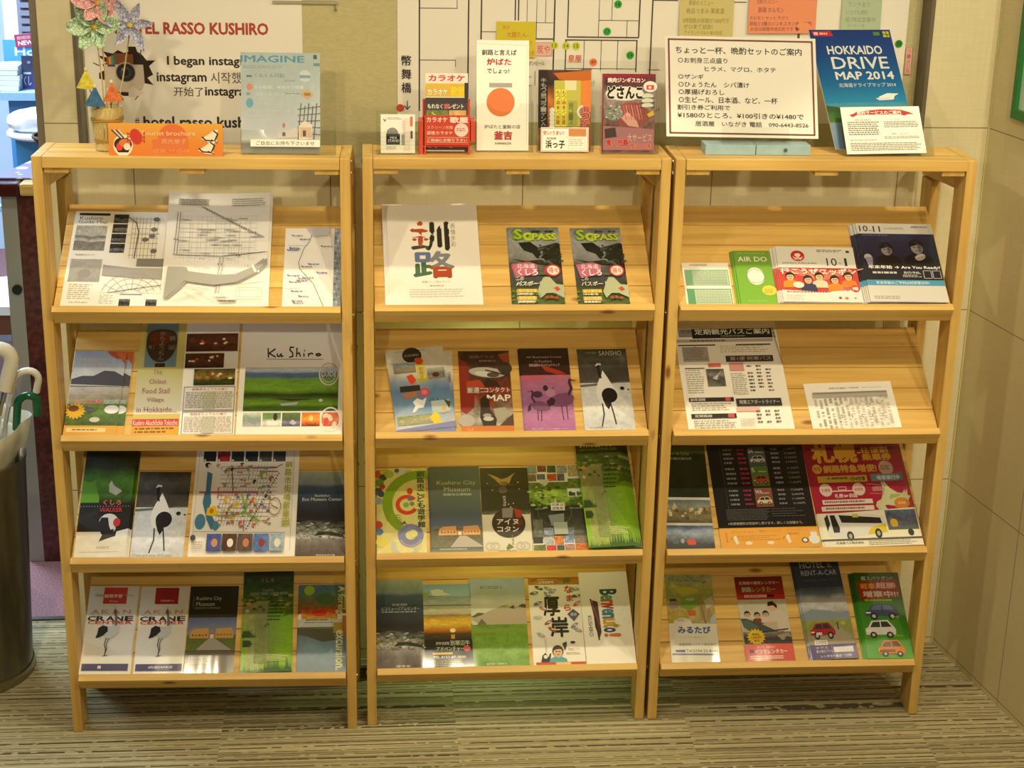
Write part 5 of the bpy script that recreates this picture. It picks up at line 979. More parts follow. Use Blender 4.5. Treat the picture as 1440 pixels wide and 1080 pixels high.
def art_bus_red(a):
    a.wp = [(0, 0), (.30, .13), (.445, .285), (.55, .405), (.60, .46), (.825, .72), (1, 1)]
    a.R(0, 0, 1, .84, '#a8203c'); a.G(0, .33, 1, .50, '#7c1a26', '#9a2034')
    a.T('札幌', .07, .30, .52, .445, '#d09c34', .06); a.T('線', .54, .37, .58, .38, '#d09c34', .06); a.T('往復割', .58, .33, .86, .38, '#c8962c', .04); a.T('乗車券', .58, .385, .88, .44, '#c8962c', .05)
    a.E(.085, .495, .05, .05, '#d0a040'); a.T('特急', .05, .48, .12, .508, '#8c2430'); a.T('釧路特急増便!', .15, .47, .70, .525, '#d0a040', .05); a.E(.80, .50, .075, .075, '#b89c8c'); a.B(.745, .48, .855, .52, 3, '#8c3c40', .5, .04)
    a.R(.07, .55, .58, .60, '#c8ac3c'); a.R(.62, .545, .95, .60, '#6f8a94'); a.P([(.92, .54), (.955, .53), (.95, .60), (.9, .60)], '#55707c'); a.T('1日4往復', .40, .56, .56, .59, '#332c18', .03); a.T('札幌釧路間', .17, .56, .38, .578, '#332c18', .02); a.T('増便運行中', .68, .558, .92, .59, '#d4dce0', .03)
    for x in (.13, .47): a.E(x, .66 - .005, .065, .065, '#dcc8bc'); a.T('札幌発' if x < .3 else '釧路発', x - .045, .645, x + .045, .667, '#b03448', .01)
    a.L([(.19, .665), (.41, .665)], .012, '#e0c8c0'); a.box(.26, .635, .34, .657, .008, '#d8b0b0'); a.T('札幌⇔釧路', .21, .685, .44, .715, '#e8c8cc', .03)
    for y in (.728, .775): a.R(.07, y, .585, y + .033, '#e4d8cc'); a.B(.09, y + .008, .56, y + .024, 1, '#8c6460', .9, .02)
    a.P([(.74, .60), (.79, .655), (.86, .69), (.93, .695), (.965, .665), (.955, .71), (.985, .715), (.95, .75), (.86, .75), (.80, .785), (.74, .775), (.70, .78), (.72, .81), (.66, .815), (.63, .78), (.65, .75), (.70, .735), (.73, .69)], '#d4d4a8'); a.P([(.78, .70), (.9, .70), (.86, .72), (.76, .735)], '#a8bc6c'); a.E(.88, .765, .08, .055, '#d88c2c'); a.T('釧路', .84, .755, .92, .775, '#f0e0c8'); a.T('釧路', .63, .64, .73, .675, '#d88c94', .02); a.L([(.58, .62), (.72, .632)], .006, '#d09090'); a.L([(.6, .69), (.72, .695)], .006, '#d09090')
    a.R(0, .825, 1, 1, '#e6e2cc'); a.P([(.0, .83), (1, .80), (1, .85), (0, .85)], '#e6e2cc')
    a.P([(.06, .945), (.06, .85), (.10, .825), (.55, .835), (.66, .85), (.665, .93), (.50, .94), (.24, .955)], '#d8d8d4'); a.P([(.11, .835), (.16, .835), (.19, .90), (.18, .925), (.12, .925)], '#1e1e20'); a.P([(.20, .835), (.62, .855), (.63, .885), (.22, .875)], '#22201e'); a.P([(.05, .85), (.09, .83), (.10, .88), (.06, .92)], '#2a2c30'); a.P([(.50, .905), (.66, .885), (.665, .93), (.46, .94)], '#d8c038'); a.R(.34, .832, .40, .85, '#b4bc4c')
    for x, y in ((.28, .945), (.57, .935)): a.E(x, y, .035, .035, '#1c1c1c', 16); a.E(x, y, .018, .018, '#a8a8a0', 12)
    a.I(.68, .815, .99, .905, 16, 8, scene_fn([(0, '#5c6c88'), (.5, '#4a5468'), (1, '#6c7484')], .6, 7, 4, .4)); a.E(.75, .885, .04, .03, '#d8b43c'); a.R(.68, .905, .99, .92, '#54604c'); a.E(.90, .935, .03, .025, '#2c2c2c'); a.R(.0, .958, 1, .968, '#55524a'); a.T('北海道バス株式会社', .12, .973, .40, .985, '#54524a', .01); a.B(.45, .972, .97, .998, 3, '#8a867a', .4, .03)

def art_mirutabi(a):
    a.I(0, 0, 1, .58, 24, 34, scene_fn([(0, '#8c9468'), (.15, '#9ca070'), (.3, '#a8a050'), (.5, '#90984c'), (.7, '#b0a05c'), (1, '#a8a070')], .35, 6, 9, .3)); a.T('釧路・阿寒・摩周の旅', .26, .065, .80, .088, '#5c6044'); a.L([(.8, .095), (.86, .085)], .02, '#3c4030'); a.E(.45, .19, .24, .09, '#b4b03c'); a.P([(.30, .26), (.62, .24), (.66, .36), (.48, .42), (.28, .38)], '#7c9c3c'); a.E(.50, .29, .10, .035, '#9cb4a4')
    a.P([(.06, .29), (.22, .29), (.26, .38), (.1, .40), (.04, .37)], '#94887c'); a.R(.07, .285, .21, .31, '#3c3430'); a.P([(.40, .42), (.58, .41), (.60, .47), (.46, .48)], '#c8603c'); a.I(0, .42, .42, .56, 10, 8, scene_fn([(0, '#b89c50'), (1, '#a89848')], .3, 10, 4)); a.P([(.66, .38), (.76, .33), (.9, .37), (.92, .48), (.80, .55), (.70, .52)], '#a08a60'); a.L([(.72, .36), (.78, .56)], .03, '#8c6c4c'); a.L([(.82, .36), (.80, .52)], .025, '#b49c74'); a.P([(.90, .50), (1, .44), (1, .56), (.88, .56)], '#a8bcc4'); a.P([(.78, .30), (.96, .26), (1, .34), (.84, .40)], '#c4bc94')
    a.R(0, .565, 1, 1, '#d9d4c2'); a.E(.30, .565, .19, .13, '#d9d4c2'); a.T('釧路観光バス', .17, .51, .42, .545, '#8c8a74'); a.T('みるたび', .19, .60, .86, .675, '#3c5a94', .05); a.T('くしろハイヤー観光タクシー', .20, .71, .78, .727, '#8c8a80'); a.T('金星釧路ハイヤー株式会社', .18, .785, .95, .815, '#77756c', .006); a.R(.10, .86, .30, .885, '#5c5484'); a.T('Tel.0154-22-8141', .32, .855, .96, .885, '#5c5848', .01); a.R(.03, .90, .98, .918, '#6c6890')
def art_izu(a):
    a.G(0, 0, 1, .27, '#5c1418', '#8c1c20', '#c02c28'); a.R(0, .22, 1, .275, '#c42e28'); a.T('北海道の格安レンタカー', .08, .055, .92, .095, '#d8b884', .02); a.T('釧路', .12, .125, .32, .185, '#b8bca0', .03, out='#6c2420'); a.T('レンタカー', .34, .125, .82, .185, '#a8a848', .03, out='#5c2a1c'); a.R(.16, .22, .62, .25, '#e8d4c8'); a.T('免責補償料込み', .18, .224, .60, .246, '#8c2c28', .01); a.R(.63, .22, .78, .25, '#33211e')
    a.I(0, .275, 1, .80, 18, 22, scene_fn([(0, '#c9c8ac'), (.4, '#d4cdb8'), (.7, '#c0b8a4'), (1, '#b4ac98')], .08, 4, 5))
    for x, y, c in ((.16, .45, '#cfc6b0'), (.36, .465, '#7c4434'), (.54, .45, '#d8cfc0')): face(a, x, y, .06, c, '#e0b498')
    a.P([(.56, .52), (.66, .42), (.80, .40), (.95, .46), (1, .60), (1, .78), (.80, .74), (.74, .56), (.6, .57)], '#d9cdbc'); a.E(.70, .365, .085, .085, '#e0b498', 18); a.P([(.60, .36), (.62, .31), (.72, .30), (.80, .35), (.79, .39), (.72, .35)], '#221814'); a.L([(.50, .56), (.74, .55)], .05, '#e0b498')
    a.P([(0, .50), (.12, .50), (.4, .56), (.75, .66), (.9, .645), (.62, .70), (.3, .66), (.05, .58)], '#4c5450'); a.P([(.03, .52), (.16, .52), (.36, .60), (.2, .66), (.05, .60)], '#5c6c5c'); a.I(.02, .66, 1, .80, 16, 8, scene_fn([(0, '#8a7c70'), (.5, '#3c3a3c'), (1, '#54504c')], .4, 6, 4, .3)); a.L([(.42, .66), (.95, .63)], .03, '#38383a'); a.P([(.70, .70), (.95, .67), (1, .72), (.8, .76)], '#a89888'); a.E(.92, .74, .06, .05, '#4c4846')
    for k in range(16): t = R(22.5 * k); a.P([(.27 + .14 * math.cos(t - .25), .715 - .07 * math.sin(t - .25)), (.27 + .205 * math.cos(t), .715 - .102 * math.sin(t)), (.27 + .14 * math.cos(t + .25), .715 - .07 * math.sin(t + .25))], '#e0c02c')
    a.E(.27, .715, .15, .15, '#e4c830'); a.T('乗車券', .19, .675, .34, .70, '#4c3c1c', .02); a.T('1300円', .17, .705, .38, .745, '#c84c2c', .03); a.T('割引', .22, .752, .33, .775, '#4c3c1c', .02)
    a.R(0, .80, 1, 1, '#c8402c'); a.T('安くても、新車だから', .26, .825, .62, .848, '#f0d8c8'); a.R(.09, .865, .18, .90, '#2c3c74'); a.T('イツモレンタカー', .20, .862, .86, .91, '#f2ece0', .02); a.B(.08, .935, .90, .98, 2, '#f0d4c4', .6, .03)
def art_hotelcar(a):
    a.wp = [(0, 0), (.10, .055), (.185, .115), (.215, .14), (.275, .19), (.345, .25), (.42, .33), (.70, .65), (.845, .86), (1, 1)]
    a.G(0, 0, 1, .42, '#1f2a3c', '#263446', '#2c3c4e'); a.T('HOTEL', .14, .10, .68, .185, '#a8b0b4', .004); a.T('&', .74, .125, .84, .185, '#8c949c', .004); a.T('RENT-A-CAR', .14, .215, .92, .275, '#a8b0b4', .004); a.T('ホテル&レンタカープラン', .16, .315, .92, .345, '#5c6c7c')
    a.I(0, .40, 1, .72, 20, 18, scene_fn([(0, '#3c4c60'), (.2, '#6c7c8c'), (.3, '#b4b8b8'), (.55, '#c8ccca'), (.75, '#98a4a8'), (.9, '#7c8c8c'), (1, '#88945c')], .22, 5, 7, .18)); a.P([(0, .62), (.2, .585), (.5, .60), (.8, .62), (1, .61), (1, .70), (0, .70)], '#8c98a4')
    a.I(0, .68, 1, .87, 16, 8, scene_fn([(0, '#94a04c'), (.4, '#8c9448'), (.6, '#a09880'), (1, '#948c7c')], .15, 5, 4)); a.P([(.35, .86), (.66, .72), (.72, .72), (1, .84), (1, .87)], '#a89c88'); car(a, .08, .70, .62, .80, '#a8282c', '#3c2c30'); a.R(.20, .765, .32, .782, '#e0d4c8'); a.R(.68, .70, .71, .75, '#3c4c5c'); a.E(.82, .71, .05, .03, '#b8b45c')
    a.R(0, .845, 1, 1, '#5c5080'); a.R(.12, .815, .40, .848, '#e8e4dc'); a.T('公式限定', .14, .82, .38, .842, '#6c4c54', .01); a.T('ホテル', .12, .865, .40, .89, '#d8d0dc', .01); a.T('最大割引プラン', .12, .90, .48, .93, '#d8d0dc', .01); a.R(.50, .875, .92, .93, '#d8d4dc'); a.T('レンタカー最安で出発!', .20, .95, .86, .98, '#e4dce8', .02)
def art_kei(a):
    a.G(0, 0, 1, 1, '#264c14', '#2f7018', '#3c8c1c', '#54a02c'); a.T('軽スバツグン!!', .16, .045, .86, .095, '#c8d4b0', .01); a.P([(.04, .115), (.94, .08), (.97, .28), (.08, .325)], '#a82820'); a.T('軽車', .12, .13, .44, .195, '#d8a02c', .04); a.T('超勝', .46, .12, .90, .19, '#e4c8b8', .03); a.T('増車中!!', .14, .22, .92, .295, '#e8d4c8', .04); a.B(.16, .315, .92, .345, 1, '#c0c83c', .8, .04)
    car(a, .12, .37, .86, .54, '#3a4868', '#5c6c88'); a.T('ムーヴ', .68, .51, .84, .545, '#b8cc3c', .03); car(a, .06, .56, .72, .76, '#d8d8d4', '#2c3434'); a.T('ワゴンR', .66, .73, .84, .755, '#b8cc3c', .03); car(a, .26, .79, .84, .975, '#d07834', '#5c4c44'); a.R(.28, .90, .62, .93, '#7c4c2c')

# ---------------------------------------------------------------- leaflets on the slanted shelves
def leaflet(kind, art, rack, row, x0, w, h, rot, label, cat='leaflet', n=1, t=1.5, dx=-2.0, dy=0.0, base=0.0, gloss=True, edge='#efeade', curl=0.0, copy='', args=(), part='cover', drot=0.0):
    top = printed(kind, w, h, t * .001, lambda a: art(a, *args), gloss, edge, part, curl)
    u = .0168 + w / 2 * abs(math.sin(R(rot)))
    grp = copy + 's in one pile' if n > 1 else None
    nth = ('second', 'third', 'fourth', 'fifth', 'sixth')
    where = ', %s rack %s shelf' % (('left', 'middle', 'right')[rack], ('top', 'second', 'third', 'bottom')[row])
    for k in range(n):                                   # k = 0 is the one on top
        o = top if k == 0 else copy_tree(top)
        nn = -DN + .0004 + base * .001 + (n - 1 - k) * (t * .001 + .0009)
        rk_ = rot + ((0, .25, -.2, .3, -.1)[k % 5] + drot) * (k > 0)
        lay(o, rack, x0 + w / 2 + k * dx * .001, .0168 + w / 2 * abs(math.sin(R(rk_))) + k * max(dy, 0) * .001, nn, rk_, row)
        tag(o, label + where if k == 0 else '%s%s in its pile%s' % (copy, ', ' + nth[k - 1], where), cat, grp)

LF = [
 ('guide_map', art_guide_map, 0, 0, -.266, .216, .246, -.8, 'black-and-white folded city guide map with photo column', dict(cat='map', gloss=False, t=.6)),
 ('street_map', art_street_map, 0, 0, -.074, .205, .286, .4, 'tall pale street map sheet with grey river band', dict(cat='map', gloss=False, n=2, t=.4, dx=6, base=1.6, curl=.018, copy='pale street map sheet peeping out rightwards')),
 ('route_map', art_bus_map, 0, 0, .163, .115, .206, .2, 'small pale route map with blue-grey side strip', dict(cat='map', gloss=False, t=.6)),
 ('leaflet', art_lake, 0, 1, -.277, .104, .209, -.5, 'leaflet with dark mountain over a lake and a yellow sunflower', dict(n=2, dx=15, dy=1, copy='lake leaflet peeping out with orange leaves')),
 ('poster_sheet', art_stall, 0, 1, -.143, .204, .30, .9, 'yellow-sided sheet with red lantern, red band and three night photos', dict(cat='sheet', t=.4)),
 ('information_sheet', art_kushiro_sheet, 0, 1, .064, .213, .30, .3, 'white sheet with handwritten Kushiro over a green marsh photo', dict(cat='sheet', t=.8)),
 ('leaflet', art_walker_crane, 0, 2, -.273, .105, .262, .1, 'tall green and black WALKER leaflet with a bowing red-crowned crane head', dict(n=3, dx=3.2, edge='#2f3a1c', copy='dark-edged WALKER crane leaflet beneath')),
 ('leaflet', art_snow_crane, 0, 2, -.160, .108, .209, -.6, 'leaflet with a standing crane on snow, no title at its top', {}),
 ('street_map', art_city_map, 0, 2, -.043, .219, .30, -.2, 'colourful illustrated city map sheet with photo rows above and below', dict(cat='map', gloss=False, t=.5)),
 ('leaflet', art_eco, 0, 2, .177, .102, .209, 0, 'dark blue eco museum leaflet titled in English', dict(args=('Akankohan', 'Eco Museum Center'))),
 ('leaflet', art_crane_center, 0, 3, -.280, .104, .209, -.6, 'white crane centre leaflet with bright red block and Chinese title', dict(n=2, dx=3, args=('#c83a2c', False), copy='white crane centre leaflet beneath the Chinese one')),
 ('leaflet', art_crane_center, 0, 3, -.168, .104, .209, 0, 'white crane centre leaflet with dark red block and GUIDANCE band', dict(args=('#a0202c', True))),
 ('leaflet', art_museum_dark, 0, 3, -.062, .104, .209, .1, 'black-topped city museum leaflet with yellow building photo', {}),
 ('leaflet', art_green_walker, 0, 3, .056, .106, .242, 1.2, 'bright green forest trail leaflet', dict(n=2, dx=3, args=(None,), edge='#26361a', copy='green forest trail leaflet beneath')),
 ('leaflet', art_excursion, 0, 3, .175, .104, .209, .3, 'blue lake leaflet reading A foreign excursion along its right edge', dict(n=2, dx=-2, copy='blue lake excursion leaflet beneath')),
 ('leaflet', art_b5, 1, 0, -.249, .186, .256, .9, 'large white sheet with two big brush-painted characters', dict(cat='sheet', gloss=False, t=.8, n=2, dx=-8, dy=4, curl=.012, copy='white brush-character sheet peeping out at the left')),
 ('leaflet', art_pass, 1, 0, -.004, .104, .203, .1, 'green PASS booklet beside the white brush-character sheet, left of two', dict(cat='booklet', n=2, dx=-2, copy='green PASS booklet beneath the left one')),
 ('leaflet', art_pass, 1, 0, .127, .104, .203, .9, 'green PASS booklet nearest the right post, right of two', dict(cat='booklet')),
 ('leaflet', art_tilted, 1, 1, -.235, .122, .206, 6.5, 'crooked white and blue leaflet with red pictures, lying tilted', dict(n=2, dx=-3, drot=-6.5, t=2, copy='pale leaflet lying straighter beneath the crooked one')),
 ('leaflet', art_gourmet, 1, 1, -.103, .107, .206, .3, 'dark red gourmet leaflet with white MAP lettering', dict(edge='#5c2c20')),
 ('leaflet', art_pink_crane, 1, 1, .026, .104, .210, .4, 'pink and black leaflet with two cranes at dusk', dict(n=2, dx=-2, edge='#3c1c24', copy='pink crane leaflet beneath')),
 ('leaflet', art_snow_crane, 1, 1, .149, .105, .209, .5, 'leaflet with a crane on snow under a pale title', dict(args=('SANSHO',))),
 ('leaflet', art_kids, 1, 2, -.277, .104, .209, 0, 'yellow leaflet with big green and red painted rings', {}),
 ('leaflet', art_museum_grey, 1, 2, -.163, .107, .211, .1, 'grey-green city museum leaflet with white building title', dict(n=2, dx=-3, edge='#3c443c', copy='grey-green museum leaflet beneath')),
 ('leaflet', art_kotan, 1, 2, -.055, .103, .209, -.2, 'black and cream leaflet with golden owl and round emblem', {}),
 ('leaflet', art_collage, 1, 2, .050, .122, .213, .8, 'leaflet covered in a patchwork of small lake and food photos', {}),
 ('guide_booklet', art_green_walker, 1, 2, .165, .098, .272, 2.2, 'tall bright green lake guide with black title block', dict(cat='booklet', n=5, t=1.6, dx=4.2, base=1.0, edge='#1c2814', args=('STROLL MAP',), copy='dark-edged green lake guide beneath')),
 ('leaflet', art_eco, 1, 3, -.279, .102, .213, 0, 'dark blue eco museum leaflet titled in Japanese', dict(n=2, dx=-1.5, args=('阿寒湖畔', 'エコミュージアムセンター', 1), copy='dark blue Japanese eco museum leaflet beneath')),
 ('leaflet', art_sunset, 1, 3, -.177, .104, .202, 0, 'leaflet with an orange sunset over black, boat photo on top', {}),
 ('leaflet', art_cliff, 1, 3, -.074, .122, .214, .3, 'leaflet with rocky headland above a green meadow', {}),
 ('leaflet', art_akkeshi, 1, 3, .056, .113, .214, 0, 'white leaflet with two big black brush characters and small food pictures', {}),
 ('leaflet', art_benvenuto, 1, 3, .171, .108, .225, .5, 'white leaflet with a multicoloured sideways greeting', dict(gloss=False)),
 ('timetable_card', art_jr, 2, 0, -.263, .096, .112, 0, 'small white card with green timetable grids', dict(cat='timetable', gloss=False, t=.6)),
 ('timetable_booklet', art_airdo, 2, 0, -.154, .075, .140, 0, 'small light green airline timetable booklet', dict(cat='timetable', n=3, t=1.4, dx=-3.8, edge='#4c7a24', copy='light green airline timetable peeping out')),
 ('timetable_booklet', art_jal, 2, 0, -.068, .162, .146, -1.0, 'wide white airline timetable with red emblem and five people', dict(cat='timetable', n=4, t=1.6, dx=-3.2, dy=.8, copy='white red-emblem airline timetable peeping out')),
 ('timetable_booklet', art_ana, 2, 0, .109, .161, .208, -.8, 'large navy airline timetable with two dark-suited people', dict(cat='timetable', n=5, t=1.6, dx=-3.2, dy=.5, edge='#6c6c88', copy='navy airline timetable peeping out')),
 ('bus_timetable', art_bus_news, 2, 1, -.245, .222, .30, 1.0, 'white printed bus timetable sheet with black headings', dict(cat='timetable', gloss=False, t=.5)),
 ('bus_timetable', art_bus_table, 2, 1, .015, .188, .118, 2.0, 'small landscape sheet filled with a grey timetable grid', dict(cat='timetable', gloss=False, t=.5)),
 ('leaflet', art_city_photo, 2, 2, -.277, .103, .262, -1.2, 'dark green leaflet with a town photo above a night harbour photo', {}),
 ('rental_flyer', art_rental, 2, 2, -.160, .213, .30, .9, 'large black car rental flyer with yellow bottom band', dict(cat='flyer', t=.4)),
 ('bus_flyer', art_bus_red, 2, 2, .061, .215, .30, 1.6, 'large red express bus flyer with a white and yellow coach', dict(cat='flyer', n=2, t=.4, dx=-4, copy='red express bus flyer beneath')),
 ('leaflet', art_mirutabi, 2, 3, -.253, .106, .216, -1.2, 'pale leaflet with blue rounded title under a green photo patchwork', {}),
 ('leaflet', art_izu, 2, 3, -.090, .108, .209, .5, 'red car rental leaflet with people in an open car', {}),
 ('leaflet', art_hotelcar, 2, 3, .054, .104, .255, 2.2, 'tall navy HOTEL and RENT-A-CAR leaflet with a red car', dict(n=3, t=1.4, dx=-3, edge='#5c5c74', copy='navy hotel and rental leaflet beneath')),
 ('leaflet', art_kei, 2, 3, .176, .103, .212, -.4, 'bright green car leaflet with blue, white and orange cars', dict(n=4, t=1.4, dx=-3, edge='#3c7a1e', copy='bright green car leaflet beneath')),
]
for kind, art, rk, row, x0, w, h, rot, label, kw in LF: leaflet(kind, art, rk, row, x0, w, h, rot, label, **kw)

# ---------------------------------------------------------------- things standing on the top boards
# orange sign for tourist brochures
def art_orange(a):
    a.G(0, 0, 1, 1, '#e0a040', '#dc8c38', '#d87830'); a.E(.56, .48, .13, .13, '#d86c38', 30); a.P([(.38, .50), (.70, .50), (.70, .84), (.38, .84)], '#d8743c')
    a.E(.125, .70, .085, .095, '#ece0c8'); a.E(.125, .66, .078, .06, '#332220'); a.P([(.05, .68), (.20, .68), (.17, .92), (.08, .92)], '#2c1c1a'); a.E(.095, .74, .03, .035, '#d8402c'); a.E(.14, .62, .05, .035, '#d8763a'); a.E(.16, .74, .03, .03, '#f0d8c8')
    for k in range(4): a.L([(.03 + .02 * k, .22), (.10 + .015 * k, .46)], .012, '#d8d0bc' if k % 2 else '#54443c')
    a.E(.24, .42, .05, .07, '#c8382c', rot=20)
    for s in (-1, 1):
        for k in range(3): a.L([(.24 + .03 * s, .40 + .06 * k), (.24 + s * .075, .30 + .12 * k), (.24 + s * .07, .36 + .12 * k)], .008, '#c8382c')
    a.T('Tourist brochure', .28, .24, .76, .38, '#e8c898', .01); a.T('观光册子', .46, .48, .68, .64, '#e8b888'); a.T('관광 브로셔', .38, .80, .70, .92, '#dca878')
    for cx, cy in ((.90, .42), (.87, .78)):
        a.P([(cx - .09, cy + .06), (cx - .02, cy - .10), (cx + .02, cy - .22), (cx + .06, cy - .24), (cx + .04, cy), (cx + .05, cy + .18), (cx - .03, cy + .16)], '#ecdcc4'); a.L([(cx - .08, cy), (cx - .05, cy + .10), (cx + .02, cy + .12)], .012, '#2a2420'); a.L([(cx + .02, cy - .20), (cx + .055, cy - .1), (cx + .03, cy + .10)], .012, '#2a2420'); a.L([(cx, cy + .08), (cx + .05, cy + .17)], .008, '#2a2420')
o = printed('sign_card', .215, .060, .002, art_orange, False, '#d88838'); lay(o, 0, -.049, 0, .0004, 0, None, .018, ZT, 80)
tag(o, 'low orange tourist brochure sign with crab, bowl and cranes, standing before the straw vase', 'sign')

# clear holders
def holder(name, rack, x, y, w, d, h, front, label, th=80, cat='holder', group=None):
    """folded clear acrylic pocket: back plate, base, front pocket with a thumb notch"""
    root = empty(name); e = .0018
    MB().box((-w / 2, 0, 0), (w / 2, d, e)).build('base', ACRYL, root)
    M = Matrix.Translation((0, d, 0)) @ Matrix.Rotation(R(th - 90), 4, 'X')
    MB().box((-w / 2, -e, e), (w / 2, 0, h), M).build('back_plate', ACRYL, root)
    m = MB(); Mf = Matrix.Rotation(R(th - 90), 4, 'X'); n = 10; r = w * .26
    pr = [(-w / 2, e), (w / 2, e), (w / 2, front)] + [(r * math.cos(R(180 * k / n)), front - r * .55 * math.sin(R(180 * k / n))) for k in range(n + 1)] + [(-w / 2, front)]
    i = len(pr); m.v = [tuple(Mf @ Vector((x_, 0, z_))) for x_, z_ in pr] + [tuple(Mf @ Vector((x_, e, z_))) for x_, z_ in pr]
    m.f = [tuple(range(i)), tuple(range(2 * i - 1, i - 1, -1))] + [(k, (k + 1) % i, i + (k + 1) % i, i + k) for k in range(i)]
    m.build('front_pocket', ACRYL, root)
    for sx in (-1, 1):
        s = MB()
        a_, b_ = sorted((sx * w / 2, sx * (w / 2 - e))); top = Mf @ Vector((0, 0, front)); bk = M @ Vector((0, -e, front))
        j = len(s.v); s.v += [(xx, yy, zz) for xx in (a_, b_) for yy, zz in ((e, e), (d - e, e), (bk.y, bk.z), (top.y + e, top.z))]
        s.f += [(j, j + 1, j + 2, j + 3), (j + 7, j + 6, j + 5, j + 4)] + [(j + k, j + 4 + k, j + 4 + (k + 1) % 4, j + (k + 1) % 4) for k in range(4)]
        s.build('side_wall', ACRYL, root)
    root.matrix_world = POSE[rack] @ Matrix.Translation((x, y, ZT + .0004)); tag(root, label, cat, group)
    return root
def inside(o, rack, x, y, label, cat, th=80, lift=.0025, group=None, rot=0):
    lay(o, rack, x, 0, 0, rot, None, y, ZT + lift, th); return tag(o, label, cat, group)

def art_imagine(a):
    a.I(0, 0, 1, 1, 16, 22, scene_fn([(0, '#a4b8b8'), (.4, '#aebcc0'), (.8, '#b4bac0'), (.87, '#c4c4c0'), (.90, '#77706c'), (1, '#8c8880')], .07, 4, 5))
    a.T('IMAGINE', 0.0, .03, .80, .095, '#3c84a8', .025); a.T('1', .925, .02, .955, .06, '#3c4444', .03); a.R(.92, .10, 1, .13, '#5c8a90')
    a.B(.03, .13, .54, .165, 2, '#8c98a0', .4, .06, .4); a.T('くんくん日記', .17, .205, .55, .245, '#5c6c78'); a.R(.07, .225, .14, .245, '#5c6870'); a.T('旬の味', .55, .265, .68, .29, '#7c8c98')
    a.E(.11, .34, .04, .04, '#d87c5c'); a.T('冬の釧路、味めぐり特集', .16, .325, .80, .36, '#dce4e4', .01); a.B(.07, .40, .12, .43, 2, '#4c5c64', .5, .03); a.T('鉄道写真コレクション', .18, .40, .72, .43, '#d8e0e4'); a.B(.56, .40, .80, .41, 1, '#7a8890', .8, .05)
    a.E(.11, .50, .045, .06, '#5c9cc0'); a.T('こんにちは プレゼント', .16, .49, .62, .52, '#d0d8dc'); a.T('りんごレシピとイベント', .10, .56, .62, .59, '#d0d8dc'); a.T('WEB版も更新中', .09, .63, .34, .65, '#d0d8dc')
    a.E(.81, .23, .075, .075, '#c8d0d4'); a.R(.74, .22, .88, .25, '#7c98a8'); a.P([(.76, .40), (.84, .36), (.92, .41), (.84, .46)], '#d0a04c'); a.R(.80, .395, .88, .425, '#8a6a34')
    for k in range(5): a.L([(.72 + .05 * k, .86), (.76 + .05 * k, .50 + .03 * (k % 2))], .012, '#4c4844'); a.L([(.72, .56 + .06 * k), (1, .53 + .07 * k)], .010, '#55504c')
    a.P([(.46, .80), (.70, .74), (.72, .84), (.46, .85)], '#c8c0b8'); a.R(.52, .79, .56, .83, '#5c4440'); a.P([(.73, .73), (.80, .67), (.90, .71), (.90, .86), (.73, .86)], '#d8ccc0'); a.R(.745, .74, .89, .84, '#c8a888'); a.R(.78, .77, .82, .83, '#3c2c28'); a.E(.54, .72, .015, .03, '#b8605c')
o = printed('magazine', .150, .190, .004, art_imagine, SATIN); inside(o, 0, .167, .034, 'blue-grey town magazine with large blue title, standing in a clear holder on the left rack', 'magazine', 77)
holder('leaflet_holder', 0, .181, .024, .180, .045, .155, .048, 'wide clear acrylic holder around the blue-grey magazine', 77)
def art_free(a): a.T('ご自由にお持ち下さいませ', .08, .20, .92, .80, '#5c5648', .012)
o = printed('notice_strip', .132, .0135, .0006, art_free, False); lay(o, 0, .176, .014, .0006, 0, None, .0228, ZT + .003, 77); tag(o, 'cream notice strip asking to take one freely, stuck on the magazine holder', 'notice')

# card box on the middle rack
def art_mini(a):
    a.B(.2, .08, .62, .14, 2, '#8c8880', .5, .04); a.R(.66, .10, .86, .95, '#e8dcd0'); a.V('お持ち下さい', .62, .15, .72, .60, '#d89c98'); a.E(.34, .49, .17, .17, '#8c8c88', 26); a.T('おみやげ', .18, .38, .40, .42, '#a8a098'); a.R(.16, .50, .56, .78, '#3c4658'); a.R(.16, .56, .56, .72, '#1f2228'); a.T('MINI', .27, .57, .46, .63, '#d0ccb8', .02); a.T('STAND', .21, .645, .54, .71, '#d0ccb8', .03)
    for k in range(7): a.R(.60, .52 + .04 * k, .70, .54 + .04 * k, '#6c6a64')
    a.B(.16, .82, .5, .92, 3, '#b4b0a4', .4, .04); a.R(.86, .05, .93, .30, '#d8705c'); a.R(.87, .42, .93, .62, '#6c5058'); a.L([(.08, .12), (.13, .17), (.15, .12)], .02, '#4c4844')
o = printed('card', .066, .074, .006, art_mini, False); inside(o, 1, -.231, .036, 'small white shop card with black MINI STAND panel, in the card box', 'card', 85)
r = empty('card_box')
MB().box((-.041, 0, 0), (.041, .034, .0018)).build('base', ACRYL, r); MB().box((-.041, .032, .0018), (.041, .034, .080)).build('back_plate', ACRYL, r); MB().box((-.041, 0, .0018), (-.039, .032, .080)).build('side_wall', ACRYL, r); MB().box((.039, 0, .0018), (.041, .032, .080)).build('side_wall', ACRYL, r)
m = MB(); m.box((-.039, 0, .0018), (.039, .0018, .046))
for k in range(6): m.box((-.040, -.0012, .004 + .0075 * k), (.040, 0, .0055 + .0075 * k))
m.build('front_pocket', ACRYL, r); r.matrix_world = POSE[1] @ Matrix.Translation((-.231, .024, ZT + .0004)); tag(r, 'small ribbed clear card box at the left end of the middle rack top', 'holder')

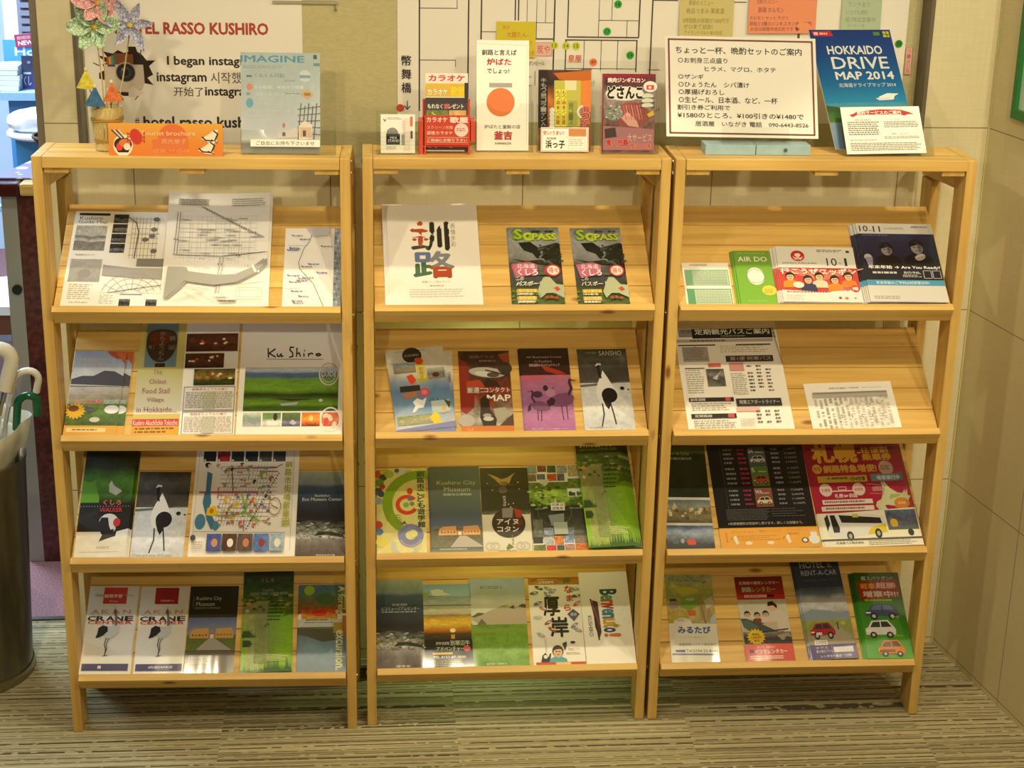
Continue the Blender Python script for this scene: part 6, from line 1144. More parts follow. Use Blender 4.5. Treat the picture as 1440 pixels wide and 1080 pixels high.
# red karaoke stand
def art_kara(a):
    a.R(0, 0, 1, .13, '#ecdcd0'); a.T('カラオケ', .08, .025, .92, .10, '#c8403c', .05); a.R(0, .13, 1, .30, '#d8b030'); a.R(0, .31, 1, .38, '#35282a'); a.T('カラオケ', .05, .20, .52, .28, '#f4ecd8', .04, out='#4c2c24'); a.T('歌屋', .60, .17, .92, .29, '#e8c81c', .04); a.R(.92, .12, 1, 1, '#242024'); a.R(0, .38, 1, .98, '#3a3430'); a.T('もれなくプレゼント', .05, .39, .90, .45, '#e8e0d4', .03); a.E(.50, .42, .06, .06, '#c8504c')
    a.I(.02, .47, .54, .88, 14, 14, scene_fn([(0, '#6c7434'), (.5, '#8a9c3c'), (1, '#54642c')], .4, 5, 6, .3)); a.I(.56, .47, .96, .88, 12, 14, scene_fn([(0, '#c8a05c'), (.5, '#d8b46c'), (1, '#b0763c')], .4, 5, 6, .3, 5)); rn = random.Random(6)
    for k in range(12): x, y = .06 + .36 * rn.random(), .50 + .3 * rn.random(); a.L([(x, y), (x + .12, y + .03 + .05 * rn.random())], .03, ('#a8bc4c', '#b8c868', '#8aa040')[k % 3])
    for k in range(9): x, y = .60 + .2 * rn.random(), .50 + .3 * rn.random(); a.L([(x, y), (x + .12, y + .08 * rn.random())], .035, ('#e0c080', '#d0a45c')[k % 2])
    for x in (.10, .24, .60): a.E(x, .92, .06, .06, '#ece0d8')
o = printed('flyer', .082, .150, .004, art_kara, True); inside(o, 1, -.136, .052, 'yellow and black karaoke food flyer standing in the red holder', 'flyer', 82)
def art_karafront(a):
    a.R(0, 0, 1, 1, '#cf4a34'); a.T('カラオケ', .05, .06, .50, .22, '#f0d8cc', .04); a.T('歌屋', .56, .05, .95, .24, '#f0dcd0', .05); a.T('スクリーン完備', .06, .34, .62, .45, '#e8b8a8', .01); a.T('深夜カラオケ', .05, .52, .62, .64, '#f0d8cc', .02); a.E(.81, .48, .15, .15, '#ecd8cc', 26); a.B(.70, .42, .92, .55, 2, '#cf6c5c', .5, .06); a.L([(.05, .73), (.95, .73)], .01, '#e8c0b0'); a.L([(.05, .90), (.95, .90)], .01, '#e8c0b0'); a.T('ご自由にお取り下さい', .06, .77, .94, .87, '#f4e0d4', .02)
RED = mat('red_card', '#cf4a34', 0.45)
r = empty('flyer_holder')
MB().box((-.044, 0, .018), (.044, .003, .076)).box((-.044, 0, 0), (-.041, .003, .018)).box((.041, 0, 0), (.044, .003, .018)).build('front_panel', RED, r)
a_ = Art(.088, .058, None); art_karafront(a_); me = a_.mesh('front_print'); me.materials.append(GLOSS); c = bpy.data.objects.new('front_print', me); C.objects.link(c); c.parent = r; c.location = (0, -.0003, .018); c.rotation_euler = (math.pi / 2, 0, 0)
MB().box((-.054, .004, 0), (-.046, .050, .064)).build('side_wing', RED, r); MB().box((.046, .004, .024), (.054, .050, .064)).build('side_wing', RED, r); MB().box((-.046, .046, 0), (.046, .050, .10)).build('back_plate', RED, r); MB().box((-.046, .003, .014), (.046, .046, .016)).build('base', RED, r)
r.matrix_world = POSE[1] @ Matrix.Translation((-.136, .030, ZT + .0004)); tag(r, 'bright red card flyer holder with karaoke lettering on the middle rack', 'holder')

def art_robata(a):
    a.T('釧路と言えば', .10, .085, .76, .135, '#33302c', .03); a.T('炉ばた', .20, .165, .66, .225, '#b8383c', .04); a.T('でしょっ!', .20, .255, .62, .30, '#33302c', .03); a.L([(.0, .03), (.96, .045), (.96, .95)], .006, '#c8c0b0')
    a.E(.46, .56, .27, .27, '#dc7c48', 30); a.R(.24, .385, .68, .425, '#a8a4a0')   # plain round stand-in for the drawing
    a.T('炉ばたと釜飯の店', .15, .765, .84, .80, '#4c4844', .01); a.T('釜吉', .34, .825, .68, .90, '#b8383c', .05); a.T('KAMAKICHI', .36, .925, .66, .945, '#3c3834', .02)
o = printed('leaflet', .102, .212, .004, art_robata, False); inside(o, 1, -.026, .064, 'tall white grill restaurant leaflet with red lettering, between the red holder and the noodle flyer', 'leaflet', 80)
holder('leaflet_holder', 1, -.022, .052, .112, .034, .13, .095, 'clear acrylic holder around the tall white grill leaflet', 80)

def art_hama(a):
    a.I(0, 0, 1, 1, 16, 24, scene_fn([(0, '#4c3024'), (.2, '#34241e'), (.45, '#9c5c28'), (.6, '#a86c34'), (.8, '#8a5030'), (1, '#6c4c34')], .5, 5, 6, .4)); a.R(0, 0, .18, .72, '#26211f'); a.P([(.28, .04), (1, 0), (1, .30), (.80, .16), (.4, .12)], '#b86428'); a.P([(.78, .14), (1, .12), (1, .52), (.8, .44)], '#d8803c')
    a.V('牛もつ鍋コラーゲン入', .05, .10, .15, .70, '#a8a090', .01); a.R(.30, .13, .80, .70, '#b8b450'); a.R(.50, .13, .72, .25, '#d8d4a8')
    for x in (.33, .44): a.R(x, .24, x + .09, .70, '#d8d848'); a.V('もつ鍋食べ放題', x + .01, .25, x + .08, .68, '#a8502c', .02)
    a.R(.57, .38, .74, .70, '#a0a050'); a.V('鍋コース', .58, .40, .66, .68, '#6c6c28', .02); a.V('浜っ子', .80, .44, .97, .70, '#c83c38', .05, out='#f0e0d0')
    for k in range(5): a.E(.26, .50 + .05 * k, .05, .05, '#d8d4c8', 12)
    a.E(.70, .76, .14, .09, '#c87c40'); a.O(.86, .52, .13, .04, '#d8d8d0', 100, 250)
o = printed('flyer', .104, .156, .004, art_hama, False); inside(o, 1, .096, .066, 'orange and black noodle hotpot flyer with yellow strips, on the middle rack', 'flyer', 80)
def art_hamacard(a):
    a.box(.02, .04, .98, .96, .012, '#c88c7c'); a.T('安い!うまい!', .05, .14, .48, .32, '#c84438', .03); a.T('居酒屋', .12, .42, .32, .50, '#55504a', .01); a.T('浜っ子', .10, .54, .50, .86, '#26231f', .04); a.box(.58, .46, .92, .86, .006, '#c0b8ac'); a.B(.60, .5, .90, .8, 4, '#b4aca0', .4, .08); a.R(.58, .06, .95, .36, '#c88a54'); a.L([(.52, .40), (.95, .38)], .006, '#b8a898')
o = printed('card', .094, .047, .001, art_hamacard, False); lay(o, 1, .0955, .002, .0011, 0, None, .052, ZT + .001, 80); tag(o, 'white shop card with black brush lettering in front of the noodle hotpot flyer', 'card')
holder('leaflet_holder', 1, .098, .0545, .112, .034, .175, .090, 'clear acrylic holder around the orange and black noodle flyer', 80)
def art_dosanko(a):
    a.I(0, 0, 1, 1, 18, 26, scene_fn([(0, '#6c2430'), (.15, '#4c3c3c'), (.35, '#8c8480'), (.6, '#94706c'), (.75, '#6c4c48'), (1, '#8c5c60')], .6, 7, 8, .3)); a.R(0, 0, 1, .04, '#8c2434'); a.R(0, 0, .03, 1, '#8c3440')
    a.P([(.10, .04), (.80, .04), (.82, .11), (.10, .12)], '#6c2c30'); a.T('焼肉ジンギスカン', .10, .05, .80, .11, '#ecdcd4', .04, out='#7c2c38'); a.E(.42, .25, .36, .13, '#d8d4cc'); a.T('どさんこ', .10, .16, .76, .31, '#1c1818', .06, out='#e8e4dc', ow=.05); a.E(.90, .16, .13, .10, '#e4dcd4'); a.R(.83, .14, .97, .20, '#c84c48'); a.R(.87, .155, .92, .185, '#e8d8d0')
    a.E(.56, .52, .34, .24, '#94504c', 30); a.P([(.36, .56), (.48, .48), (.66, .60), (.70, .68), (.5, .66)], '#d8a098'); a.P([(.42, .46), (.6, .36), (.84, .42), (.80, .52), (.6, .50)], '#8c4440')
    for k in range(7): a.L([(.40 + .05 * k, .40), (.46 + .05 * k, .58)], .016, ('#b87068', '#cc9088')[k % 2])
    for y in (.28, .34, .40): a.E(.85, y, .11, .05, '#c8ccb8', 14); a.L([(.7, y + .03), (.98, y + .02)], .012, '#3c342c')
    a.E(.22, .50, .17, .14, '#8c8c84'); rn = random.Random(3)
    for k in range(26): a.E(.08 + .28 * rn.random(), .40 + .18 * rn.random(), .022, .016, ('#c8ccbc', '#5c6450', '#a8ac9c')[k % 3], 7)
    a.P([(.84, .51), (.96, .46), (.98, .52), (.88, .55)], '#d8b440'); a.P([(.02, .66), (.98, .70), (.98, .97), (.02, .97)], '#a8747c'); a.T('食べ放題', .08, .83, .50, .92, '#c03a34', .05, out='#e8d4cc'); a.T('大サービス', .48, .76, .94, .86, '#d8a8a4', .04, out='#8c3c40'); a.T('炭火の味', .54, .88, .92, .95, '#c83c2c', .04, out='#e8d4cc'); a.P([(.05, .70), (.25, .68), (.28, .80), (.06, .82)], '#4c3c3c')
o = printed('flyer', .105, .152, .004, art_dosanko, False); inside(o, 1, .220, .048, 'dark red grilled mutton flyer with black brush title on the middle rack', 'flyer', 80)
holder('leaflet_holder', 1, .223, .036, .113, .034, .176, .090, 'clear acrylic holder around the dark red mutton flyer', 80)

# menu card on a clear easel with blue box
def art_menu(a):
    a.box(.025, .035, .975, .965, .012, '#7c4c48'); D = '#3a3633'
    a.T('ちょっと一杯、晩酌セットのご案内', .07, .105, .905, .175, D, .022); a.T('○お刺身三点盛り', .085, .215, .41, .27, D, .018); a.T('ヒラメ、マグロ、ホタテ', .26, .30, .73, .35, D, .02); a.T('○ザンギ', .085, .38, .25, .43, D, .02); a.T('○ひょうたん　シバ漬け', .085, .455, .55, .51, D, .02); a.T('○厚揚げおろし', .085, .53, .385, .585, D, .02); a.T('○生ビール、日本酒、など、一杯', .085, .605, .735, .665, D, .02); a.T('割引き券ご利用で', .075, .685, .42, .735, D, .018); a.T('¥1580のところ、¥100引きの¥1480で', .075, .76, .905, .815, D, .018); a.T('居酒屋　いながき 電話　090-6443-8526', .19, .845, .935, .895, '#5c5650', .018)
o = printed('menu_card', .306, .208, .0012, art_menu, False); lay(o, 2, -.155, .004, 0, -.6, None, .078, ZT + .024, 63); tag(o, 'white evening set menu card with brown border and black lines of writing', 'sign')
r = empty('sign_stand'); BLU = mat('pale_blue_box', '#9fc0cc', 0.5, noise=.12, nscale=40)
MB().box((-.100, .0, 0), (.0, .050, .020)).box((.0015, .001, 0), (.1105, .050, .0195)).build('box_base', BLU, r, bevel=.001)
MB().box((-.066, -.002, .0205), (.068, .074, .0225)).build('plate', ACRYL, r)
MB().box((-.066, -.003, .022), (.068, -.001, .055), Matrix.Rotation(R(-22), 4, 'X')).build('clip', ACRYL, r); MB().box((-.045, .056, .0), (.050, .0582, .14), Matrix.Rotation(R(-24), 4, 'X')).build('easel_back', ACRYL, r)
MB().lathe([(.004, 0), (.0035, .0012)], n=12, M=Matrix.Translation((.060, 0, .010)) @ Matrix.Rotation(math.pi / 2, 4, 'X')).build('stud', mat('dark_stud', '#4c6068', 0.4), r)
r.matrix_world = POSE[2] @ Matrix.Translation((-.136, .040, ZT + .0004)); tag(r, 'clear easel on a low pale blue box carrying the menu card', 'stand')

# road map and service card
def art_drive(a):
    a.G(0, 0, 1, .66, '#1f3c84', '#1f4c94', '#1c68a8', '#2488b4'); a.I(0, .62, 1, 1, 14, 16, scene_fn([(0, '#3c8cb0'), (.12, '#4c8c98'), (.2, '#3c6440'), (.32, '#45702c'), (.42, '#4c7434'), (.46, '#7c94a8'), (1, '#6484a8')], .12, 5, 5, .05)); a.P([(0, .64), (.3, .67), (.45, .69), (0, .70)], '#33542c')
    a.P([(.02, .015), (.26, .01), (.28, .055), (.05, .055)], '#c8383c'); a.R(.05, .02, .10, .045, '#e8c8c4'); a.B(.12, .025, .24, .045, 1, '#e8c8c4', .8, .04); a.R(.78, .02, .86, .05, '#5c8c3c'); a.R(.90, .015, .98, .065, '#c8c43c'); a.L([(.9, .04), (.98, .045)], .01, '#3c5c2c'); a.L([(.94, .015), (.95, .06)], .01, '#3c5c2c')
    a.T('HOKKAIDO', .17, .14, .84, .21, '#e8ecec', .03); a.T('DRIVE', .19, .235, .88, .335, '#e8ecec', .012); a.T('MAP 2014', .20, .36, .91, .425, '#e8ecec', .03); a.T('北海道ドライブマップ 2014', .21, .455, .91, .49, '#d0dce0', .012)
    a.P([(.66, .575), (.78, .545), (.92, .55), (.86, .57), (.84, .60), (.70, .605)], '#e0e8e8'); a.P([(.62, .585), (.80, .58), (.82, .60), (.66, .605)], '#d4dce0')
o = printed('road_map', .187, .266, .003, art_drive, SATIN); lay(o, 2, .120, .005, .0005, -1.2, None, .082, ZT + .002, 54, yaw=15); tag(o, 'tall blue HOKKAIDO DRIVE MAP 2014 leaning at the right end of the right rack', 'map')
def art_service(a):
    a.P([(.10, .17), (.16, .14), (.20, .10), (.5, .055), (.76, .07), (.86, .12), (.92, .17), (.84, .17), (.80, .20), (.74, .17), (.2, .17), (.14, .22)], '#b83c38'); a.T('無料サービスのご案内', .20, .085, .76, .165, '#f4e8e0', .03)
    a.T('【無料貸出備品】', .16, .265, .36, .295, '#77736c', .01); a.T('【お部屋サービス】', .62, .265, .86, .29, '#c8a49c', .005); a.B(.06, .32, .48, .62, 7, '#6c6862', .5, .03, .15); a.B(.52, .32, .97, .46, 4, '#6c6862', .5, .03, .15); a.T('【朝ごはん】', .60, .565, .80, .60, '#8c8880', .005); a.B(.50, .64, .96, .70, 2, '#77736c', .45, .03, .2); a.B(.06, .70, .48, .74, 1, '#c8a49c', .5, .04); a.B(.06, .77, .96, .95, 5, '#77736c', .5, .03, .1)
o = printed('service_card', .163, .104, .001, art_service, False); lay(o, 2, .126, .004, 0, .8, None, .030, ZT + .003, 52, yaw=3); tag(o, 'white service card with red ribbon heading, before the blue road map', 'card')
holder('leaflet_holder', 2, .132, .036, .185, .076, .150, .085, 'clear acrylic holder around the blue road map', 53)

# straw vase with paper flowers and paper dolls on sticks
STRAW = mat('straw', '#ecd48c', 0.8, noise=.42, nscale=40, stretch=(22, 22, 1.2), bump=.8)
r = empty('straw_vase'); VX, VY = -.166, .072
MB().lathe([(.0005, .004), (.022, .004), (.0255, .001), (.0245, .016), (.0258, .034), (.028, .052), (.0292, .060), (.0302, .074), (.0302, .082), (.028, .083), (.026, .070), (.020, .020), (.0005, .018)], n=40, caps=False).build('vessel', STRAW, r, smooth=True)
CORD = mat('straw_cord', '#b08a3c', 0.8)
for z, rr in ((.0195, .0252), (.0600, .0298)):
    m = MB()
    for q in range(3): m.tube([(rr * math.cos(t), rr * math.sin(t), z + .0024 * (q - 1) + .0012 * math.sin(3 * t + q)) for t in [2 * math.pi * k / 30 for k in range(31)]], .0016, 6)
    m.build('tie', CORD, r, smooth=True)
m = MB(); rn = random.Random(2)
for k in range(26):
    t = 2 * math.pi * k / 26; z0 = .012 + rn.random() * .02
    m.tube([((.0262 + .003 * q) * math.cos(t + .03 * q * rn.uniform(-1, 1)), (.0262 + .003 * q) * math.sin(t), z0 + .032 * q) for q in (0, .5, 1)], .0009, 5)
m.build('stalk', STRAW, r)
P0 = POSE[0] @ Matrix.Translation((VX, VY, ZT + .0006)); r.matrix_world = P0
tag(r, 'small straw-wrapped vase holding paper flowers, behind the orange sign', 'vase')
def lace(col, col2):
    m = bpy.data.materials.new('lace_petal'); m.use_nodes = True; nt = m.node_tree; b = nt.nodes['Principled BSDF']; b.inputs['Roughness'].default_value = .6
    tc = nt.nodes.new('ShaderNodeTexCoord'); vo = nt.nodes.new('ShaderNodeTexVoronoi'); vo.feature = 'DISTANCE_TO_EDGE'; vo.inputs['Scale'].default_value = 170
    rp = nt.nodes.new('ShaderNodeValToRGB'); rp.color_ramp.elements[0].position = .05; rp.color_ramp.elements[0].color = (*lin(col2), 1); rp.color_ramp.elements[1].position = .12; rp.color_ramp.elements[1].color = (*lin(col), 1)
    nt.links.new(tc.outputs['Object'], vo.inputs['Vector']); nt.links.new(vo.outputs['Distance'], rp.inputs[0]); nt.links.new(rp.outputs[0], b.inputs['Base Color'])
    return m
def flower(name, head, col, col2, centre, tilt, n, rad, label, base, style=0):
    r = empty(name); L_ = lace(col, col2); H = Vector(head)
    M = Matrix.Translation(H) @ Matrix.Rotation(R(tilt[0]), 4, 'X') @ Matrix.Rotation(R(tilt[1]), 4, 'Y')
    rn = random.Random(n + int(rad * 1e4))
    for k in range(n):
        m = MB(); t = 2 * math.pi * k / n + rn.uniform(-.12, .12); l = rad * rn.uniform(.85, 1.12); wd = l * (.23 if style == 0 else .36); cup = rn.uniform(.1, .5); nu, nv = 9, 5
        for i in range(nu + 1):
            u = i / nu; w2 = wd * (math.sin(math.pi * min(u ** .8, 1)) * .95 + .06) * (1 - .15 * u) if style == 0 else wd * math.sin(math.pi * (.08 + .92 * u * .93)) ** .7
            for j in range(nv + 1):
                v = j / nv * 2 - 1
                m.v.append(tuple(M @ (Matrix.Rotation(t, 4, 'Z') @ Vector((.004 + l * u, v * w2, l * (cup * (u * u - .35 * u) + .22 * v * v * (1 - u * .5)) + .0012 * math.sin(9 * u + 3 * v))))))
        for i in range(nu):
            for j in range(nv): q = i * (nv + 1) + j; m.f.append((q, q + 1, q + nv + 2, q + nv + 1))
        p = m.build('petal', L_, r, smooth=True); s = p.modifiers.new('t', 'SOLIDIFY'); s.thickness = .0005
    MB().lathe([(.0002, -.002), (.0055, 0), (.0065, .004), (.004, .008), (.0002, .009)], n=14, M=M, caps=False).build('flower_centre', mat('flower_centre', centre, 0.7), r, smooth=True)
    b = Vector(base); mid = (H + b) / 2 + Vector((.003, 0, 0))
    MB().tube([b, mid, H - Vector((0, -.003, .003))], .0013, 8).build('stem', mat('stem_stick', '#c8b078', 0.6), r)
    r.matrix_world = POSE[0] @ Matrix.Translation((0, 0, ZT)); return tag(r, label, 'flower', 'paper flowers in the straw vase')
flower('paper_flower', (-.111, .060, .238), '#b8b8cc', '#6f7088', '#c8b040', (78, 8), 6, .046, 'lilac lace paper flower with long pointed petals, lowest and rightmost on its stick', (-.158, .072, .03))
flower('paper_flower', (-.176, .058, .233), '#b4c8a4', '#6c8c64', '#c89c34', (72, -14), 6, .045, 'pale green lace paper flower below the pink one', (-.170, .074, .03), 1)
flower('paper_flower', (-.170, .066, .276), '#d8a8a4', '#a8686c', '#c88c3c', (70, 10), 6, .040, 'pink lace paper flower cut by the top of the frame', (-.166, .076, .03), 1)
def doll(x, y, z, col, col2, lean, label, s=1.0):
    r = empty('paper_doll'); m = MB(); n = 40; Mx = Matrix.Rotation(R(lean), 4, 'Y')
    rows = [(.0022, .0), (.005, -.006), (.0105, -.018), (.0155, -.029), (.0175, -.034)]
    for rr, zz in rows:
        for k in range(n): t = 2 * math.pi * k / n; q = rr * s * (1 + .10 * (k % 2)); m.v.append(tuple(Mx @ Vector((q * math.cos(t), .62 * q * math.sin(t), zz * s))))
    for j in range(len(rows) - 1):
        for k in range(n): m.f.append((j * n + k, j * n + (k + 1) % n, (j + 1) * n + (k + 1) % n, (j + 1) * n + k))
    m.build('robe', mat('pleated_paper', col, 0.75, col2=col2, nscale=90), r)
    MB().lathe([(.0002, -.001), (.003, .001), (.0034, .004), (.0022, .0065), (.0002, .007)], n=14, M=Mx, caps=False).build('head', mat('doll_head', '#d8c4a0', 0.7), r, smooth=True)
    top = Vector((0, 0, -.02)); b = Vector((VX + .0 * x - x, VY - y, .05 - z)); b = Vector((b.x * .75, b.y, b.z))
    MB().tube([top, b], .0010, 6).build('stick', mat('doll_stick', '#6c5434', 0.7), r)
    r.matrix_world = POSE[0] @ Matrix.Translation((x, y, ZT + z)); return tag(r, label, 'ornament', 'pleated paper dolls in the straw vase')
doll(-.198, .058, .152, '#d8c83c', '#a89c2c', 2, 'yellow pleated paper doll, highest of the three', .95)
doll(-.181, .046, .122, '#3c6c94', '#28506c', 3, 'blue pleated paper doll just above the vase rim', 1.0)
doll(-.150, .050, .130, '#d8783c', '#b0541c', -3, 'orange pleated paper doll beside the blue one', .98)

# ---------------------------------------------------------------- papers on the wall
def wall_paper(name, x0, x1, z0, z1, art, label, cat, y=.3845, gloss=False, lean=0.0, t=.0006, rot=0.0, group=None, edge='#efeade'):
    o = printed(name, x1 - x0, z1 - z0, t, art, gloss, edge, 'print')
    o.matrix_world = Matrix.Translation(((x0 + x1) / 2, y - t - (z1 - z0) * math.sin(R(lean)), z0)) @ Matrix.Rotation(R(90 - lean), 4, 'X') @ Matrix.Rotation(R(rot), 4, 'Z')
    return tag(o, label, cat, group)

def art_hotel(a):
    X = lambda p: (p - 126.7) / 296.0
    Y = lambda q: (q + 60) / 263.5
    def T(s, x0, y0, x1, y1, c, b=.01): a.T(s, X(x0), Y(y0), X(x1), Y(y1), c, b)
    T('HOTEL RASSO KUSHIRO', 170, 31.5, 376, 47, '#b4483c', .045)
    T('I began instagram', 238, 78, 364, 93.5, '#3a3632', .035); T('instagram', 223, 101, 290, 117, '#3a3632', .035); T('시작했어요', 296, 100, 366, 115.5, '#6c665e')
    T('开始了', 245, 121, 285, 134, '#4c4842'); T('instagram', 288, 121, 354, 136.5, '#3a3632', .035); T('#', 190, 165, 196, 176, '#4c4842', .01); T('hotel rasso kushiro', 202, 163, 365, 178, '#3a3632', .035)
    P = lambda pts, c: a.P([(X(x), Y(y)) for x, y in pts], c)
    P([(144, 77), (158, 81), (152, 72), (165, 75), (172, 70), (180, 74), (186, 72), (186, 65), (196, 65), (198, 72), (205, 77), (210, 84), (222, 84), (213, 92), (218, 104), (210, 108), (217, 118), (206, 116), (198, 128), (186, 134), (176, 134), (166, 128), (152, 112), (145, 110), (145, 102), (153, 98), (150, 90), (156, 88)], '#33251f')
    P([(153, 90), (205, 90), (206, 115), (202, 126), (190, 129), (166, 128), (154, 122)], '#d2c6b4'); P([(172, 75), (192, 76), (192, 90), (158, 90), (156, 80)], '#8c5634'); P([(166, 74), (192, 76), (192, 90), (166, 90)], '#8c5634')
    for k, c in enumerate(('#b8442c', '#d8a03c', '#6c9c6c', '#4c7c9c')): P([(156 + 3 * k, 80 - 2 * (k > 1)), (159 + 3 * k, 79 - 2 * (k > 1)), (159 + 3 * k, 90), (156 + 3 * k, 90)], c)
    P([(157, 90), (167, 90), (167, 93), (157, 93)], '#55505c')
    k = 1 / 296.0
    for r, c in ((14.2, '#c4bcae'), (13, '#5c544c'), (11.8, '#2c2a2c'), (8, '#3c4248'), (4.5, '#1c1c20')): a.E(X(181), Y(101), r * k, r * k * .98, c, 36)
    a.E(X(178), Y(97), 2.4 * k, 2.4 * k, '#7c848c', 14)
    P([(184, 125), (190, 120), (198, 127), (206, 128), (196, 136), (183, 135)], '#e8dccc')
    for p in ([(202, 77), (204, 66)], [(147, 92), (138, 88)], [(172, 133), (176, 139)], [(196, 134), (192, 139)], [(210, 110), (217, 118)]): a.L([(X(x), Y(y)) for x, y in p], .004, '#4c4038')
wall_paper('poster', -.874, -.424, 1.1855, 1.5765, art_hotel, 'large white hotel poster with camera picture and red title behind the left rack', 'poster', edge='#d8d0c4')

def art_wallmap(a):
    X = lambda p: (p - 562) / 723.0
    Y = lambda q: (q + 60) / 231.0
    def V_(x, y0, y1, w=1.2, c='#3c3834'): a.L([(X(x), Y(y0)), (X(x), Y(y1))], w / 723, c)
    def H_(y, x0, x1, w=1.0, c='#55504a'): a.L([(X(x0), Y(y)), (X(x1), Y(y))], w / 723, c)
    for x, y0, y1, w in ((592.4, -60, 156, 2), (644.5, -60, 16, .9), (643, 86, 95, .9), (660.5, -60, 171, 2), (678.3, -60, 57, 2), (725.5, -60, 31, 1.8), (730, -60, 31, 1.8), (742, -60, 34, .8), (755.5, -60, 56, .8), (768, -60, 34, .8), (780.5, -60, 100, 2), (799.5, 1, 53, 1.6), (900, 1, 53, 1.8), (843, 1, 53, .8), (861, 1, 30, .8), (883, 30, 53, .8), (797.5, 57, 98, 1.6), (823.5, 57, 98, .8), (847.6, 57, 98, .8), (871, 57, 98, .8), (898, 57, 100, 1.6), (918, 2, 108, 1.8), (1031.8, -60, 75, 1.8), (1014, 62, 80, 1.4), (964.5, 62, 75, .8), (1127.6, 45, 76, 1.4), (1151, -60, 45, 1.2), (1241.6, -60, 41, 1.6), (1129.5, 44, 74, 1.4)): V_(x, y0, y1, w)
    for y, x0, x1, w in ((16, 592, 644.5, .9), (86, 592, 643, .9), (47, 678, 700, .9), (34, 742, 780, .8), (56, 752, 780, 1.8), (1, 799.5, 900, 1.6), (53, 799.5, 900, 1.8), (30, 843, 900, .8), (57, 797, 898, 1.6), (2, 918, 953, 1.6), (96, 797, 898, .8), (97, 915, 932, .8), (3.5, 1032, 1050, 1.2), (120, 742, 750, .8), (108, 742, 750, .8), (97, 820, 835, .8)): H_(y, x0, x1, w)
    a.L([(X(1033), Y(72)), (X(1058), Y(55))], .0012, '#66605a'); a.L([(X(924), Y(158)), (X(934), Y(151))], .0012, '#66605a')
    for x in (742, 755): V_(x, 100, 120, .8)
    for k, ch in enumerate('幣舞橋'): a.T(ch, X(567.5), Y(80 + 18.5 * k), X(581), Y(94 + 18.5 * k), '#35302c', .015)
    a.T('↓', X(571), Y(142), X(580), Y(155), '#35302c'); a.T('キボンビール', X(741), Y(86), X(768), Y(92), '#3c3834'); a.T('スナック', X(829), Y(112), X(840), Y(121), '#55504a')
    a.R(X(754), Y(61), X(778), Y(79), '#e8c4b8'); a.box(X(754), Y(61), X(778), Y(79), .0014, '#d88ca8'); a.T('炭や', X(757), Y(64), X(775), Y(76), '#d8643c', .01); a.T('泉屋', X(801), Y(77), X(820), Y(88), '#d8643c', .005)
wm = wall_paper('town_map', -.2255, .8675, 1.238, 1.593, art_wallmap, 'wide hand-drawn town map of black street blocks, with numbered dot stickers, on the wall', 'map', edge='#ddd8cc')
k_ = 1.093 / 723.0
def sticker(px, py, col, num, ink, r=5.4):
    a = Art(2 * r * k_, 2 * r * k_, None); a.E(.5, .5, .5, .5, col, 28); a.T(num, .22, .27, .80, .76, ink, .01)
    me = a.mesh('dot_sticker'); me.materials.append(MATT); o = bpy.data.objects.new('dot_sticker', me); C.objects.link(o); o.parent = wm
    o.location = ((px - 562) / 723 * 1.093 - 1.093 / 2, (1 - (py + 60) / 231) * .355 - r * k_, .0060)
    return o
wm_z = .0006 + .00012 + 62 * .00004
for px, py, col, num, ink in ((869, 8, '#3cae3c', '18', '#1c4c24'), (855, 45, '#3cae3c', '17', '#1c4c24'), (889, 77, '#3cae3c', '19', '#1c4c24'), (1274.5, 58, '#2f8c2f', '39', '#174020'), (781, 64.5, '#ccd83c', '13', '#5c6020'), (798, 65, '#ccd83c', '14', '#5c6020'), (812, 65, '#ccd83c', '15', '#5c6020'), (837, 87, '#f08a5c', '49', '#5c3420'), (983, 68, '#e0406c', '23', '#6c1c34'), (565.5, 152, '#c8483c', '', '')):
    s_ = sticker(px, py, col, num, ink); s_.location.z = wm_z

def hand(lines, col, extra=None, bg='#d8c83c'):
    def f(a):
        a.R(0, 0, 1, 1, bg)
        for s, x0, y0, x1, y1 in lines: a.T(s, x0, y0, x1, y1, col, .002)
        if extra: extra(a)
    return f
wall_paper('sticky_note', -.018, .0655, 1.376, 1.4505, hand([('あか', .16, .10, .34, .22), ('大臓たん-', .26, .28, .82, .44), ('ひみつパンが焼た', .18, .52, .92, .66), ('おいしい', .2, .72, .6, .84), ('いか焼', .78, .80, .97, .94)], '#c87a2c', bg='#dccb3c'), 'yellow sticky note behind the tall white grill leaflet', 'note', y=.3812, lean=3)
wall_paper('sticky_note', .370, .486, 1.408, 1.537, hand([('季節のメニュー', .16, .30, .62, .38), ('絶品つまみ 果実酒', .12, .42, .82, .51), ('2時間飲み放題が1000円で', .06, .58, .92, .66), ('ぜひ来て試飲!', .08, .68, .62, .76), ('アイランドバル小 味のお店', .10, .78, .80, .85), ('ありましたーー!', .12, .87, .60, .94)], '#8c8440', lambda a: a.T('店主', .66, .88, .84, .95, '#d8a848', .01), '#d4c888'), 'beige sticky note full of brown handwriting, left of the orange note', 'note', y=.3812, lean=3)
wall_paper('sticky_note', .518, .6645, 1.432, 1.546, hand([('日替わりメニュー', .12, .38, .42, .46), ('豚鶏 ホルモン', .14, .52, .52, .62), ('ホルモン セット サガリ', .02, .68, .58, .75), ('鉄板と3種のジンギスカン食べ放題!', .02, .78, .94, .86), ('お店は釧路市末広町です ♥', .04, .88, .76, .96)], '#8c5058', lambda a: a.E(.82, .86, .1, .05, '#f0a06c'), '#f09a74'), 'orange-pink sticky note with handwriting, above the blue road map', 'note', y=.3812, lean=4, rot=.5)
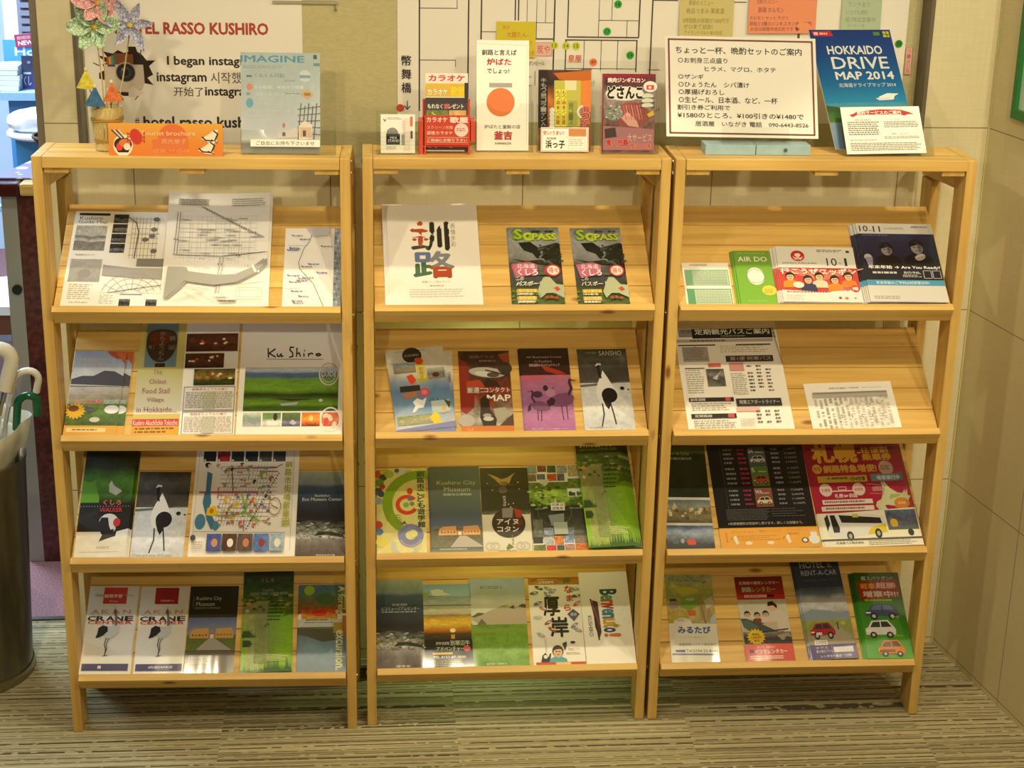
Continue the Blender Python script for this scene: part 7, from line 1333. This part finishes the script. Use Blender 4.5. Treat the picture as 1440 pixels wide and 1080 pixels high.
wall_paper('sticky_note', .719, .8055, 1.438, 1.540, hand([('ランチあり', .15, .40, .7, .5), ('いつでも無料', .12, .56, .66, .66), ('夜1時迄営業中', .1, .71, .86, .81), ('コーヒーも', .16, .84, .6, .92)], '#8c9c88', None, '#b4c8ac'), 'pale green sticky note right of the orange one', 'note', y=.3812, lean=4)
wall_paper('paper_slip', .868, .8835, 1.346, 1.4045, hand([], '#c88c84', lambda a: (a.V('ラーメン屋', .25, .06, .75, .96, '#c8746c'), a.box(.04, .01, .96, .99, .05, '#a85c5c')), '#e4b8a8'), 'narrow pink slip with vertical writing at the right edge of the map', 'note', y=.3812, lean=1)

r = empty('picture_rail')
MB().box((-.06, -.008, 0), (.075, 0, .0055)).build('rail', mat('grey_rail', '#a8a48c', 0.4), r)
m = MB(); m.tube([(.070, -.006, .001), (.070, -.007, -.006), (.0685, -.009, -.0115), (.0715, -.010, -.013), (.073, -.009, -.010)], .0016, 8); m.build('hook', mat('dull_hook', '#8c8460', 0.4, 0.5), r, smooth=True)
r.location = (-.424, .384, 1.4825); tag(r, 'short grey hanging rail with small hook at the right edge of the hotel poster', 'rail')

# green framed notice on the right wall
GW = rw.matrix_world @ Matrix.Translation((0, -.0005, 0))
r = empty('framed_notice')
g = MB(); z0, z1, x0, x1 = 1.281, 1.70, .105, .40
g.box((x0, -.014, z0), (x1, 0, z0 + .020)).box((x0, -.014, z1 - .02), (x1, 0, z1)).box((x0, -.014, z0 + .02), (x0 + .016, 0, z1 - .02)).box((x1 - .016, -.014, z0 + .02), (x1, 0, z1 - .02))
g.build('frame', mat('green_frame', '#1f7c3c', 0.45), r); MB().box((x0 + .016, -.006, z0 + .02), (x1 - .016, 0, z1 - .02)).build('panel', mat('pale_panel', '#cfe4d4', 0.5), r)
r.matrix_world = GW; tag(r, 'green-framed notice on the right wall, cut by the frame', 'sign')

# ---------------------------------------------------------------- left: umbrella bin, counter, shop
BRUSH = mat('brushed_steel', '#8a8674', 0.33, 0.85, noise=.35, nscale=9, stretch=(3, 3, .6))
r = empty('umbrella_bin')
MB().lathe([(.1405, 0), (.1425, .012), (.1425, .020), (.1405, .024), (.1585, .505), (.1605, .510), (.1605, .520), (.1555, .520), (.1555, .505), (.136, .03), (.001, .028)], n=56, caps=False).build('drum', BRUSH, r, smooth=True)
MB().lathe([(.1432, 0), (.1442, .004), (.1442, .020), (.1425, .0235)], n=56, caps=False).build('foot_band', mat('dull_steel_band', '#a09a80', 0.3, 0.9), r, smooth=True)
MB().lathe([(.010, -.002), (.010, .002)], n=20, M=Matrix.Translation((.1585, -.02, .535)) @ Matrix.Rotation(math.pi / 2, 4, 'Y') @ Matrix.Rotation(0, 4, 'Z')).build('ring_tag', mat('pale_ring', '#d8d8e4', 0.3), r)
r.location = (-1.2, .29, 0.0005); tag(r, 'tall brushed steel umbrella bin at the left edge of the photo', 'bin')
LINER = bpy.data.materials.new('milky_plastic'); LINER.use_nodes = True
b_ = LINER.node_tree.nodes['Principled BSDF']; b_.inputs['Base Color'].default_value = (*lin('#d6cfb4'), 1); b_.inputs['Roughness'].default_value = .3; b_.inputs['Alpha'].default_value = .72
m = MB(); rn = random.Random(4); n = 48
rows = [(.115, .40), (.1475, .50), (.1525, .524), (.163, .546), (.169, .56), (.176, .597)]
for rr, zz in rows:
    for k in range(n): t = 2 * math.pi * k / n; q = rr * (1 + .02 * math.sin(7 * t) + .012 * math.sin(13 * t + 1)); m.v.append((q * math.cos(t), q * math.sin(t), zz + (.012 * math.sin(3 * t + 2) if zz > .55 else 0)))
for j in range(len(rows) - 1):
    for k in range(n): m.f.append((j * n + k, j * n + (k + 1) % n, (j + 1) * n + (k + 1) % n, (j + 1) * n + k))
o = m.build('bin_liner', LINER, smooth=True); s = o.modifiers.new('t', 'SOLIDIFY'); s.thickness = .0007; o.location = (-1.2, .29, .001); tag(o, 'milky plastic liner flaring out of the steel umbrella bin', 'liner')
def umbrella(base, top, hook, rad, hcol, ccol, label, side):
    """closed umbrella standing in the bin: folded canopy, shaft, hooked handle"""
    r = empty('umbrella', base); B = Vector(base); t = Vector(top) - B; d = t.normalized()
    MB().tube([(0, 0, 0), t * .12, t * .5, t * .80, t * .9], [.004, .010, .015, .011, .006], 14).build('canopy', mat('umbrella_cloth', ccol, 0.5, noise=.25, nscale=30), r, smooth=True)
    MB().tube([t * .86, t], .005, 10).build('shaft', STEEL, r, smooth=True)
    pts = [t * .985]; s = Vector(side).normalized(); h = hook
    for k in range(13): a_ = R(180 - 15 * k * 1.02); pts.append(t + d * (.05 + h * math.sin(a_)) + s * h * (1 + math.cos(a_)))
    pts.append(pts[-1] - d * .025)
    MB().tube(pts, rad, 14).build('handle', mat('umbrella_handle', hcol, 0.18), r, smooth=True)
    tag(r, label, 'umbrella', 'umbrellas in the steel bin')
umbrella((-1.25, .22, .04), (-1.055, .235, .700), .036, .0155, '#e6e2d4', '#d8d2bc', 'white umbrella with a thick white handle rising highest from the bin', (-1, -.1, 0))
umbrella((-1.22, .36, .04), (-1.056, .262, .655), .026, .0075, '#e4e0d4', '#cfcab8', 'umbrella with a slim white hooked handle, behind the green one', (1, .0, 0))
umbrella((-1.12, .32, .04), (-1.046, .262, .600), .021, .0085, '#0f5c3c', '#2c5c44', 'umbrella with a glossy dark green hooked handle', (1, .05, 0))

GRAN = mat('dark_red_stone', '#7c4036', 0.28, noise=.6, nscale=70)
r = empty('counter')
MB().box((-1.137, .87, 0.001), (-.82, 1.45, .978)).build('side_panel', GRAN, r)
MB().box((-1.175, .871, 0.001), (-1.138, 1.45, .978)).build('end_panel', mat('grey_gloss_panel', '#b4b2a8', 0.22, spec=.6), r)
m = MB(); pts = [(-1.75, .80), (-1.1165, .80), (-1.1165, 1.16), (-1.178, .89), (-1.75, .88)]; m.v = [(x, y, .980) for x, y in pts] + [(x, y, 1.012) for x, y in pts]; q = 5
m.f = [tuple(range(q)), tuple(range(2 * q - 1, q - 1, -1))] + [(k, (k + 1) % q, q + (k + 1) % q, q + k) for k in range(q)]
m.build('worktop', mat('maroon_lacquer', '#4a1c18', 0.15), r, bevel=.006)
MB().box((-1.1160, .80, .982), (-.80, 1.50, 1.0125)).build('pine_edge', PINE_X, r, bevel=.008)
MB().lathe([(.012, 0), (.012, .008)], n=16, M=Matrix.Translation((-1.152, .869, .735)) @ Matrix.Rotation(math.pi / 2, 4, 'X')).build('socket', mat('black_socket', '#1c201c', 0.4), r)
tag(r, 'counter with dark red stone front and grey gloss end, behind the left rack', 'counter')
CL = bpy.data.materials.new('dotted_cloth'); CL.use_nodes = True; nt = CL.node_tree
tc = nt.nodes.new('ShaderNodeTexCoord'); vo = nt.nodes.new('ShaderNodeTexVoronoi'); vo.inputs['Scale'].default_value = 22; rp = nt.nodes.new('ShaderNodeValToRGB')
rp.color_ramp.elements[0].position = .30; rp.color_ramp.elements[0].color = (*lin('#ece8f0'), 1); rp.color_ramp.elements[1].position = .34; rp.color_ramp.elements[1].color = (*lin('#7a74a8'), 1)
nt.links.new(tc.outputs['Object'], vo.inputs[0]); nt.links.new(vo.outputs['Distance'], rp.inputs[0]); nt.links.new(rp.outputs[0], nt.nodes['Principled BSDF'].inputs['Base Color'])
m = MB(); i = 0
top = [(-1.42, .855), (-.93, .848), (-.93, 1.17), (-1.124, 1.12), (-1.178, .884), (-1.30, .876)]
m.v = [(x, y, 1.0135) for x, y in top] + [(x, y, 1.0165) for x, y in top]; q = len(top)
m.f = [tuple(range(q)), tuple(range(2 * q - 1, q - 1, -1))] + [(k, (k + 1) % q, q + (k + 1) % q, q + k) for k in range(q)]
tag(m.build('cloth', CL), 'purple cloth with white spots lying on the dark counter', 'cloth')

WHT = mat('shop_white', '#e8ecf0', 0.5); BLUE = mat('shop_blue', '#4c98d8', 0.5); PALE = mat('shop_pale_blue', '#9cc4e0', 0.5)
struct(MB().box((-4.5, 4.2, 0), (-.8, 4.3, 2.5)), 'wall_shop', mat('shop_wall', '#c4dcf4', 0.8))
struct(MB().box((-1.628, 3.2, 0), (-1.571, 3.26, 2.5)), 'trim_column', mat('shop_column', '#f4f8fc', 0.5))
m = MB().box((-1.540, 3.02, 1.0), (-1.30, 3.06, 1.6))
for k in range(12): m.box((-1.53, 3.0, 1.10 + .028 * k), (-1.30, 3.02, 1.118 + .028 * k))
tag(m.build('louvre_panel', mat('louvre_grey', '#8c8ca0', 0.5)), 'grey slatted panel behind the shop sign', 'panel')
def art_hol(a): a.R(0, 0, 1, 1, '#58a4e4'); a.T('Hokkaido', .26, .30, 1.6, .62, '#f4f8fc', .02); a.T('ショップ', .10, .78, .95, .98, '#dcecf8', .03)
def shop_print(name, x0, x1, z0, z1, y, art, label, cat, rot=0):
    o = printed(name, x1 - x0, z1 - z0, .006, art, False, '#8cb8dc', 'print'); o.matrix_world = Matrix.Translation(((x0 + x1) / 2, y, z0)) @ Matrix.Rotation(math.pi / 2, 4, 'X') @ Matrix.Rotation(R(rot), 4, 'Z'); return tag(o, label, cat)
def art_hol2(a): a.R(0, 0, 1, 1, '#58a4e4'); a.T('Holiday', .17, .26, .92, .62, '#f4f8fc', .02); a.T('フェア', .08, .72, .62, .98, '#dcecf8', .03)
sg = shop_print('shop_sign', -1.566, -1.33, .985, 1.088, 2.872, art_hol2, 'blue shop sign with white lettering above the book shelf', 'sign')
for q in (-.09, .09): MB().box((q - .006, -.0495, 0), (q + .006, 0, .006)).build('leg', WHT, sg)
def art_new(a): a.R(0, 0, 1, 1, '#a83c5c'); a.T('期間限定', .10, .14, .86, .42, '#e0b0bc', .01); a.T('NEW!!', .12, .52, .88, .86, '#f0d8dc', .04)
shop_print('price_tag', -1.520, -1.438, 1.066, 1.110, 2.8655, art_new, 'crimson NEW tag tilted over the blue shop sign', 'tag', 6)
r = empty('shop_shelf'); MB().box((-1.545, 2.66, .908), (-1.25, 2.88, .935)).build('board', PALE, r); MB().box((-1.527, 2.70, .0), (-1.25, 2.88, .907)).build('front_panel', BLUE, r); tag(r, 'pale blue shop shelf with bright blue front, holding books', 'shelf')
for k in range(5): 
    z = .9356 + .0172 * k
    o = MB().box((-1.56 + .004 * (k % 2), 2.69, z), (-1.487 + .003 * (k % 3), 2.80, z + .0166)).build('white_box', WHT, bevel=.002)
    tag(o, ('lowest', 'second lowest', 'middle', 'second highest', 'highest')[k] + ' white box in the stack on the shop shelf', 'box', 'white boxes on the shop shelf')
def art_book(a):
    a.G(0, 0, 1, 1, '#2c3448', '#343a58', '#3c3c80'); a.E(.4, .2, .1, .08, '#7c84a0'); a.R(.1, .5, .5, .56, '#b8bccc'); a.T('くし', .10, .62, .50, .9, '#c4c4d8', .02); a.R(.62, .5, .95, .95, '#4848a0'); a.T('旅', .66, .55, .92, .88, '#d0d0e8', .02)
for k, x in enumerate((-1.452, -1.385)):
    o = printed('book', .062, .112, .014, art_book, True, '#3c4458'); lay(o, 1, x, 0, 0, 0, None, 2.75, .9356, 82); tag(o, ('dark blue book standing beside the white boxes on the shop shelf', 'dark blue book standing furthest right on the shop shelf, mostly behind the pillar')[k], 'book')
r = empty('display_table'); MB().lathe([(.001, .0), (.125, 0), (.131, .006), (.131, .013), (.125, .019), (.001, .019)], n=44, caps=False).build('tabletop', WHT, r, smooth=True)
MB().box((-.095, -.06, -.855), (.12, .12, -.001)).build('pedestal', mat('table_blue', '#3f8cc0', 0.5), r)
r.location = (-1.322, 2.3, .856); tag(r, 'round white display table on a blue pedestal', 'table')
m = MB(); n = 28; rn = random.Random(8); rows = [(.075, 0), (.098, .012), (.104, .03), (.094, .05), (.07, .064), (.02, .070)]
for rr, zz in rows:
    for k in range(n): t = 2 * math.pi * k / n; q = rr * (1 + .07 * math.sin(5 * t + zz * 60) + .04 * rn.uniform(-1, 1)); m.v.append((q * math.cos(t), q * math.sin(t) * .8, zz + .004 * rn.uniform(-1, 1) * (zz > .02)))
for j in range(len(rows) - 1):
    for k in range(n): m.f.append((j * n + k, j * n + (k + 1) % n, (j + 1) * n + (k + 1) % n, (j + 1) * n + k))
m.f.append(tuple(range(n))); m.f.append(tuple((len(rows) - 1) * n + k for k in range(n)))
o = m.build('wrapped_bundle', mat('white_wrapping', '#eef2fa', 0.25), smooth=True); o.location = (-1.345, 2.28, .8758); tag(o, 'white plastic-wrapped bundle on the round white table', 'bundle')
WICK = mat('brown_wicker', '#5c3620', 0.6, noise=.6, nscale=120, stretch=(1, 1, 3))
m = MB()
for k in range(7): rr = .050 + .006 * k; m.tube([(rr * math.cos(t), rr * math.sin(t), .004 + .0075 * k) for t in [2 * math.pi * q / 36 for q in range(37)]], .0048, 8)
m.lathe([(.001, 0), (.05, 0), (.05, .004), (.001, .004)], n=30, caps=False)
o = m.build('basket', WICK, smooth=True)
r = empty('stool'); MB().lathe([(.001, .87), (.08, .87), (.08, .884), (.001, .884)], n=30, caps=False).build('seat', mat('dark_stool', '#4c4038', 0.5), r)
for k in range(3): t = 2 * math.pi * k / 3; MB().tube([(.05 * math.cos(t), .05 * math.sin(t), .87), (.10 * math.cos(t), .10 * math.sin(t), .006)], .010, 8).build('leg', mat('dark_stool_leg', '#3c3430', 0.5), r)
r.location = (-1.198, 1.86, 0); tag(r, 'dark round stool under the brown basket, mostly hidden behind counter and pillar', 'stool')
o.location = (-1.198, 1.86, .8852); tag(o, 'brown wicker basket beside the pillar edge', 'basket')
r = empty('display_stand'); MB().box((-1.332, 1.62, .0), (-1.286, 1.66, .76)).build('post', PALE, r, bevel=.002); MB().box((-1.345, 1.60, .76), (-1.276, 1.68, .778)).build('cap', PALE, r, bevel=.002); tag(r, 'pale blue square display post behind the low white table', 'post')
r = empty('low_table'); m = MB(); pts = [(-1.75, 1.25), (-1.235, 1.25), (-1.235, 1.58), (-1.30, 1.58), (-1.75, 1.40)]
m.v = [(x, y, .556) for x, y in pts] + [(x, y, .580) for x, y in pts]; q = 5; m.f = [tuple(range(q)), tuple(range(2 * q - 1, q - 1, -1))] + [(k, (k + 1) % q, q + (k + 1) % q, q + k) for k in range(q)]
m.build('tabletop', WHT, r); MB().box((-1.74, 1.255, .500), (-1.24, 1.275, .555)).build('apron', mat('brown_apron', '#6c4028', 0.4), r)
for x in (-1.72, -1.262): MB().box((x, 1.26, .002), (x + .03, 1.29, .4995)).build('leg', mat('brown_table_leg', '#5c3c2c', 0.4), r)
tag(r, 'low white-topped table with brown apron, left of the counter end', 'table')
r = empty('storage_tub'); MB().box((-1.60, 1.33, .002), (-1.225, 1.50, .44)).build('tub', mat('lilac_tub', '#b4a8c4', 0.5), r, bevel=.01); MB().box((-1.61, 1.32, .442), (-1.218, 1.51, .462)).build('lid', mat('lilac_lid', '#c8c0d8', 0.45), r, bevel=.004); tag(r, 'lilac storage tub under the low white table', 'tub')
for o in list(bpy.data.objects):
    if o.type == 'EMPTY' and o.parent is None and 'category' not in o: tag(o, o.name.replace('_', ' '), 'object')
